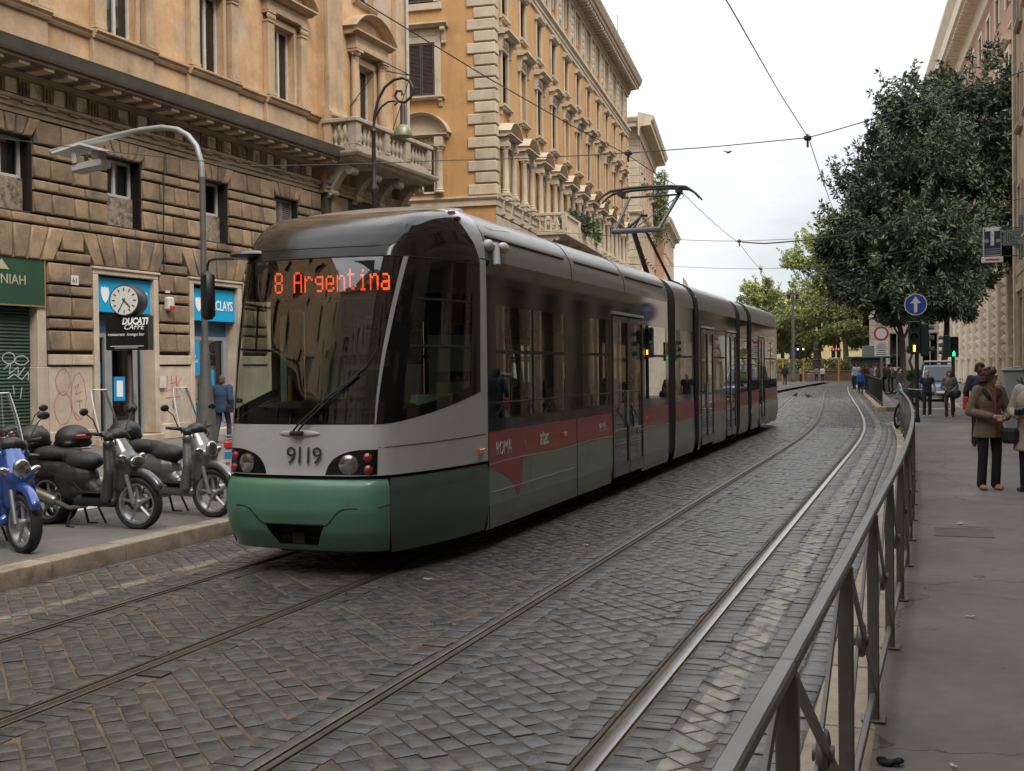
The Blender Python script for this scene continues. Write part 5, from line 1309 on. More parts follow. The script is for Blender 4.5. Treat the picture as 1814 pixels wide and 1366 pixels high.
pgm = mat('pale_green_panel', (.5,.68,.55), .6, var=.12, scale=2)
m_ = MB(); m_.box((-1.0,1.95,.42),(-.55,2.0,2.6)); m_.box((.45,1.95,.42),(1.05,2.0,2.2)); m_.box((-.55,1.95,.42),(.45,2.0,1.3)); m_.box((-.85,1.2,1.3),(-.78,1.26,2.4)); m_.box((.6,1.2,1.25),(1.0,1.7,1.6)); m_.box((-.5,1.9,1.3),(.4,1.94,1.9)); m_.build('cab_partition', pgm, T)
m_ = MB(); m_.box((.55,1.93,1.72),(.95,1.945,1.82)); m_.box((.55,1.93,1.5),(.95,1.945,1.58)); m_.box((.62,1.19,1.32),(.95,1.2,1.45)); m_.build('control_unit', mat('matt_black'), T)
m_ = MB(); m_.cbox((-.25,1.45,.5),(.25,1.55,1.85),.04); m_.cbox((-.25,1.1,.8),(.25,1.5,.95),.04); m_.cbox((-.15,1.47,1.9),(.15,1.54,2.1),.03); m_.build('driver_seat', mat('dark_fabric', (.03,.035,.04), .9), T)
sm_ = mat('seat_blue', (.05,.07,.11), .8)
for y in (3,3.9,5.7,9.3,15.6,24.2):
    for sx in (-.75, .75):
        m_ = MB(); m_.cbox((sx-.22,y,.8),(sx+.22,y+.45,.88),.03); m_.cbox((sx-.22,y+.42,.85),(sx+.22,y+.5,1.5),.03); m_.box((sx-.05,y+.1,.42),(sx+.05,y+.3,.8)); m_.build('passenger_seat', sm_, T)
m_ = MB()
for y in (4.7,6.7,8.7,11.9,15,17,22): m_.cyl((.55,y,.42),(.55,y,2.75),.018,n=8); m_.cyl((-.55,y,.42),(-.55,y,2.75),.018,n=8)
m_.cyl((-.62,1.0,1.4),(-.62,1.0,1.8),.02,n=8); m_.build('handrail', mat('yellow_pole', (.6,.4,.03), .4, var=0), T)
m_ = MB(); m_.box((-.9,1.9,.22),(.9,TL-1.9,.35)); m_.box((-.6,.5,.22),(.6,1.9,.35))
for y in (3.2,4.9,14.2,16.0,22.6,24.3):
    for sx in (-.72,.72): m_.lathe([(.28,-.06),(.28,.06)], (sx,y,.29), 20, 'x')
m_.build('bogie', mat('underframe_black', (.012,.011,.01), .8, var=.2), T)
# small fittings
for l, z, mm, r in ((1.5,3.385,lampg,.05),(1.78,3.325,redl,.05)):
    m_ = MB(); p = Sf(l, z, .0); m_.ell(p, (r*.7,r*1.3,r*.55), 12, 8); m_.build('marker_lamp', mm, T, smooth=60)
m_ = MB(); P = []
for y, z in ((2.15,3.31),(2.3,3.425),(2.95,3.43),(3.05,3.40),(2.95,3.345),(2.3,3.3)): P.append((RX(z)+.003, y, z+.003))
m_.poly(*P); m_.build('roof_grille', blackp, T)
m_ = MB(); m_.ell((1.13,1.96,3.1),(.06,.07,.06),12,8); m_.cyl((1.16,2.08,3.12),(1.2,2.02,2.9),.045,.04,12); m_.ell((1.17,2.3,3.1),(.05,.12,.06),12,8); m_.cyl((1.15,1.96,3.1),(1.17,2.3,3.1),.03,n=8); m_.build('camera_pod', mat('camera_white', (.55,.56,.57), .35, var=.05), T, smooth=45)
m_ = MB(); m_.cbox((1.13,1.62,1.0),(1.155,1.76,1.05),.006); m_.X = None; m_.build('side_marker', orl, T)
for y, z in ((4.4,1.03),(8.72,1.03),(14.97,1.03)):
    m_ = MB(); m_.cbox((1.13,y,z-.025),(1.155,y+.11,z+.03),.006); m_.build('side_marker', orl, T)
mw_ = mat('tram_white_lettering', (.6,.58,.56), .5, var=0); tr_ = (pi/2, 0, pi/2)
text('ROMA', 'lettering', mw_, T, .2, (1.134,2.34,1.01), tr_, .002, sx=.82); text('atac', 'lettering', mw_, T, .27, (1.134,3.68,1.04), tr_, .002, sx=.72, bold=.002); text('9119', 'fleet_number', mw_, T, .16, (1.134,6.2,1.02), tr_, .002)
m_ = MB(); m_.prism([(1.131,3.0+a,1.02+b) for a, b in ((-.035,.05),(-.03,-.02),(0,-.07),(.03,-.02),(.035,.05))][::-1], (.003,0,0)); m_.build('crest', mat('crest_gold', (.35,.2,.08), .5), T, recalc=True)
m_ = MB(); m_.cyl((-.78,.55,2.93),(-1.2,.62,2.95),.016,n=8); m_.tube([(-1.2,.62,2.95),(-1.3,.66,2.94),(-1.34,.68,2.89),(-1.34,.68,2.8)], .012, 6); m_.ell((-.78,.6,2.96),(.22,.2,.05),14,8); mo = m_.build('mirror_arm', mat('mirror_arm_dark', (.05,.05,.052), .3, .3, var=0, coat=.5), T, smooth=40)
m_ = MB(); m_.cbox((-1.41,.62,2.36),(-1.27,.74,2.84),.04); m_.build('mirror', mat('mirror_housing', (.02,.02,.02), .45, var=.1), mo, smooth=40)
# pantograph
dk = mat('pantograph_steel', (.05,.05,.05), .5, .4, var=.2); gy = mat('pantograph_grey', (.1,.11,.12), .45, .3, var=.15)
pg = MB(); px, py, pz = -.09, 14.45, 0
H = [(-1.08,5.33),(-.95,5.45),(-.8,5.53),(-.4,5.57),(0,5.58),(.45,5.56),(.8,5.52),(.95,5.42),(1.07,5.28)]
for dy in (-.16, .16): pg.tube([(px+a, py+dy, z) for a, z in H], [.02]*2+[.032]*5+[.02]*2, 6)
for a in (-.6, .62): pg.box((px+a-.04, py-.2, 5.42), (px+a+.04, py+.2, 5.53))
pg.tube([(px-.6,py,5.4),(px+.62,py,5.4)], .022, 8); pg.tube([(px+.62,py,5.5),(px+.72,py,5.36),(px+.66,py,5.3),(px+.56,py,5.38)], .008, 5)
ky, kz = py-1.0, 4.58
pa = MB(); pa.tube([(px-.5,ky,kz),(px-.42,py,5.4)], .03, 8); pa.tube([(px+.4,ky,kz),(px+.62,py,5.4)], .038, 8); pa.tube([(px-.55,ky,kz),(px+.45,ky,kz)], .055, 10); pa.tube([(px+.0,ky,kz+.1),(px+.55,py-.1,5.3)], .012, 6)
pg.tube([(px-.12,ky+.05,kz),(px-.05,py+.2,3.6)], .055, 8); pg.tube([(px+.14,ky,kz),(px+.4,py+.2,3.6)], .03, 8); pg.tube([(px-.1,ky,kz+.05),(px+.0,ky+.2,kz+.32),(px+.15,ky+.1,kz+.3)], .03, 6); pg.tube([(px-.3,ky,kz),(px+.0,ky+.1,kz+.25)], .03, 6)
pg.box((px-.35,py-.3,3.5),(px+.5,py+.6,3.62)); pgo = pg.build('pantograph', dk, T); pa.build('upper_arm', gy, pgo)
# ------------------------------------------------------------------ railing along the right pavement
rail_m = mat('railing_paint', (.145,.135,.123), .45, .25, var=.2, scale=3, stain=[((.1,.075,.055),.5,2.5,.62)])
RG = thing('railing', 'grey iron railing with crossed bars and rings running along the right pavement', 'railing', (0, 0, .17))
XR = [(-3,-.44),(0,-.37),(1.9,-.325),(2.67,-.303),(4.1,-.265),(5.56,-.238),(7.3,-.195),(9.2,-.16),(12.7,-.137),(15.8,-.15),(19,-.2),(22,-.275),(25.5,-.388),(28,-.49),(31,-.61),(33,-.7)]
xrail = lambda y: sum(interp(y+d, XR) for d in (-.7,0,.7))/3
jy = [4.11+1.45*k for k in range(-4, 20)]
for k, y in enumerate(jy):
    x = xrail(y)
    m_ = MB(); m_.cbox((x-.026,y-.026,0),(x+.026,y+.026,.967),.005); m_.cbox((x-.055,y-.055,0),(x+.055,y+.055,.012),.003); m_.build('post', rail_m, RG)
    if k == len(jy)-1: break
    y1 = jy[k+1]; x1 = xrail(y1); d = Vector((x1-x, y1-y, 0)); L = d.length; d.normalize()
    Mx = Matrix((Vector((d.y,-d.x,0)), d, Vector((0,0,1)))).transposed().to_4x4(); Mx.translation = (x, y, 0)
    m_ = MB(); m_.X = Mx; m_.cbox((-.022,.002,.967),(.022,L-.006,1.0),.006); m_.build('top_rail', rail_m, RG)
    m_ = MB(); m_.X = Mx; m_.cbox((-.014,.03,.1),(.014,L-.03,.135),.004); m_.build('bottom_rail', rail_m, RG)
    m_ = MB()
    for sg, o in ((1,-.013),(-1,.013)):
        a, b = (.05,.16) if sg > 0 else (.05,.93), (L-.05,.93) if sg > 0 else (L-.05,.16)
        dd = Vector((0,b[0]-a[0],b[1]-a[1])); n = Vector((0,-dd.z,dd.y)).normalized()*.019
        P = [Vector((o,*a))-n, Vector((o,*b))-n, Vector((o,*b))+n, Vector((o,*a))+n]; m_.X = Mx @ Matrix.Translation((-.006,0,0)); m_.prism(P, (.012,0,0))
    m_.build('cross_brace', rail_m, RG, recalc=True)
    m_ = MB(); m_.X = Mx; m_.tube([(0, L/2+.055*cos(a), .545+.055*sin(a)) for a in lin(0, 2*pi, 16)[:-1]], .017, 8, closed=True); m_.lathe([(.026,-.03),(.026,.03)], (0,L/2,.545), 12, 'x'); m_.build('ring', rail_m, RG, smooth=40)

# ------------------------------------------------------------------ people
skin = mat('skin', (.42,.24,.17), .55, var=.06, scale=6)
def person(label, loc, rz, H, o, lod=.02, group=None):
    """o: colours and pose; front is -Y. Limb targets are given for a 1.7 m body"""
    k = H/1.7; t = thing('person', label, 'person', loc, rz, group)
    sh_ = o.get('shoulder', .175); st = o.get('stride', 0.); hy = o.get('head_yaw', 0.); tilt = o.get('nod', 0.)
    V_ = lambda *a: Vector(a)*k
    hip = [(-.09,0,.9),(.09,0,.9)]; knee = [(-.1,-st*.55-.02,.49),(.1,st*.35-.02,.49)]; ank = [(-.105,-st*.7+.02,.09),(.105,st*.9+.03,.09+abs(st)*.08)]
    el = o.get('elbow', [(-.26,.04,1.12),(.26,.04,1.12)]); wr = o.get('wrist', [(-.27,-.06,.87),(.27,-.06,.87)])
    shd = [(-sh_,.01,1.40),(sh_,.01,1.40)]
    HX = Matrix.Translation(V_(0,-.015,1.5)) @ Matrix.Rotation(hy, 4, 'Z') @ Matrix.Rotation(tilt, 4, 'X')
    hp = lambda x, y, z: HX @ V_(x, y, z)
    fine = lod < .012
    b = MB()
    b.cap(V_(0,.01,1.36), V_(0,-.01,1.5), .058*k, .052*k)
    R3 = (HX.to_3x3()).to_4x4()
    b.ell(hp(0,.012,.115), Vector((.074,.092,.098))*k, 16, 12, R3); b.ell(hp(0,-.03,.055), Vector((.055,.062,.07))*k, 14, 10, R3); b.ell(hp(0,-.07,.01), Vector((.026,.024,.022))*k, 10, 8, R3)
    b.cap(hp(0,-.086,.095), hp(0,-.104,.06), .011*k, .017*k, 8)
    for s in (-1, 1): b.ell(hp(s*.074,.012,.085), Vector((.012,.02,.03))*k, 8, 6, R3)
    for i in (0, 1):
        bare = o.get('bare_arms')
        b.cap(V_(*shd[i]), V_(*el[i]), .05*k, .038*k); b.cap(V_(*el[i]), V_(*wr[i]), .038*k, .026*k)
        d = (Vector(wr[i])-Vector(el[i])).normalized(); hd = Vector(o['hand_dir'][i]).normalized() if 'hand_dir' in o else d
        sdv = hd.cross(Vector((1,0,0)) if abs(hd.x) < .8 else Vector((0,1,0))).normalized()
        if 'palm' in o: sdv = Vector(o['palm'][i]).normalized()
        nrm = hd.cross(sdv).normalized(); w = Vector(wr[i]); pc_ = w+hd*.045
        b.cap(V_(*(w)), V_(*(w+hd*.03)), .026*k, .03*k)
        for f in (-.024,-.008,.008,.024): b.cap(V_(*(w+hd*.02+sdv*f*.8)), V_(*(w+hd*.085+sdv*f)), .016*k, .012*k, 8)
        for f, ln in ((-.027,.06),(-.009,.075),(.009,.07),(.027,.052)):
            a = w+hd*.085+sdv*f; c = a+hd*ln*.55+nrm*.012; e = c+hd*ln*.4+nrm*.028; b.cap(V_(*a), V_(*c), .0095*k, .0085*k, 8); b.cap(V_(*c), V_(*e), .0085*k, .0072*k, 8)
        a = w+hd*.03+sdv*(-.026); c = a+hd*.03-sdv*.028+nrm*.012; b.cap(V_(*a), V_(*c), .013*k, .0105*k, 8); b.cap(V_(*c), V_(*(c+hd*.028-sdv*.004+nrm*.01)), .0105*k, .009*k, 8)
        b.cap(V_(*hip[i]), V_(*knee[i]), .07*k, .05*k); b.cap(V_(*knee[i]), V_(*ank[i]), .048*k, .036*k)
    b.cap(V_(-.1,.01,1.36), V_(.1,.01,1.36), .07*k, .07*k); b.ell(V_(0,.01,1.15), Vector((.13,.09,.28))*k, 14, 10)
    blob(b, 'body', o.get('skin', skin), t, lod, 3 if fine else 2)
    # trousers
    m_ = MB(); tw = o.get('trouser', 1.0)
    m_.ell(V_(0,.01,.93), Vector((.155,.115,.13))*k, 14, 10)
    for i in (0, 1):
        m_.cap(V_(*hip[i]), V_(*knee[i]), .088*k*tw, .066*k*tw, 14); a = Vector(ank[i]); m_.cap(V_(*knee[i]), V_(a.x, a.y, a.z-.02), .064*k*tw, .062*k*tw, 14)
    blob(m_, 'trousers', o['trousers'], t, lod*1.15, 4)
    m_ = MB()
    for i in (0, 1):
        a = Vector(ank[i]); m_.cap(V_(a.x, a.y+.02, a.z-.045), V_(a.x*1.15, a.y-.14, a.z-.055), .042*k, .034*k, 10); m_.ell(V_(a.x*1.05, a.y-.06, a.z-.068), Vector((.045,.125,.022))*k, 12, 6)
    blob(m_, 'shoes', o['shoes'], t, min(lod, .014), 2)
    # jacket or shirt
    m_ = MB(); hem = o.get('hem', .86); fl = o.get('flare', 0.); B = o.get('bulk', 1.)
    m_.cap(V_(-sh_*.72,.01,1.37), V_(sh_*.72,.01,1.37), .085*k*B, .085*k*B, 16); m_.ell(V_(0,.0,1.24), Vector((.185*B,.135*B,.2))*k, 18, 12); m_.ell(V_(0,.005,1.05), Vector((.17*B,.13*B,.2))*k, 18, 12)
    prof = [(.165*B,1.15),(.165*B,1.0),((.175+fl*.5)*B,(hem+1.0)/2),((.17+fl)*B,hem+.03),((.165+fl)*B,hem)]
    rows = []
    for r, z in prof: rows.append(m_.ring([V_(r*cos(q), r*.76*sin(q)+.005, z) for q in lin(0, 2*pi, 20)[:-1]]))
    for p, q in zip(rows, rows[1:]): m_.bridge(p, q)
    m_.face(rows[0][::-1]); m_.face(rows[-1])
    if not o.get('bare_arms'):
        for i in (0, 1):
            w = Vector(wr[i])*.88+Vector(el[i])*.12; m_.cap(V_(*shd[i]), V_(*el[i]), .074*k*B, .062*k*B, 14); m_.cap(V_(*el[i]), V_(*w), .062*k*B, .05*k*B, 14)
    else:
        for i in (0, 1): c = Vector(shd[i])*.6+Vector(el[i])*.4; m_.cap(V_(*shd[i]), V_(*c), .07*k, .062*k, 12)
    for (a, b2, ra, rb_) in o.get('cloth_extra', ()): m_.cap(V_(*a), V_(*b2), ra*k, rb_*k, 10)
    blob(m_, o.get('top_name', 'jacket'), o['top'], t, lod*1.1, 3)
    # hair
    if o.get('hair'):
        m_ = MB(); v = o.get('volume', 1.)
        m_.ell(hp(0,.03,.135), Vector((.088*v,.1*v,.09*v))*k, 16, 12, R3); m_.ell(hp(0,.055,.075), Vector((.082*v,.07*v,.085))*k, 14, 10, R3)
        if not o.get('bald'):
            m_.cap(hp(-.05,-.058,.17), hp(.05,-.058,.17), .034*k*v, .034*k*v, 10)
            for s in (-1, 1): m_.cap(hp(s*.07,-.02,.15), hp(s*.078,.03,.05), .03*k*v, .03*k*v, 10)
        for j in range(o.get('curls', 0)):
            a = random.uniform(0, 2*pi); z = random.uniform(.0,.225); y = .03+.09*sin(a); 
            if y < -.045 and z < .14: continue
            m_.ell(hp(.092*cos(a)*(1.1-.9*max(0, z-.12)*4), y*1.08+.004, z), Vector((.024,.024,.022))*k*random.uniform(.7,1.2), 8, 6)
        if o.get('long'): 
            for s in (-1, 0, 1): m_.cap(hp(s*.05,.05,.1), hp(s*.07,.06,-.12), .05*k, .04*k, 10)
        blob(m_, 'hair', o['hair'], t, min(lod, .014), 1)
    if fine:
        e = MB()
        for s in (-1, 1): e.ell(hp(s*.031,-.082,.098), Vector((.013,.008,.009))*k, 10, 6, R3)
        e.build('eyes', mat('eye_dark', (.06,.045,.04), .2, var=0), t, smooth=60)
        e = MB(); e.ell(hp(0,-.089,.022), Vector((.024,.008,.007))*k, 10, 6, R3); e.build('mouth', mat('lip', (.3,.1,.09), .5, var=0), t, smooth=60)
        if o.get('glasses'):
            e = MB()
            for s in (-1, 1): e.tube([hp(s*.033+.024*cos(a), -.1, .098+.019*sin(a)) for a in lin(0, 2*pi, 12)[:-1]], .0028*k, 5, closed=True); e.tube([hp(s*.057,-.1,.102), hp(s*.08,-.02,.105), hp(s*.078,.02,.1)], .0025*k, 5)
            e.tube([hp(-.009,-.102,.103), hp(.009,-.102,.103)], .0028*k, 5); e.build('glasses', mat('tortoise', (.05,.025,.015), .25, var=0), t)
    return t, k, V_
C = lambda n, c, r=.85, v=.15, s=12, b=.3: mat(n, c, r, 0, v, s, b, 160)
tweed = mat('brown_tweed_jacket', (.19,.14,.092), .95, var=.3, scale=60, bump=.4, bscale=220); darktr = C('dark_trousers', (.014,.012,.014)); tan = C('tan_shoes', (.4,.22,.1), .5); auburn = mat('auburn_hair', (.11,.036,.022), .55, var=.45, scale=55, bump=1., bscale=110); 
p, k, V_ = person('woman in brown tweed jacket and dark trousers, hands clasped, looking to the right', (.79, 16.15, .17), radians(24), 1.59,
    dict(top=tweed, trousers=darktr, shoes=tan, hair=auburn, volume=1.08, curls=120, shoulder=.16, head_yaw=radians(52), hem=.735, flare=.05, bulk=1.03, glasses=True,
    elbow=[(-.275,.02,1.1),(.285,.02,1.09)], wrist=[(-.07,-.27,1.04),(.12,-.26,1.02)], hand_dir=[(1,-.25,-.12),(-.75,-.35,.0)], palm=[(0,.3,1),(0,.3,1)], trouser=1.05, top_name='jacket'), .0085)
m_ = MB(); m_.tube([V_(-.1,.03,1.43), V_(-.11,-.07,1.4), V_(-.07,-.125,1.32), V_(-.04,-.145,1.25)], [.03*k,.035*k,.033*k,.015*k], 10); m_.tube([V_(.1,.03,1.43), V_(.11,-.07,1.4), V_(.07,-.125,1.32), V_(.04,-.145,1.25)], [.03*k,.035*k,.033*k,.015*k], 10); m_.tube([V_(-.1,.03,1.43), V_(0,.09,1.44), V_(.1,.03,1.43)], .034*k, 10)
blob(m_, 'collar', C('dark_brown_collar', (.02,.012,.01)), p, .01, 3)
m_ = MB(); m_.tube([V_(0,-.09,1.43), V_(.01,-.135,1.34), V_(.012,-.158,1.22), V_(.015,-.152,1.05), V_(.02,-.16,.9), V_(.02,-.17,.76)], [.03*k,.03*k,.022*k,.02*k,.022*k,.016*k], 8); m_.build('scarf', mat('red_patterned_scarf', (.22,.05,.04), .9, var=.5, scale=40), p, smooth=50)
m_ = MB(); m_.cbox(V_(.03,-.32,1.0), V_(.1,-.28,1.05), .01); m_.build('held_case', mat('matt_black'), p)
beige = mat('beige_coat', (.36,.32,.26), .9, var=.15, scale=20, bump=.2, bscale=120); redhair = mat('copper_hair', (.16,.06,.025), .5, var=.35, scale=45, bump=.7, bscale=90)
p2, k, V_ = person('woman in long beige coat with copper hair, cut off by the right edge', (1.29, 16.0, .17), radians(-30), 1.6,
    dict(top=beige, trousers=darktr, shoes=C('dark_shoes', (.03,.028,.03), .3), hair=redhair, volume=1.05, curls=90, shoulder=.165, head_yaw=radians(-25), hem=.56, flare=.06, bulk=1.08, long=True,
    elbow=[(-.285,.0,1.1),(.29,.0,1.1)], wrist=[(-.1,-.25,1.06),(.12,-.25,1.02)], hand_dir=[(.8,-.4,.1),(-.8,-.3,.1)], palm=[(0,.3,1),(0,.3,1)]), .0095)
m_ = MB(); m_.cbox((-.06,-.36,1.0),(.06,-.27,1.09),.015); m_.cyl((0,-.36,1.045),(0,-.4,1.045),.03); m_.build('camera', mat('matt_black'), p2)
m_ = MB(); m_.cbox((-.33,-.2,.62),(-.1,-.02,.82),.04); m_.build('handbag', C('black_bag', (.015,.014,.016), .5), p2)
navy = C('navy_vest', (.018,.022,.035)); person('bald man in dark sleeveless vest crossing the road', (.06, 42.2, -.05), radians(5), 1.64, dict(top=navy, trousers=C('charcoal_trousers', (.02,.02,.022)), shoes=C('white_trainers', (.5,.5,.5), .6), bare_arms=True, head_yaw=radians(25), nod=.2, top_name='vest', stride=.12, elbow=[(-.27,.05,1.12),(.27,.05,1.12)], wrist=[(-.3,-.02,.86),(.3,-.02,.86)]), .016)
m_ = None
p3, k, V_ = person('woman with red hair carrying a large dark handbag across the road', (.8, 42.4, -.05), radians(-5), 1.62, dict(top=C('grey_brown_cardigan', (.13,.11,.09)), trousers=C('wine_trousers', (.06,.03,.025)), shoes=C('brown_boots', (.11,.045,.025)), hair=mat('ginger_hair', (.2,.06,.03), .5, var=.3, scale=40), long=True, hem=.8, elbow=[(-.26,.04,1.1),(.27,.03,1.1)], wrist=[(-.12,-.22,1.02),(.14,-.2,1.0)], stride=.1), .016)
m_ = MB(); m_.ell(V_(.2,-.16,.86), (.2,.1,.18), 14, 10); m_.tube([V_(.1,-.14,1.0), V_(.2,-.02,1.4), V_(.3,-.12,1.0)], .015, 6); m_.build('handbag', C('black_bag', (.015,.014,.016), .5), p3, smooth=50)
p4, k, V_ = person('person in navy coat standing half hidden behind the woman in tweed', (1.03, 24.5, .17), radians(170), 1.66, dict(top=C('navy_coat', (.025,.03,.05)), trousers=darktr, shoes=C('dark_shoes', (.03,.028,.03)), hair=C('dark_hair', (.02,.014,.012)), hem=.75), .016)
m_ = MB(); m_.cbox(V_(.2,-.1,.75), V_(.32,.12,1.02), .03); m_.build('red_bag', C('red_bag', (.55,.04,.05)), p4)
bluej = C('blue_jacket', (.02,.042,.09)); pa_, k, V_ = person('man in blue jacket and jeans walking past the bank window', (-15.87, 23.1, .12), radians(35+150), 1.62, dict(top=bluej, trousers=C('blue_jeans', (.03,.04,.07)), shoes=C('brown_shoes', (.06,.04,.03)), hair=C('grey_brown_hair', (.1,.06,.045)), bald=True, volume=.95, hem=.78, bulk=1.3, shoulder=.2, stride=.2, elbow=[(-.27,.08,1.12),(.27,-.02,1.12)], wrist=[(-.26,0,.9),(.27,-.16,.92)]), .013)
m_ = MB(); m_.tube([V_(.17,.0,1.45), V_(0,.14,1.2), V_(-.22,.1,.92)], .012, 6); m_.cbox(V_(-.3,-.02,.78), V_(-.2,.2,.98), .02); m_.build('shoulder_bag', C('black_bag', (.015,.014,.016), .5), pa_)
# people waiting at the stop and far away
tops = [('red', (.4,.03,.03)), ('pale blue', (.4,.55,.62)), ('black', (.02,.02,.022)), ('maroon', (.14,.02,.03)), ('grey', (.2,.2,.2)), ('white', (.6,.58,.55)), ('brown', (.14,.09,.06)), ('olive', (.12,.11,.06)), ('dark green', (.03,.06,.05)), ('beige', (.36,.28,.2)), ('denim blue', (.06,.1,.2)), ('charcoal', (.05,.05,.055))]
spots = [(-4.45,78),(-4.2,77),(-3.95,79),(-3.55,76),(-3.2,78),(-2.95,75.5),(-2.75,73),(-2.35,73.5),(-2.0,70),(-1.85,71.5)]
wh = ['beside the kerb end of the waiting group', 'in the waiting group, next to the red top', 'in the waiting group, third from the kerb', 'in the middle of the waiting group', 'in the waiting group behind the railing', 'in the waiting group behind the dark fence', 'waiting beside the no-entry sign', 'waiting behind the no-entry sign post', 'standing on the island by the sign', 'standing at the back of the island']
for i, (x, y) in enumerate(spots):
    n, c = tops[i]; person(f'far person in {n} top, {wh[i]}', (x, y, .17), random.uniform(-2.5, 2.5), random.uniform(1.6, 1.78), dict(top=C(n.replace(' ', '_')+'_top', c), trousers=random.choice((darktr, C('blue_jeans', (.03,.04,.07)))), shoes=C('dark_shoes', (.03,.028,.03)), hair=random.choice((C('dark_hair', (.02,.014,.012)), C('grey_brown_hair', (.1,.06,.045))))), .032, 'people waiting at the tram stop')
person('person in black top and light jeans walking on the side road behind the no-entry sign', (-1.25, 62, -.05), 1.2, 1.68, dict(top=C('black_top', (.02,.02,.022)), trousers=C('light_jeans', (.25,.33,.45)), shoes=C('dark_shoes', (.03,.028,.03)), hair=C('dark_hair', (.02,.014,.012)), stride=.25), .026)
kd, k, V_ = person('child in bright blue jacket at the end of the dark fence', (-3.38, 66, .17), .4, 1.3, dict(top=C('bright_blue_jacket', (.02,.16,.5)), trousers=C('navy_trousers', (.02,.025,.05)), shoes=C('dark_shoes', (.03,.028,.03)), hair=C('dark_hair', (.02,.014,.012))), .026)
person('lone person in dark suit standing on the left pavement beyond the tram', (-11.4, 100, .1), 2.8, 1.75, dict(top=C('black_top', (.02,.02,.022)), trousers=C('navy_trousers', (.02,.025,.05)), shoes=C('dark_shoes', (.03,.028,.03)), hair=C('dark_hair', (.02,.014,.012))), .03)
for i, (x, y, n, c) in enumerate(((-13.3,124,'denim',(.08,.12,.2)),(-12.7,126,'beige',(.36,.28,.2)),(-9.9,120,'white',(.6,.58,.55)),(-10.6,121,'grey',(.2,.2,.2)))):
    person(f'tiny far person in {n} clothes by the park wall at the street end', (x, y, -.05), i*1.3, 1.7, dict(top=C(n+'_far_top', c), trousers=darktr, shoes=darktr, hair=C('dark_hair', (.02,.014,.012))), .04)

# ------------------------------------------------------------------ scooters
tyre_m = mat('tyre_rubber', (.018,.017,.016), .75, var=.2, scale=8); rim_m = mat('wheel_alloy', (.42,.42,.42), .35, .7, var=.1); blackpl = mat('black_plastic', (.022,.021,.021), .5, var=.2, scale=6)
vinyl = mat('black_vinyl_seat', (.03,.029,.03), .55, var=.15, scale=10, bump=.2, bscale=80); exh = mat('exhaust_steel', (.3,.27,.23), .35, .8, var=.2); clearp = glass('clear_plastic', (.85,.88,.9), .05, .08, .6); plate_m = mat('plate_white', (.6,.56,.5))
def wheel(name, parent, c, r, w=.05, spokes=5, turn=0):
    X = Matrix.Translation(c) @ Matrix.Rotation(turn, 4, 'Z')
    m_ = MB(); m_.X = X
    m_.lathe([(r*.77,-w*.9),(r*.9,-w*1.1),(r*.97,-w*.75),(r,0),(r*.97,w*.75),(r*.9,w*1.1),(r*.77,w*.9),(r*.74,0),(r*.77,-w*.9)], (0,0,0), 32, 'y'); wo_ = m_.build(name, tyre_m, parent, smooth=40)
    m_ = MB(); m_.X = X; m_.lathe([(r*.7,-w*.75),(r*.78,-w*.85),(r*.79,0),(r*.78,w*.85),(r*.7,w*.75),(r*.69,0),(r*.7,-w*.75)], (0,0,0), 32, 'y'); m_.lathe([(.045,-w*1.2),(.05,0),(.045,w*1.2)], (0,0,0), 14, 'y')
    for k in range(spokes):
        a = 2*pi*k/spokes+.3; m_.tube([(.03*cos(a),0,.03*sin(a)), (r*.72*cos(a+.15),0,r*.72*sin(a+.15))], [.022,.014], 6)
    m_.lathe([(.1,.035),(.1,.042),(.05,.042)], (0,0,0), 18, 'y'); m_.build('rim', rim_m, wo_, smooth=40); return wo_
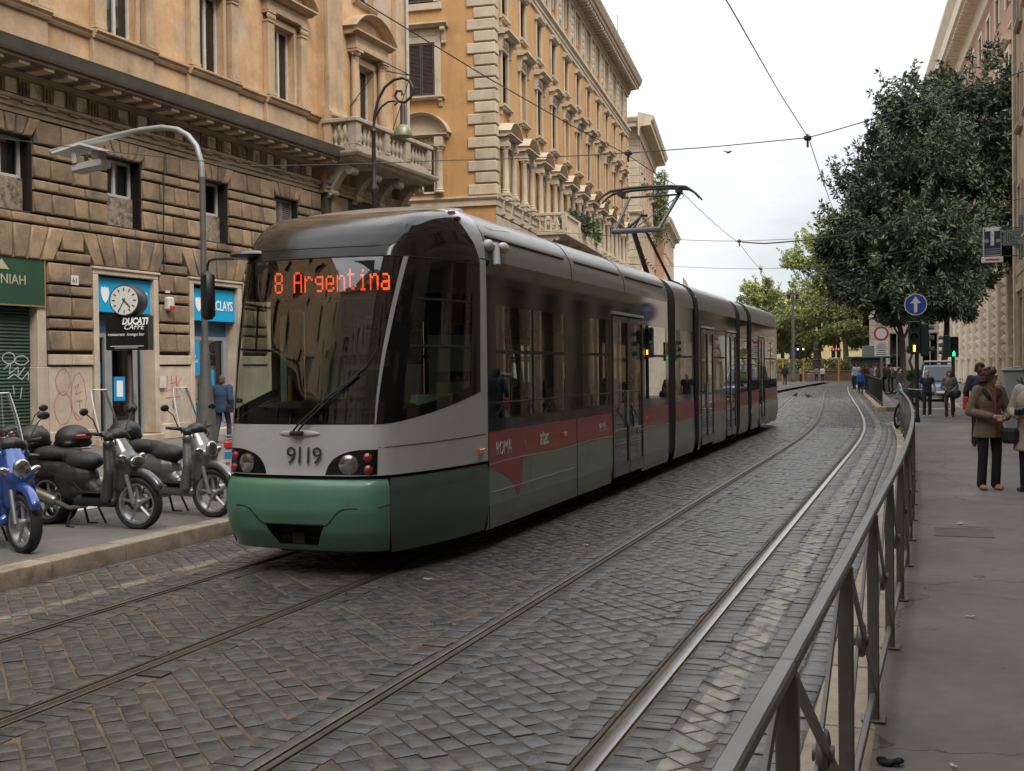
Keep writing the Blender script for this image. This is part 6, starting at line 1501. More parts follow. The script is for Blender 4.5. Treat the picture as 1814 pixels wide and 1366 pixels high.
def scooter(label, loc, rz, paint, case=True, screen=True, steer=0., style=0, plate=False, lean=0.):
    t = thing('scooter', label, 'scooter', loc, rz, 'scooters parked behind the left kerb'); r = .288
    wheel('rear_wheel', t, (-.63,0,r), r, .055); fwh = wheel('front_wheel', t, (.66,0,r), r, .05, 5, steer)
    b = MB()  # rear bodywork
    b.cap((-.75,0,.66),(-.2,0,.6),.1,.13); b.cap((-.2,0,.58),(.05,0,.42),.13,.1); b.cap((-.9,0,.72),(-.6,0,.68),.05,.1); b.cap((-.15,.05,.4),(-.15,-.05,.4),.11,.11)
    b.ell((-.22,0,.54),(.3,.17,.21)); b.ell((-.58,0,.64),(.36,.14,.12)); b.ell((-.2,0,.4),(.22,.16,.14)); b.cap((.05,0,.34),(.36,0,.34),.1,.1); b.cap((-.1,.09,.3),(.38,.09,.3),.06,.06); b.cap((-.1,-.09,.3),(.38,-.09,.3),.06,.06)
    blob(b, 'body', blackpl if style == 0 else paint, t, .014, 4)
    b = MB()  # leg shield and nose
    for sy in (-.17,-.06,.06,.17): b.cap((.36,sy,.36),(.40,sy*.95,.62),.06,.055); b.cap((.40,sy*.95,.62),(.33,sy*.6,.93),.055,.05)
    b.cap((.44,0,.5),(.5,0,.72),.12,.15); b.cap((.5,0,.72),(.36,0,.97),.15,.1); b.cap((.36,-.12,.93),(.36,.12,.93),.06,.06); b.ell((.53,0,.74),(.13,.17,.115))
    blob(b, 'leg_shield', paint, t, .013, 4)
    b = MB(); n = 14
    for j in range(n): 
        a0, a1 = radians(35+115*j/n), radians(35+115*(j+1)/n); rr = r+.05
        b.cap((.66+rr*cos(a0),0,r+rr*sin(a0)), (.66+rr*cos(a1),0,r+rr*sin(a1)), .055, .055, 8)
    blob(b, 'front_fender', paint, t, .012, 3)
    b = MB()
    for sy in (-.075,.075): b.tube([(.66,sy,r),(.56,sy,.6),(.53,sy,.68)], [.022,.024,.024], 8)
    b.build('fork', rim_m, t, smooth=40)
    b = MB(); b.ell((-.55,0,.81),(.3,.14,.085),16,10); b.ell((-.1,0,.73),(.25,.145,.11),16,10); b.cap((-.35,0,.8),(-.2,0,.76),.09,.1); blob(b, 'seat', vinyl, t, .013, 4)
    b = MB(); b.cap((.36,-.12,1.0),(.36,.12,1.0),.055,.055); b.ell((.38,0,1.03),(.1,.12,.075),12,8); b.cap((.33,.12,1.03),(.25,.33,1.06),.024,.02,8); b.cap((.33,-.12,1.03),(.25,-.33,1.06),.024,.02,8); hb = blob(b, 'handlebar', blackpl, t, .011, 3)
    for sy in (-1, 1):
        b = MB(); b.tube([(.3,sy*.2,1.06),(.3,sy*.27,1.2),(.27,sy*.34,1.27)], .007, 6); b.ell((.26,sy*.36,1.29),(.02,.065,.042),12,8); b.build('mirror', blackpl, t, smooth=50)
        b = MB(); b.ell((.58,sy*.13,.78),(.035,.075,.04),10,8, Matrix.Rotation(sy*.5, 4, 'X')); b.build('indicator', lampg, t, smooth=60)
    b = MB()
    if style == 0: b.ell((.655,0,.735),(.025,.11,.07),14,10)
    else: b.ell((.63,0,.8),(.04,.085,.1),14,10)
    b.build('headlight', lampg, t, smooth=60)
    if style == 0:
        b = MB()
        for j in range(5): b.cbox((.665,-.085+.008*j,.645+j*.026),(.688,.085-.008*j,.642+j*.026),.003)
        b.build('grille', blackpl, t)
    if screen:
        b = MB(); b.grid(lambda u, v: (.42-.2*v-.12*u*u, u*.15*(1-.4*v*v), .98+.54*v), lin(-1,1,12), lin(0,1,10)); b.build('windshield', clearp, t, smooth=60)
        b = MB(); pts = [(.42-.2*v-.12*u*u, u*.15*(1-.4*v*v), .98+.54*v) for u, v in [(-1,q) for q in lin(0,1,8)]+[(q,1) for q in lin(-1,1,8)][1:]+[(1,q) for q in lin(1,0,8)][1:]]; b.tube(pts, .008, 6); b.build('windshield_edge', mat('screen_edge', (.7,.72,.75), .3, var=0), t)
    if case:
        b = MB(); b.ell((-.88,0,.98),(.185,.2,.145),20,14); b.cbox((-1.03,-.18,.87),(-.72,.18,.97),.05); cs = blob(b, 'top_case', blackpl, t, .013, 4)
        b = MB(); b.cbox((-1.1,-.1,.97),(-1.06,.1,1.02),.01); b.build('rear_light', redl, cs); 
        b = MB(); b.box((-.95,-.06,.74),(-.7,.06,.87)); b.build('rack', blackpl, t)
    b = MB(); b.cap((-.85,-.14,.42),(-.42,-.15,.3),.07,.06,14); b.tube([(-.42,-.15,.3),(-.2,-.13,.22),(0,-.08,.25)], .025, 8); b.build('exhaust', exh, t, smooth=40)
    b = MB()
    for sy in (-1, 1):
        b.tube([(.3,sy*.15,1.05),(.36,sy*.22,1.06),(.32,sy*.32,1.045)], .006, 5); b.tube([(.36,sy*.14,1.05),(.46,sy*.12,.98),(.42,sy*.06,.82)], .006, 5)
    b.tube([(.6,.075,.62),(.66,.09,.45),(.66,.06,.36)], .006, 5); b.build('lever_and_cable', mat('matt_black'), t)
    b = MB(); b.lathe([(.095,.055),(.095,.06),(.055,.06)], (.66,0,r), 20, 'y'); b.build('brake_disc', rim_m, t)
    for sy in (-1, 1): b = MB(); b.tube([(-.84,sy*.105,.72),(-.5,sy*.15,.62),(-.1,sy*.165,.5),(.02,sy*.15,.4)], .006, 5); b.build('panel_seam', mat('matt_black'), t)
    b = MB(); b.tube([(-1.0,.13,.86),(-1.04,0,.86),(-1.0,-.13,.86)], .014, 6); b.tube([(-.95,.14,.8),(-.6,.17,.8)], .013, 6); b.tube([(-.95,-.14,.8),(-.6,-.17,.8)], .013, 6); b.build('grab_rail', rim_m, t)
    b = MB(); b.cbox((-.05,-.17,.395),(.3,.17,.41),.006)
    for j in range(5): b.cbox((-.02+j*.065,-.15,.41),(.0+j*.065,.15,.418),.003)
    b.build('floor_mat', rubber, t)
    b = MB(); b.tube([(-.2,.06,.3),(-.22,.16,.02),(-.1,.18,.015)], .014, 6); b.tube([(-.2,-.06,.3),(-.22,-.16,.02),(-.1,-.18,.015)], .014, 6); b.tube([(-.05,.1,.28),(.0,.2,.02)], .012, 6); b.build('stand', blackpl, t)
    b = MB(); b.cap((-.63,.1,r),(-.2,.1,.32),.07,.09); b.cap((-.3,.08,.33),(-.1,.08,.33),.1,.09); blob(b, 'engine', mat('engine_grey', (.1,.1,.1), .5, .4), t, .016, 2)
    b = MB(); b.cbox((-.98,-.1,.46),(-.96,.1,.66),.004); b.cap((-.88,0,.7),(-.97,0,.6),.03,.03,8); b.build('rear_mudguard', blackpl, t)
    b = MB(); b.ell((-.95,0,.72),(.04,.09,.04),12,8); b.build('tail_light', redl, t, smooth=50)
    if plate: b = MB(); b.cbox((-1.0,-.09,.48),(-.985,.09,.66),.003); b.build('number_plate', plate_m, t)
    if lean: t.rotation_euler.x = lean
    return t
ZP = .145
gun = mat('gunmetal_scooter_paint', (.075,.075,.078), .3, .4, var=.08, coat=.6); gry = mat('grey_scooter_paint', (.16,.16,.16), .32, .4, var=.08, coat=.6); blu = mat('blue_scooter_paint', (.03,.085,.33), .25, .2, var=.06, coat=.8); wht = mat('white_scooter_paint', (.5,.5,.48), .3, var=.05, coat=.6); blk = mat('black_scooter_paint', (.02,.02,.022), .3, .2, var=.05, coat=.6)
scooter('gunmetal grey scooter with grille nose and black top box, second from the left kerb end', (-8.67,10.12,ZP), radians(-4), gun, steer=.12)
scooter('light grey scooter with headlight in its nose, closest to the tram', (-8.43,11.27,ZP), radians(-12), gry, case=True, steer=.2, style=1)
scooter('bright blue scooter cut off by the left edge of the picture', (-8.62,8.72,ZP), radians(-26), blu, case=False, steer=.1, style=1)
scooter('black scooter behind the blue one, only its dark top box showing', (-9.9,10.5,ZP), radians(165), blk, case=True, screen=False, style=0)
s5 = scooter('white scooter with red tail and number plate, half hidden by the tram front', (-8.78,13.62,ZP), radians(105), wht, case=False, screen=False, style=1)
b = MB(); b.cbox((-1.02,-.15,.68),(-.93,.15,.8),.03); b.build('tail_panel', mat('red_tail', (.5,.03,.04), .35, coat=.5), s5)
b = MB(); b.cbox((-1.03,-.13,.44),(-1.015,.13,.66),.003); pl5 = b.build('number_plate', plate_m, s5); b = MB(); b.cbox((-1.034,-.125,.56),(-1.031,.125,.655),.001); b.build('plate_blue', mat('plate_blue', (.05,.25,.5), .5), pl5)
text('EK 05147', 'plate_lettering', mat('ink'), s5, .055, (-1.036,0,.5), (pi/2,0,-pi/2), .001)

# ------------------------------------------------------------------ street furniture
polegrey = mat('lamp_pole_grey', (.11,.105,.1), .6, .3, var=.2, scale=4); palegrey = mat('lamp_arm_pale', (.3,.31,.31), .5, .3, var=.1); irond = mat('wrought_iron_brown', (.045,.03,.025), .55, .4, var=.25, scale=6)
t = thing('street_lamp', 'modern street lamp with tall curved arm over the scooters', 'street lamp', (-12.95,18.3,.12))
m_ = MB(); m_.lathe([(.2,0),(.2,.1),(.19,.8),(.12,1.5),(.075,2.2),(.062,2.4),(.055,5.45)], (0,0,0), 16); m_.build('pole', polegrey, t, smooth=35)
m_ = MB(); pts = [(0,0,5.45),(-.02,0,5.75),(-.12,0,6.05),(-.3,0,6.26),(-.55,0,6.4),(-.9,0,6.47),(-1.4,0,6.46),(-2.,0,6.4),(-2.7,0,6.32),(-3.6,0,6.2)]; m_.tube(pts, .055, 10); arm = m_.build('arm', palegrey, t, smooth=40)
m_ = MB(); m_.prism([(-3.35,-.28,6.14),(-2.65,-.28,6.27),(-1.95,-.28,6.06),(-1.97,-.28,6.02),(-2.65,-.28,6.23),(-3.33,-.28,6.1)][::-1], (0,.56,0)); m_.build('reflector_roof', mat('lamp_white', (.6,.6,.58), .4, var=.05), t, recalc=True)
m_ = MB(); m_.X = Matrix.Translation((-2.6,0,5.86)) @ Matrix.Rotation(-.12, 4, 'Y'); m_.cbox((-.38,-.17,-.1),(.36,.17,.06),.03); m_.cbox((-.3,-.2,.06),(-.2,-.16,.3),.01); m_.cbox((-.3,.16,.06),(-.2,.2,.3),.01); m_.cbox((.1,-.12,.06),(.3,.12,.26),.03); m_.X = None; m_.tube([(-2.65,0,6.2),(-2.65,0,6.36)], .03, 8); m_.build('lamp_head', mat('lamp_body', (.38,.37,.34), .5, var=.1), t, smooth=40)
t = thing('street_clock', 'round two-faced street clock above a black advertising box', 'clock', (-15.75,19.6,.12), radians(14))
blackgl = mat('black_sign_gloss', (.01,.01,.011), .25, var=0, coat=.4)
m_ = MB(); m_.lathe([(.13,0),(.13,.25),(.09,.3),(.09,.9),(.14,.95),(.14,1.02),(.07,1.1),(.055,2.35)], (0,0,0), 14); m_.cyl((0,0,2.2),(0,0,3.0),.05); m_.build('post', irond, t, smooth=40)
m_ = MB(); m_.cbox((-.45,-.16,2.2),(.47,.16,2.93),.02); ab = m_.build('advertising_box', blackgl, t)
m_ = MB(); m_.lathe([(.28,-.22),(.315,-.22),(.33,-.2),(.33,.2),(.315,.22),(.28,.22)], (0,0,3.24), 36, 'y'); cd = m_.build('clock_case', mat('clock_case_grey', (.06,.06,.065), .4, .4), t, smooth=40)
m_ = MB(); m_.lathe([(.3,-.221),(0.001,-.223)], (0,0,3.24), 36, 'y'); m_.build('clock_face', mat('clock_white', (.62,.61,.57), .5, var=.04), cd)
m_ = MB()
for h in range(12): a = pi*h/6; m_.X = Matrix.Translation((0,-.226,3.24)) @ Matrix.Rotation(a, 4, 'Y'); m_.box((-.011,-.002,.2),(.011,.002,.262))
for a, ln, w in ((radians(-152), .27, .01), (radians(138), .19, .014)): m_.X = Matrix.Translation((0,-.23,3.24)) @ Matrix.Rotation(a, 4, 'Y'); m_.box((-w,-.002,-.05),(w,.002,ln))
m_.X = None; m_.build('clock_hands', mat('ink'), cd)
text('DUCATI', 'lettering', white_p, ab, .19, (.2,-.163,2.8), bold=.008, shear=.2, sx=.8); text('CAFFE', 'lettering', white_p, ab, .15, (.17,-.163,2.68), shear=.3, sx=1.05); text('restaurant  lounge bar', 'lettering', white_p, ab, .088, (.0,-.163,2.53), shear=.15);
m_ = MB(); m_.box((-.35,-.164,2.28),(.38,-.16,2.29)); m_.box((-.25,-.164,2.245),(.25,-.16,2.252)); m_.build('white_line', white_p, ab)
t = thing('street_lamp', 'old wrought iron lamp post with scrolled bracket and hanging bell lamp', 'street lamp', (-13.2,26,.12), radians(0))
pxs = lambda l, y=0: [((x-658)/69/.94, y, 7.9+(235-yy)/69-.12) for x, yy in l]
m_ = MB(); m_.lathe([(.15,0),(.15,.5),(.1,.6),(.09,1.2),(.065,1.4),(.06,6.2),(.11,6.3),(.11,6.38),(.055,6.5),(.05,7.78),(.075,7.82),(.05,7.9)], (0,0,0), 12); m_.build('post', irond, t, smooth=40)
m_ = MB(); m_.tube(pxs([(658,235),(660,205),(667,178),(680,157),(696,146),(712,144),(725,151),(731,165),(727,179),(716,187),(704,184),(698,174),(702,166),(710,167),(712,174)]), .036, 8); m_.tube(pxs([(659,218),(664,203),(674,190),(686,183),(697,183),(702,187),(697,190)]), .026, 8); m_.build('scroll_bracket', irond, t, smooth=40)
c = pxs([(712,188)])[0]; m_ = MB(); m_.lathe([(.03,0),(.07,-.08),(.07,-.5),(.13,-.58)], c, 14); m_.build('lamp_cap', irond, t, smooth=40)
m_ = MB(); m_.lathe([(.13,-.56),(.2,-.64),(.24,-.74),(.25,-.84),(.22,-.85),(0.01,-.82)], c, 18); m_.build('lamp_bell', mat('lamp_bell_bronze', (.2,.19,.12), .4, .3, var=.15), t, smooth=40)

tl_g = mat('signal_green_black', (.012,.03,.026), .45, .1, var=.15)
def signal_head(parent, x, y, z0, n, lit, face=-1, w=.3, hh=.28, ax='y'):
    m_ = MB(); X = Matrix.Translation((x, y, z0)) @ (Matrix.Rotation({'y':0,'x':pi/2,'-x':-pi/2,'-y':pi}[ax], 4, 'Z')); m_.X = X
    m_.cbox((-w/2,-.1,0),(w/2,.12,hh*n),.02)
    for k in range(n):
        c = hh*(k+.5); m_.tube([(.11*cos(a),-.1,c+.11*sin(a)) for a in lin(-.3, pi+.3, 10)], .008, 5)
        m_.grid(lambda u, v: (.115*cos(u),-.1-v*.16,c+.115*sin(u)), lin(-.2, pi+.2, 10), [0,1])
    h = m_.build('signal_head', tl_g, parent)
    for k in range(n):
        c = hh*(k+.5); b = MB(); b.X = X; b.lathe([(.1,-.102),(.06,-.115),(0.001,-.12)], (0,0,c), 18, 'y'); b.build('lens', mat('lens_dark', (.03,.035,.03), .2, var=0), h, smooth=50)
    for k, kind, mm in lit:
        c = hh*(k+.5); b = MB(); b.X = X
        if kind == 'bar': b.box((-.028,-.13,c-.085),(.028,-.118,c+.085))
        elif kind == 'man':
            b.ell((0,-.122,c+.07),(.02,.006,.02),10,6); b.prism([(x_,-.118,c+z_) for x_, z_ in ((-.03,.045),(.03,.045),(.055,-.02),(.04,-.025),(.025,.01),(.02,-.03),(.05,-.09),(.03,-.095),(0,-.045),(-.03,-.095),(-.05,-.09),(-.02,-.03),(-.025,.01),(-.045,-.02),(-.055,-.012))], (0,-.008,0))
        else: b.lathe([(.085,-.118),(.0,-.126)], (0,0,c), 16, 'y')
        b.build('lit_lens', mm, h, recalc=True)
    return h
amber = mat('lit_amber', (1.,.42,.04), .5, var=0, emit=4); litgreen = mat('lit_green', (.02,1.,.3), .5, var=0, emit=2.2); litred = mat('lit_red', (1.,.06,.03), .5, var=0, emit=1.5)
signblue = mat('sign_blue', (.015,.07,.34), .4, var=.05); signwhite = mat('sign_white', (.66,.66,.64), .5, var=.05); signred = mat('sign_red', (.45,.03,.035), .45, var=.05); galv = mat('galvanised', (.3,.31,.31), .45, .5, var=.15)
t = thing('traffic_light', 'green traffic light post with lit amber bar and blue arrow sign on top', 'traffic light', (-.22,34.4,.0))
m_ = MB(); m_.cyl((0,0,0),(0,0,3.25),.055,n=12); m_.cyl((0,0,0),(0,0,.3),.085,n=12); m_.build('post', tl_g, t)
signal_head(t, -.06, -.12, 2.12, 3, [(0,'bar',amber)], hh=.31, w=.33); signal_head(t, .22, .06, 2.05, 3, [], ax='x', hh=.31)
m_ = MB(); m_.lathe([(.31,-.012),(.31,.012)], (-.02,-.07,3.53), 30, 'y'); m_.cyl((-.02,0,3.2),(-.02,0,3.75),.03,n=8); sg_ = m_.build('arrow_sign', signwhite, t)
m_ = MB(); m_.lathe([(.285,-.016),(0.001,-.017)], (-.02,-.07,3.53), 30, 'y'); m_.build('blue_disc', signblue, sg_)
m_ = MB(); m_.prism([(-.02+x,-.088,3.53+z) for x, z in ((-.045,-.23),(.045,-.23),(.045,.03),(.145,.03),(0,.23),(-.145,.03),(-.045,.03))], (0,-.004,0)); m_.build('arrow', signwhite, sg_, recalc=True)
t = thing('traffic_light', 'pedestrian traffic light showing a green walking figure, by the road crossing', 'traffic light', (.94,43.0,.1))
m_ = MB(); m_.cyl((0,0,0),(0,0,2.6),.06,n=12); m_.build('post', tl_g, t); signal_head(t, .02, -.12, 1.95, 3, [(0,'man',litgreen)], hh=.24, w=.32); signal_head(t, -.22, .02, 1.95, 3, [], ax='-x', hh=.26)
t = thing('road_sign', 'round white no-vehicles sign with red ring and plates below, by the dark fence', 'road sign', (-1.66,48.3,.17))
m_ = MB(); m_.cyl((0,0,0),(0,0,3.2),.032,n=8); m_.build('post', galv, t)
m_ = MB(); m_.lathe([(.29,-.06),(.29,-.04)], (0,0,2.9), 30, 'y'); d = m_.build('sign_disc', signred, t); m_ = MB(); m_.lathe([(.215,-.064),(.001,-.065)], (0,0,2.9), 30, 'y'); m_.build('white_centre', signwhite, d)
for z0, z1 in ((2.24,2.58),(1.98,2.21)):
    m_ = MB(); m_.cbox((-.27,-.06,z0),(.27,-.04,z1),.008); pl_ = m_.build('sign_plate', signwhite, t); m_ = MB()
    for q in range(3): m_.box((-.2+.03*q,-.064,z0+.06+q*.08),(.2-.02*q,-.061,z0+.085+q*.08))
    m_.build('plate_text', mat('ink'), pl_)
# tobacconist T sign and pharmacy cross on the corner building
t = thing('shop_sign', 'dark blue projecting sign with a large white T and red bar below', 'sign', (2.42,46.5,0))
m_ = MB(); m_.cbox((-.33,-.08,5.85),(.33,.08,6.95),.03); f = m_.build('sign_box', mat('sign_frame_grey', (.4,.38,.36), .5), t); m_ = MB(); m_.box((-.28,-.086,5.92),(.28,-.082,6.9)); m_.build('sign_face', mat('tobacco_navy', (.02,.03,.06), .4), f)
text('T', 'lettering', signwhite, f, .92, (0,-.09,6.56), bold=.025, sx=.85); m_ = MB(); m_.box((-.28,-.09,6.38),(-.13,-.087,6.5)); m_.box((.13,-.09,6.38),(.28,-.087,6.5)); 
for z in (5.97,6.04,6.12): m_.box((-.26,-.09,z),(.26,-.087,z+.025))
m_.build('small_text', mat('sign_grey_text', (.3,.32,.34), .5), f)
m_ = MB(); m_.cbox((-.38,-.08,5.62),(.38,.08,5.84),.02); f2 = m_.build('lower_panel', signwhite, t); m_ = MB(); m_.box((-.24,-.086,5.7),(.24,-.082,5.76)); m_.build('red_bar', signred, f2)
m_ = MB(); m_.tube([(.36,0,6.9),(.9,0,6.9)], .02, 6); m_.tube([(.36,0,5.85),(.9,0,5.85)], .02, 6); m_.build('bracket', irond, t)
t = thing('pharmacy_sign', 'unlit green outline pharmacy cross on the corner building', 'sign', (3.53,45.2,0))
m_ = MB()
for k in range(5):
    a, b = .75-.08*k, .24-.055*k
    if b < 0: break
    P = [(-b,a),(b,a),(b,b),(a,b),(a,-b),(b,-b),(b,-a),(-b,-a),(-b,-b),(-a,-b),(-a,b),(-b,b)]; m_.tube([(x,-.1,6.4+z) for x, z in P], .012, 5, closed=True)
m_.build('cross_tubes', mat('cross_pale', (.35,.42,.36), .4), t); m_ = MB(); a, b = .8, .29; m_.prism([(x,-.06,6.4+z) for x, z in ((-b,-a),(b,-a),(b,-b),(a,-b),(a,b),(b,b),(b,a),(-b,a),(-b,b),(-a,b),(-a,-b),(-b,-b))], (0,.12,0)); m_.build('cross_body', mat('cross_green', (.08,.12,.1), .5), t, recalc=True)
t = thing('utility_box', 'grey roadside utility cabinet with dark scribbles', 'cabinet', (1.93,26.8,.17), radians(4))
ub = mat('cabinet_grey', (.28,.31,.31), .6, var=.1, scale=3, stain=[((.12,.12,.12),.5,3,.6)])
m_ = MB(); m_.cbox((-.33,-.18,.12),(.33,.18,1.48),.015); m_.build('cabinet', ub, t); m_ = MB(); m_.cbox((-.37,-.22,1.48),(.37,.22,1.54),.02); m_.prism([(-.36,-.2,1.54),(.36,-.2,1.54),(0,-.2,1.59)], (0,.4,0)); m_.build('lid', ub, t, recalc=True); m_ = MB(); m_.cbox((-.35,-.2,0),(.35,.2,.12),.02); m_.build('plinth', kerb_m, t)
scribble('scribble', mat('ink'), [[(-.1,.183,1.3),(.05,.183,1.2),(-.05,.183,1.15),(.1,.183,1.1)],[(0,.183,1.35),(.08,.183,1.0),(-.1,.183,.95),(.1,.183,.9)],[(-.12,.183,.6),(.0,.183,.7),(.1,.183,.5),(-.1,.183,.45),(.12,.183,.35)],[(.0,.183,.65),(.02,.183,.4)]], .014, t)
rag = MB(); 
for k in range(9): rag.ell((random.uniform(-.045,.045), random.uniform(-.03,.03), random.uniform(.008,.022)), (.022,.014,.014), 8, 6)
r_ = blob(rag, 'rag', mat('black_cloth', (.012,.012,.015), .9), None, .005, 2); r_.location = (-.14,4.95,.168); tag(r_, 'crumpled black rag lying on the asphalt pavement', 'rag')
lit_m = mat('litter_pale', (.5,.48,.44), .8, var=.1)
for i, (x, y, s, z, lb) in enumerate(((.27,8.0,.03,.17,'pale scrap of paper on the pavement beside the railing'),(.33,12.6,.05,.17,'long pale paper strip on the middle of the pavement'),(.1,5.0,.02,.17,'small dry leaf near the black rag'),(-4.1,9.0,.04,.004,'white scrap between the two tram tracks'),(-3.3,11.2,.03,.004,'white crumb on the cobbles beside the tram'))):
    m_ = MB(); m_.grid(lambda u, v: (u*s, v*s*.4, .004+.006*abs(u)+.004*v*v), lin(-1,1,4), lin(-1,1,3)); o_ = m_.build('paper_scrap', lit_m); o_.location = (x,y,z); o_.rotation_euler.z = i*1.1; tag(o_, lb, 'litter')
# bicycle leaning at the railing end
t = thing('bicycle', 'dark bicycle leaning on the far end of the railing', 'bicycle', (-.52,31.2,.17), radians(72))
m_ = MB()
for x in (-.52,.52): wheel('wheel', t, (x,0,.33), .33, .018, 12)
m_.tube([(-.52,0,.33),(-.1,0,.3),(.38,0,.8),(-.22,0,.8),(-.1,0,.3)], .016, 6); m_.tube([(-.52,0,.33),(-.22,0,.8)], .012, 6); m_.tube([(.52,0,.33),(.38,0,.8),(.35,0,.98)], .016, 6); m_.build('frame', blackpl, t)
m_ = MB(); m_.tube([(.25,-.3,1.02),(.36,-.12,1.0),(.36,.12,1.0),(.25,.3,1.02)], .014, 6); m_.build('handlebar', galv, t); m_ = MB(); m_.ell((-.26,0,.9),(.13,.07,.035),12,8); m_.cyl((-.24,0,.78),(-.25,0,.9),.012,n=6); m_.build('saddle', vinyl, t, smooth=50)
t.rotation_euler.x = radians(6)
# dark fence on the tram stop island
fy0, fy1 = 46.6, 70.
t = thing('fence', 'dark barred fence along the kerb of the tram stop island', 'fence', (0,0,.17)); fdm = mat('fence_dark', (.035,.035,.033), .5, .3, var=.2)
xf = lambda y: xk(y)+.22; n = 12
for k in range(n+1):
    y = fy0+(fy1-fy0)*k/n; m_ = MB(); m_.box((xf(y)-.03,y-.03,0),(xf(y)+.03,y+.03,1.12)); m_.build('post', fdm, t)
    if k < n:
        y1 = fy0+(fy1-fy0)*(k+1)/n; m_ = MB()
        for z in (.12, 1.05): m_.tube([(xf(y),y,z),(xf(y1),y1,z)], .025, 6)
        for j in range(1, 22): yy = y+(y1-y)*j/22; m_.tube([(xf(yy),yy,.12),(xf(yy),yy,1.05)], .013, 4)
        m_.build('barred_panel', fdm, t)
# cars
carg = mat('car_glass', (.02,.03,.04), .12, 0, var=0, spec=.35)
def car(label, loc, rz, paint, L=4., Wd=1.7, H=1.48, van=False, rack=False):
    t = thing('parked_car', label, 'car', loc, rz); h = L/2
    prof = [(-h,.3),(-h,.62),(-h+.06,.82),(-h*.94,.9)]
    lowp = [(-h,.32),(-h-.0,.7),(-h+.1,.86),(-h+.8,.93) if not van else (-h+.5,1.0),(h-.1,.95),(h,.8),(h,.32)]
    m_ = MB(); n = len(lowp); rows = []
    for f, ins in ((-1,.06),(-.93,0),(.93,0),(1,.06)):
        rows.append(m_.ring([(x*(1-ins*.3), f*Wd/2, z-ins*(z-.3)*.6) for x, z in lowp]))
    for a, b in zip(rows, rows[1:]): m_.bridge(a, b)
    m_.face(rows[0][::-1]); m_.face(rows[-1])
    up = [(-h+.75,.93),(-h+1.45,H-.03),(-h+1.9,H),(h-.75,H-.02),(h-.15,.95)] if not van else [(-h+.45,1.0),(-h+1.0,H-.05),(-h+1.4,H),(h-.3,H),(h-.08,.95)]
    rt = [m_.ring([(x, sy*(Wd/2*(.96 if z < 1.1 else .8)), z) for x, z in up]) for sy in (-1, 1)]
    m_.face([rt[0][i] for i in (1,2,3)]+[rt[1][i] for i in (3,2,1)]); m_.bridge(rt[0], rt[1], False); m_.build('body', paint, t, smooth=35)
    g_ = MB()
    for sy, r in ((-1, 0), (1, 1)): g_.poly(*[(x*.97, sy*(Wd/2*(.965 if z < 1.1 else .815)), z-.02*(z > 1.1)) for x, z in up])
    g_.poly(*[(up[0][0]-.02+.1*0, -Wd*.44, up[0][1]+.03), (up[0][0]-.02, Wd*.44, up[0][1]+.03), (up[1][0]-.03, Wd*.37, up[1][1]-.04), (up[1][0]-.03, -Wd*.37, up[1][1]-.04)])
    g_.poly(*[(up[4][0]+.02, -Wd*.43, up[4][1]+.04), (up[4][0]+.02, Wd*.43, up[4][1]+.04), (up[3][0]+.03, Wd*.37, up[3][1]-.05), (up[3][0]+.03, -Wd*.37, up[3][1]-.05)]); g_.build('window', carg, t)
    for x in (-h+.75, h-.75):
        for sy in (-1, 1): wheel('wheel', t, (x, sy*(Wd/2-.1), .31), .31, .09, 5)
    for sy in (-1, 1):
        b = MB(); b.ell((-h+.06, sy*Wd*.36, .72), (.06,.15,.08), 12, 8); b.build('headlight', lampg, t, smooth=60); b = MB(); b.cbox((h-.02, sy*Wd*.4-.06, .68),(h+.02, sy*Wd*.4+.06, .9),.01); b.build('tail_light', redl, t)
    b = MB(); b.cbox((-h-.05,-Wd*.46,.3),(-h+.1,Wd*.46,.52),.04); b.cbox((h-.1,-Wd*.46,.3),(h+.05,Wd*.46,.52),.04); b.build('bumper', blackpl, t); b = MB(); b.cbox((-h-.062,-.26,.42),(-h-.05,.26,.53),.003); b.build('number_plate', plate_m, t)
    if rack:
        b = MB()
        for x in (-.4,.5): b.tube([(x,-Wd*.42,H+.1),(x,Wd*.42,H+.1)], .025, 6); b.tube([(x,-Wd*.38,H),(x,-Wd*.38,H+.1)], .02, 6); b.tube([(x,Wd*.38,H),(x,Wd*.38,H+.1)], .02, 6)
        b.cbox((-.6,-Wd*.4,H+.1),(-.4,Wd*.4,H+.2),.02); b.build('roof_rack', galv, t)
    return t
car('silver hatchback parked across the side road behind the tree trunk', (-.75,74,-.05), radians(168), mat('silver_car_paint', (.34,.35,.36), .3, .5, var=.04, coat=.7))
car('pale blue off-road car with roof rack facing the crossing', (.62,61,-.05), radians(92), mat('pale_blue_car_paint', (.09,.135,.19), .3, .3, var=.05, coat=.6), 4.2, 1.75, 1.82, True, True)
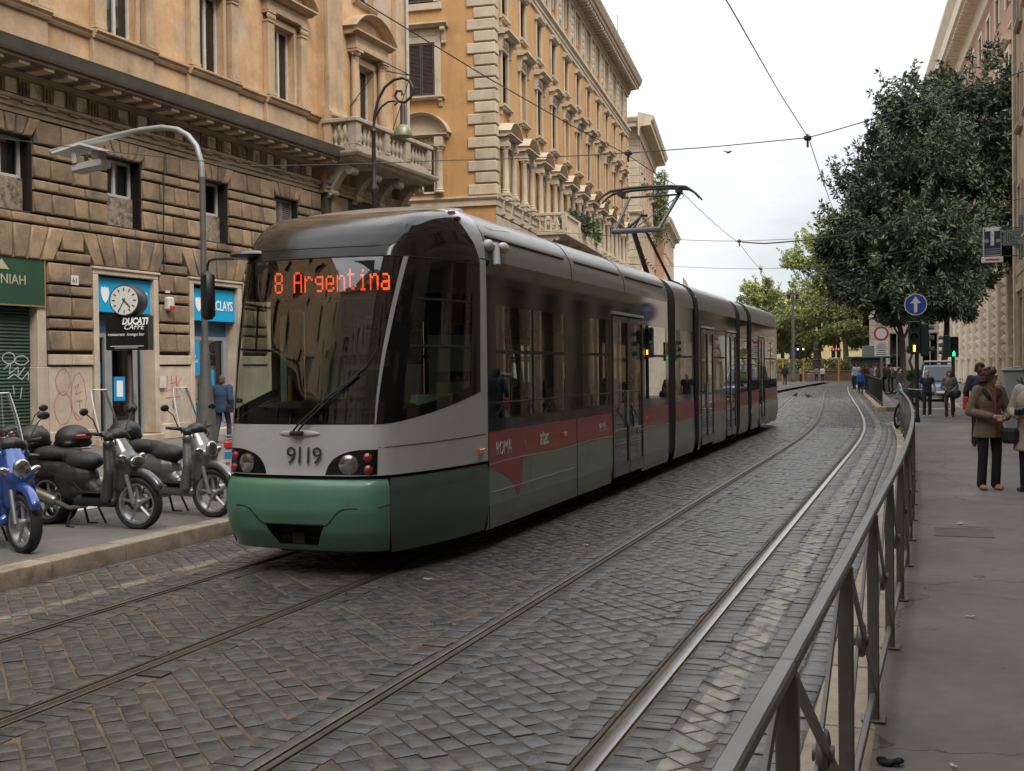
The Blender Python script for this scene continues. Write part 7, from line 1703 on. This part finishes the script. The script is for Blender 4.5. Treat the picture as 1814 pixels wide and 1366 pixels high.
# far end of the street: monument, low wall, yellow signal posts, twin lamp, kiosk
t = thing('monument', 'dark stone pillar monument on a broad plinth at the end of the street', 'monument', (-11.45,131,-.05)); ms_ = mat('monument_stone', (.05,.04,.032), .85, var=.25, scale=2)
m_ = MB(); m_.cbox((-1.0,-1.0,0),(1.0,1.0,.9),.06); m_.cbox((-.75,-.75,.9),(.75,.75,1.2),.1); m_.build('plinth', mat('monument_pale', (.2,.16,.13), .85, var=.15), t)
m_ = MB(); m_.lathe([(.5,1.2),(.45,1.4),(.4,2.3),(.46,2.4),(.36,2.5),(.33,3.4),(.38,3.5),(.22,3.7),(.2,4.1),(.08,4.3)], (0,0,0), 10); m_.build('pillar', ms_, t, smooth=30)
lwm = mat('park_wall_brick', (.2,.13,.09), .9, var=.2, scale=2); m_ = MB(); m_.box((-18,134,-.1),(-6.2,134.4,1.0)); m_.cbox((-18.1,133.9,1.0),(-6.1,134.5,1.12),.03); tag(m_.build('park_wall', lwm), 'low brownish wall of the park at the end of the street', 'wall')
yelp = mat('signal_pole_yellow', (.5,.27,.03), .5, var=.1)
for x, y, lit, lb in ((-11.9,121,[(2,'disc',mat('lit_white', (1.,.9,.7), .5, var=0, emit=2))],'thin yellow signal post with a bright lamp, left of the monument'),(-8.7,126,[(2,'disc',litred)],'thin yellow signal post with red lamps, right of the monument'),(-14.6,126,[],'thin yellow signal post beside the end of the tram')):
    t = thing('signal_post', lb, 'traffic light', (x,y,-.05)); m_ = MB(); m_.cyl((0,0,0),(0,0,3.1),.09,n=10); m_.build('post', yelp, t); signal_head(t, 0, 0, 2.6, 3, lit, hh=.36, w=.4)
    if 'right' in lb: signal_head(t, -.55, 0, 2.6, 3, lit, hh=.36, w=.4)
t = thing('road_sign', 'round blue arrow sign far away beside the yellow signal post', 'road sign', (-13.1,123,-.05)); m_ = MB(); m_.cyl((0,0,0),(0,0,3.3),.05,n=8); m_.build('post', galv, t); m_ = MB(); m_.lathe([(.36,-.1),(.36,-.06)], (0,0,3.1), 24, 'y'); m_.build('sign_disc', signblue, t); m_ = MB(); m_.prism([(x,-.105,3.1+z) for x, z in ((-.05,-.25),(.05,-.25),(.05,.03),(.15,.03),(0,.25),(-.15,.03),(-.05,.03))], (0,-.005,0)); m_.build('arrow', signwhite, t, recalc=True)
t = thing('street_lamp', 'tall grey lamp post with two small lanterns in front of the plane trees', 'street lamp', (-12.6,118,-.05)); m_ = MB(); m_.lathe([(.3,0),(.28,.8),(.17,1.),(.13,9.2)], (0,0,0), 10); m_.build('post', polegrey, t, smooth=40)
for sx in (-1,1):
    m_ = MB(); m_.tube([(0,0,8.9),(sx*.3,0,9.3),(sx*.42,0,9.2)], .05, 6); m_.lathe([(.05,0),(.2,-.15),(.16,-.6),(.05,-.65)], (sx*.42,0,9.2), 10); m_.build('lantern', irond, t)
t = thing('kiosk', 'small dark green kiosk with grey roof sign behind the waiting people', 'kiosk', (-5.0,112,-.05)); kg = mat('kiosk_green', (.04,.07,.055), .5, var=.15); m_ = MB(); m_.cbox((-1.5,-1.2,0),(1.5,1.2,2.4),.03); m_.build('booth', kg, t); m_ = MB(); m_.cbox((-2.0,-1.7,2.4),(2.0,1.7,2.6),.05); m_.build('roof', kg, t); m_ = MB(); m_.cbox((-.6,-.1,2.6),(.6,.1,3.6),.03); m_.build('roof_sign', mat('kiosk_sign_grey', (.17,.2,.21), .5), t)
pg_m = mat('pigeon_grey', (.07,.07,.075), .8, var=.2)
for i, (x, y, lb) in enumerate(((-7.0,66.6,'grey pigeon pecking by the left kerb'),(-6.1,64.6,'dark pigeon on the cobbles near the far rails'))):
    m_ = MB(); m_.ell((0,0,.12),(.14,.08,.085),12,8); m_.ell((.13,0,.2),(.05,.04,.045),10,6); m_.cap((.1,0,.14),(.13,0,.2),.05,.035,8); m_.cap((-.1,0,.11),(-.24,0,.08),.04,.015,8); m_.cap((.02,.03,.0),(.02,.03,.07),.01,.012,6); m_.cap((.02,-.03,.0),(.02,-.03,.07),.01,.012,6); m_.cap((.17,0,.2),(.2,0,.19),.012,.004,6)
    o_ = blob(m_, 'pigeon', pg_m, None, .012, 1); o_.location = (x,y,.0); o_.rotation_euler.z = 1+i*2; tag(o_, lb, 'bird')
m_ = MB(); m_.ell((0,0,0),(.2,.07,.06),10,8); m_.grid(lambda u, v: (v*.16-.08-.1*abs(u), u*.42, .12*abs(u)), lin(-1,1,8), lin(0,1,2)); m_.grid(lambda u, v: (v*.16-.08-.1*abs(u), u*.42, .12*abs(u)+.012), lin(-1,1,8), lin(0,1,2)); m_.cap((.18,0,.02),(.27,0,.03),.04,.02,8)
o_ = m_.build('bird', pg_m, smooth=40); o_.location = (-6.43,40,9.33); o_.scale = (.55,.55,.55) ; o_.rotation_euler = (.2,-.3,.6); tag(o_, 'small dark bird flying in the sky between the wires', 'bird')
# ------------------------------------------------------------------ trees
bark = mat('dark_bark', (.07,.055,.042), .9, var=.3, scale=3, bump=.6, bscale=20); bark2 = mat('plane_bark', (.2,.17,.12), .9, var=.3, scale=2, bump=.4, bscale=15)
dleaf = mat('dark_leaf_tint', (.062,.088,.05), .5, var=.25, scale=1.2, tint=True, spec=.4); lleaf = mat('spring_leaf_tint', (.31,.35,.13), .6, var=.2, scale=.6, tint=True)
def leaves_mesh(name, m, P, D, size, per, parent, spread=1.0, width=.3, tints=None, seed=1):
    """P, D: rosette centres and directions; 'per' folded leaves around each"""
    r = np.random.default_rng(seed); n = len(P); 
    P = np.repeat(P, per, 0); D = np.repeat(D, per, 0); N = len(P)
    rnd = r.normal(size=(N, 3)); L = D*r.uniform(.1, .75, (N, 1))+rnd/np.linalg.norm(rnd, axis=1, keepdims=True)*spread; L /= np.linalg.norm(L, axis=1, keepdims=True)
    L[:, 2] -= .12; up = np.cross(L, r.normal(size=(N, 3))); up /= np.linalg.norm(up, axis=1, keepdims=True); s = size*r.uniform(.7, 1.25, (N, 1)); nn = np.cross(L, up)
    a = P+L*s*.1; tip = P+L*s; mid = P+L*s*.55
    w1 = mid+up*s*width*.5+nn*s*.06; w2 = mid-up*s*width*.5+nn*s*.06
    V = np.stack([a, w1, tip, w2], 1).reshape(-1, 3); Fc = np.arange(N*4).reshape(-1, 4)
    me = bpy.data.meshes.new(name); me.from_pydata(V.tolist(), [], Fc.tolist()); me.materials.append(m)
    t = np.clip(r.normal(1, .28, N), .4, 1.9); 
    if tints is not None: t *= np.repeat(tints, per)
    c = np.stack([t*r.uniform(.85,1.15,N), t, t*r.uniform(.8,1.1,N), np.ones(N)], 1).astype(np.float32); at = me.color_attributes.new('tint', 'FLOAT_COLOR', 'CORNER'); at.data.foreach_set('color', np.repeat(c, 4, 0).ravel())
    return link(name, me, parent)
def limbs(mb, base, top, r0_, n, spread, tips, seed=0, levels=2):
    rr = random.Random(seed); b = Vector(base); t_ = Vector(top)
    pts = [b.lerp(t_, k/6)+Vector((rr.uniform(-.12,.12), rr.uniform(-.12,.12), 0))*(k > 0) for k in range(7)]; mb.tube(pts, [r0_*(1.35 if k == 0 else 1-.62*k/6) for k in range(7)], 10)
    for i in range(n):
        s = pts[rr.randint(2, 6)]; e = Vector(rr.choice(tips)) if tips else s+Vector((rr.uniform(-1,1)*spread, rr.uniform(-1,1)*spread, rr.uniform(.3,1)*spread))
        m = s.lerp(e, .5)+Vector((rr.uniform(-.4,.4), rr.uniform(-.4,.4), rr.uniform(.1,.7))); rad = r0_*.32
        mb.tube([s, s.lerp(m, .5)+Vector((0,0,.1)), m, m.lerp(e, .5), e], [rad, rad*.8, rad*.6, rad*.4, rad*.15], 6)
def tree(label, loc, trunk_h, clumps, m, size, per, nros, bk_, r0_=.25, spray=0, seed=1, lean=(0,0), name='tree', width=.3, nl=14, group=None):
    """clumps: (centre, radii) ellipsoids in tree space"""
    t = thing(name, label, 'tree', loc, 0, group); r = np.random.default_rng(seed); P = []; D = []; T_ = []
    vol = np.array([c[1][0]*c[1][1]*c[1][2] for c in clumps])**.75; vol /= vol.sum(); tips = []
    for (c, rad), f in zip(clumps, vol):
        n = int(nros*f); c = np.array(c); rad = np.array(rad); sub = max(5, int(n/45)); ct = []
        for k in range(sub):
            d = r.normal(size=3); d /= np.linalg.norm(d); d[2] = abs(d[2])*.6+d[2]*.4; q = c+d*rad*r.uniform(.45, .95); ct.append((q, d)); tips.append(tuple(q))
        for q, d in ct:
            k = max(8, int(n/sub)); e = r.normal(size=(k, 3)); e /= np.linalg.norm(e, axis=1, keepdims=True); rs = rad.min()*.42*r.uniform(.7, 1.3)
            pp = q+e*rs*r.uniform(.55, 1.05, (k, 1))*np.array([1.1,1.1,.75]); dd = e*.7+d*.6; dd /= np.linalg.norm(dd, axis=1, keepdims=True); P.append(pp); D.append(dd); T_.append(np.full(k, r.uniform(.7, 1.3)))
        for k in range(int(spray*f)):
            d = r.normal(size=3); d[2] = abs(d[2])*.8+.15; d /= np.linalg.norm(d); L = r.uniform(.6, 1.7); s = c+d*rad*.93; d2 = d+np.array([0,0,.7]); d2 /= np.linalg.norm(d2)
            for j in range(6): P.append((s+d2*L*j/5)[None]); D.append(d2[None]); T_.append(np.array([1.1]))
    P = np.concatenate(P); D = np.concatenate(D); T_ = np.concatenate(T_)
    crown = leaves_mesh('crown', m, P, D, size, per, t, width=width, tints=T_, seed=seed)
    mb = MB(); top = np.mean([c[0] for c in clumps], axis=0); limbs(mb, (0,0,-.1), (top[0]*.8, top[1]*.8, top[2]+1), r0_, nl, 3, tips, seed); mb.build('trunk', bk_, t, smooth=50)
    return t
tree('broad dark evergreen street tree whose crown reaches over the road', (-.98,64,.1), 4, [((-.8,0,8.2),(2.9,2.8,3.)),((.6,.5,12.2),(2.6,2.6,3.)),((-1.6,0,6.2),(2.2,2.2,1.7)),((1.4,0,7.2),(2.2,2.4,2.8)),((.2,0,14.6),(1.5,1.5,1.8)),((-2.2,0,10.4),(1.5,1.6,1.6)),((-.5,-.4,5.2),(2.7,2.2,1.6)),((1.5,-.3,5.),(2.2,2.,1.6)),((-3.,0,8.),(1.3,1.4,1.5)),((-.2,-.4,4.2),(2.1,1.8,1.1)),((-2.6,-.2,5.6),(1.5,1.5,1.3))], dleaf, .35, 9, 7000, bark, .18, 300, 3, group='dark evergreen street trees')
tree('taller dark evergreen street tree in front of the grand white palazzo', (.78,68,.1), 4, [((1.6,0,9.),(2.8,2.8,3.6)),((1.2,.4,13.6),(2.7,2.6,3.4)),((2.4,0,16.2),(1.8,1.8,2.2)),((3.,0,11.5),(1.9,1.9,3.)),((.6,0,6.4),(2.1,2.2,1.8)),((3.,-.5,7.6),(1.6,1.6,2.)),((.2,0,16.),(1.5,1.5,1.8)),((-.6,-.6,9.5),(2.,2.,3.)),((.8,-.5,5.6),(1.9,1.8,1.5)),((.2,-.5,4.5),(1.5,1.4,1.1))], dleaf, .36, 9, 7000, bark, .2, 300, 5, group='dark evergreen street trees')
tree('slim dark tree trunk wrapped in ivy beside the traffic light', (-.52,52,.0), 4, [((0,0,1.2),(.22,.22,.8)),((0,0,.5),(.25,.25,.5)),((0,0,2.4),(.16,.16,.8))], dleaf, .16, 6, 420, bark, .12, 0, 9, nl=0)
pl_sp = [((0,-.5,4.4),(2.8,2.4,1.8)),((0,0,9),(3.4,3.,3.6)),((-1.2,0,13.),(2.4,2.4,3.2)),((1.7,0,12.4),(2.3,2.2,2.8)),((-2.5,0,6.4),(2.6,2.4,2.6)),((2.2,0,6.6),(2.4,2.4,2.6)),((0,0,15.4),(1.3,1.3,1.7))]
for x, y, k, sd_, lb in ((-8.9,140,1.24,11,'tall pale green plane tree closing the street behind the monument'),(-12.4,146,1.12,12,'pale green plane tree behind the lamp post at the street end'),(-19.8,150,.8,13,'round pale green tree showing above the tail of the tram'),(-15.6,154,.62,14,'small pale green tree between the tram and the lamp post'),(-6.6,147,.95,15,'pale green plane tree hard against the pale corner building')):
    tree(lb, (x,y,-.05), 5, [((c[0]*k,c[1]*k,c[2]*k),(r[0]*k,r[1]*k,r[2]*k)) for c, r in pl_sp], lleaf, .36, 6, 4200, bark2, .3*k, 60, sd_, name='plane_tree', width=.5, nl=22, group='plane trees of the park')
m_ = None
ug = np.random.default_rng(4); P = np.stack([ug.uniform(-18,-6,1500), ug.uniform(135,138,1500), ug.uniform(.6,2.4,1500)], 1); D = np.tile(np.array([[0,-.3,1.]]), (1500,1)); hg = leaves_mesh('hedge', lleaf, P, D, .4, 4, None, tints=np.full(1500,.6)); tag(hg, 'low green hedge behind the park wall', 'hedge', kind='stuff')
# terrace plants on the ochre palazzo and creeper on the salmon one
def shrub(label, loc, rad, n, size, seed, m=dleaf, name='potted_shrub'):
    t = thing(name, label, 'plant', loc); r = np.random.default_rng(seed); d = r.normal(size=(n,3)); d /= np.linalg.norm(d, axis=1, keepdims=True); d[:,2] = np.abs(d[:,2]); leaves_mesh('foliage', m, d*np.array(rad)*r.uniform(.5,1,(n,1))+np.array([0,0,.45]), d, size, 6, t, seed=seed); mb = MB(); mb.lathe([(.22,0),(.3,.45),(.27,.45)], (0,0,0), 12); mb.build('pot', mat('terracotta', (.3,.12,.06), .8, var=.1), t); return t
oq = lambda s, o, z: op.matrix_basis @ Vector(F(s, o, z))
shrub('round dark shrub on the stone terrace of the ochre palazzo', oq(13.6,1.0,9.0), (1.3,1.0,1.25), 260, .3, 21); shrub('thin palm-like plant at the end of the stone terrace', oq(17.6,1.0,9.0), (.8,.7,1.1), 90, .55, 22, mat('yellow_green_leaf_tint', (.14,.16,.04), .6, tint=True)); shrub('small yellow-green bush between the two terrace plants', oq(15.7,1.0,9.0), (.7,.6,.8), 120, .28, 23, mat('yellow_green_leaf_tint'))
r = np.random.default_rng(31); n = 420; PX_ = [Vector((-25.2+s*sin(PA)+o*cos(PA), 104.6+s*cos(PA)-o*sin(PA), z)) for s, o, z in zip(r.uniform(15.5,20,n), r.uniform(.1,1.4,n), np.concatenate([r.uniform(18,23,n//2), r.uniform(15.5,21,n-n//2)]))]
cr_ = leaves_mesh('creeper', mat('yellow_green_leaf_tint'), np.array([tuple(p) for p in PX_]), np.tile(np.array([[.8,-.3,.2]]), (n,1)), .42, 6, None); tag(cr_, 'green creeper hanging down the corner of the salmon palazzo', 'climbing plant')
# ------------------------------------------------------------------ overhead wires
wire_m = mat('wire_dark', (.05,.05,.05), .5, .4, var=0)
def wire(label, pts, r=.0075, extra=(), name='overhead_wire'):
    mb = MB(); P = []
    for a, b in zip(pts, pts[1:]):
        a, b = Vector(a), Vector(b); n = max(2, int((b-a).length/3))
        for k in range(n): t_ = k/n; p = a.lerp(b, t_); p.z -= .006*(b-a).length*4*t_*(1-t_); P.append(p)
    P.append(Vector(pts[-1])); mb.tube(P, r, 5)
    for e in extra: e = Vector(e); mb.cyl(e-Vector((0,0,.16)), e+Vector((0,0,.06)), .02, n=6); mb.cbox(e-Vector((.06,.06,.04)), e+Vector((.06,.06,.03)), .015)
    return tag(mb.build(name, wire_m), label, 'wire')
wire('contact wire running above the track the tram stands on', [(-5.6,-12,5.62),(-5.36,10.3,5.6),(-4.93,19.5,5.6),(-4.86,23.2,5.62),(-5.36,35.2,5.62),(-6.1,46,5.64),(-8.6,75,5.7),(-11,100,5.7)])
wire('contact wire running above the empty track on the right', [(-2.2,-12,5.62),(-1.9,12,5.62),(-1.8,19.5,5.62),(-2.2,34,5.62),(-3.7,46,5.64),(-5.9,75,5.7),(-8,100,5.7)])
wire('first cross wire holding up both contact wires', [(-17.9,17,6.6),(-11.9,18.4,5.72),(-8.5,19.2,5.7),(-4.95,19.7,5.66),(-1.83,19.6,5.66),(-1.04,19.4,5.78),(3.4,18,6.6)], .009, [(-4.95,19.7,5.66),(-1.83,19.6,5.66)], name='cross_wire')
wire('second cross wire, beyond the pantograph', [(-16.8,33,6.8),(-6.8,34.9,5.75),(-5.36,35.2,5.68),(-2.6,35.4,5.7),(3.4,35,6.6)], .009, [(-5.36,35.2,5.68)], name='cross_wire')
wire('third cross wire, above the rear half of the tram', [(-19,44,6.9),(-8.9,45.6,5.85),(-6.15,46,5.7),(-3.75,46,5.72),(3.4,46,6.8)], .009, [(-6.15,46,5.7)], name='cross_wire')
wire('fourth cross wire, far away in front of the plane trees', [(-22,74,7),(-8.6,75,5.75),(-5.9,75,5.75),(3.8,75,7)], .014, name='cross_wire')
wire('thick sagging feeder rod between the contact wire and the trees', [(-5.3,35.3,5.66),(-4.6,35.5,5.6),(-3.4,35.6,5.66),(-2.2,35.5,5.75)], .022)
# aerials on the roofs
def aerial(label, loc, h, n):
    mb = MB(); mb.cyl((0,0,0),(0,0,h),.025,n=6)
    for k in range(n): z = h-.25*k; mb.tube([(-.5+.06*k,0,z),(.5-.06*k,0,z)], .012, 4)
    mb.tube([(0,-.5,h-.15),(0,.5,h-.15)], .012, 4); mb.tube([(0,0,h*.55),(.9,0,h*.7)], .012, 4)
    o = mb.build('aerial', wire_m); o.location = loc; return tag(o, label, 'aerial')
aerial('tall roof aerial near the front of the ochre palazzo roof', oq(29.5,-.4,25.6), 4.2, 5); aerial('roof aerial pair-post at the far end of the ochre palazzo', oq(41.5,-.5,25.6), 4.6, 6); aerial('short roof aerial beside the far roof edge', oq(43,-.2,25.4), 3.2, 3)
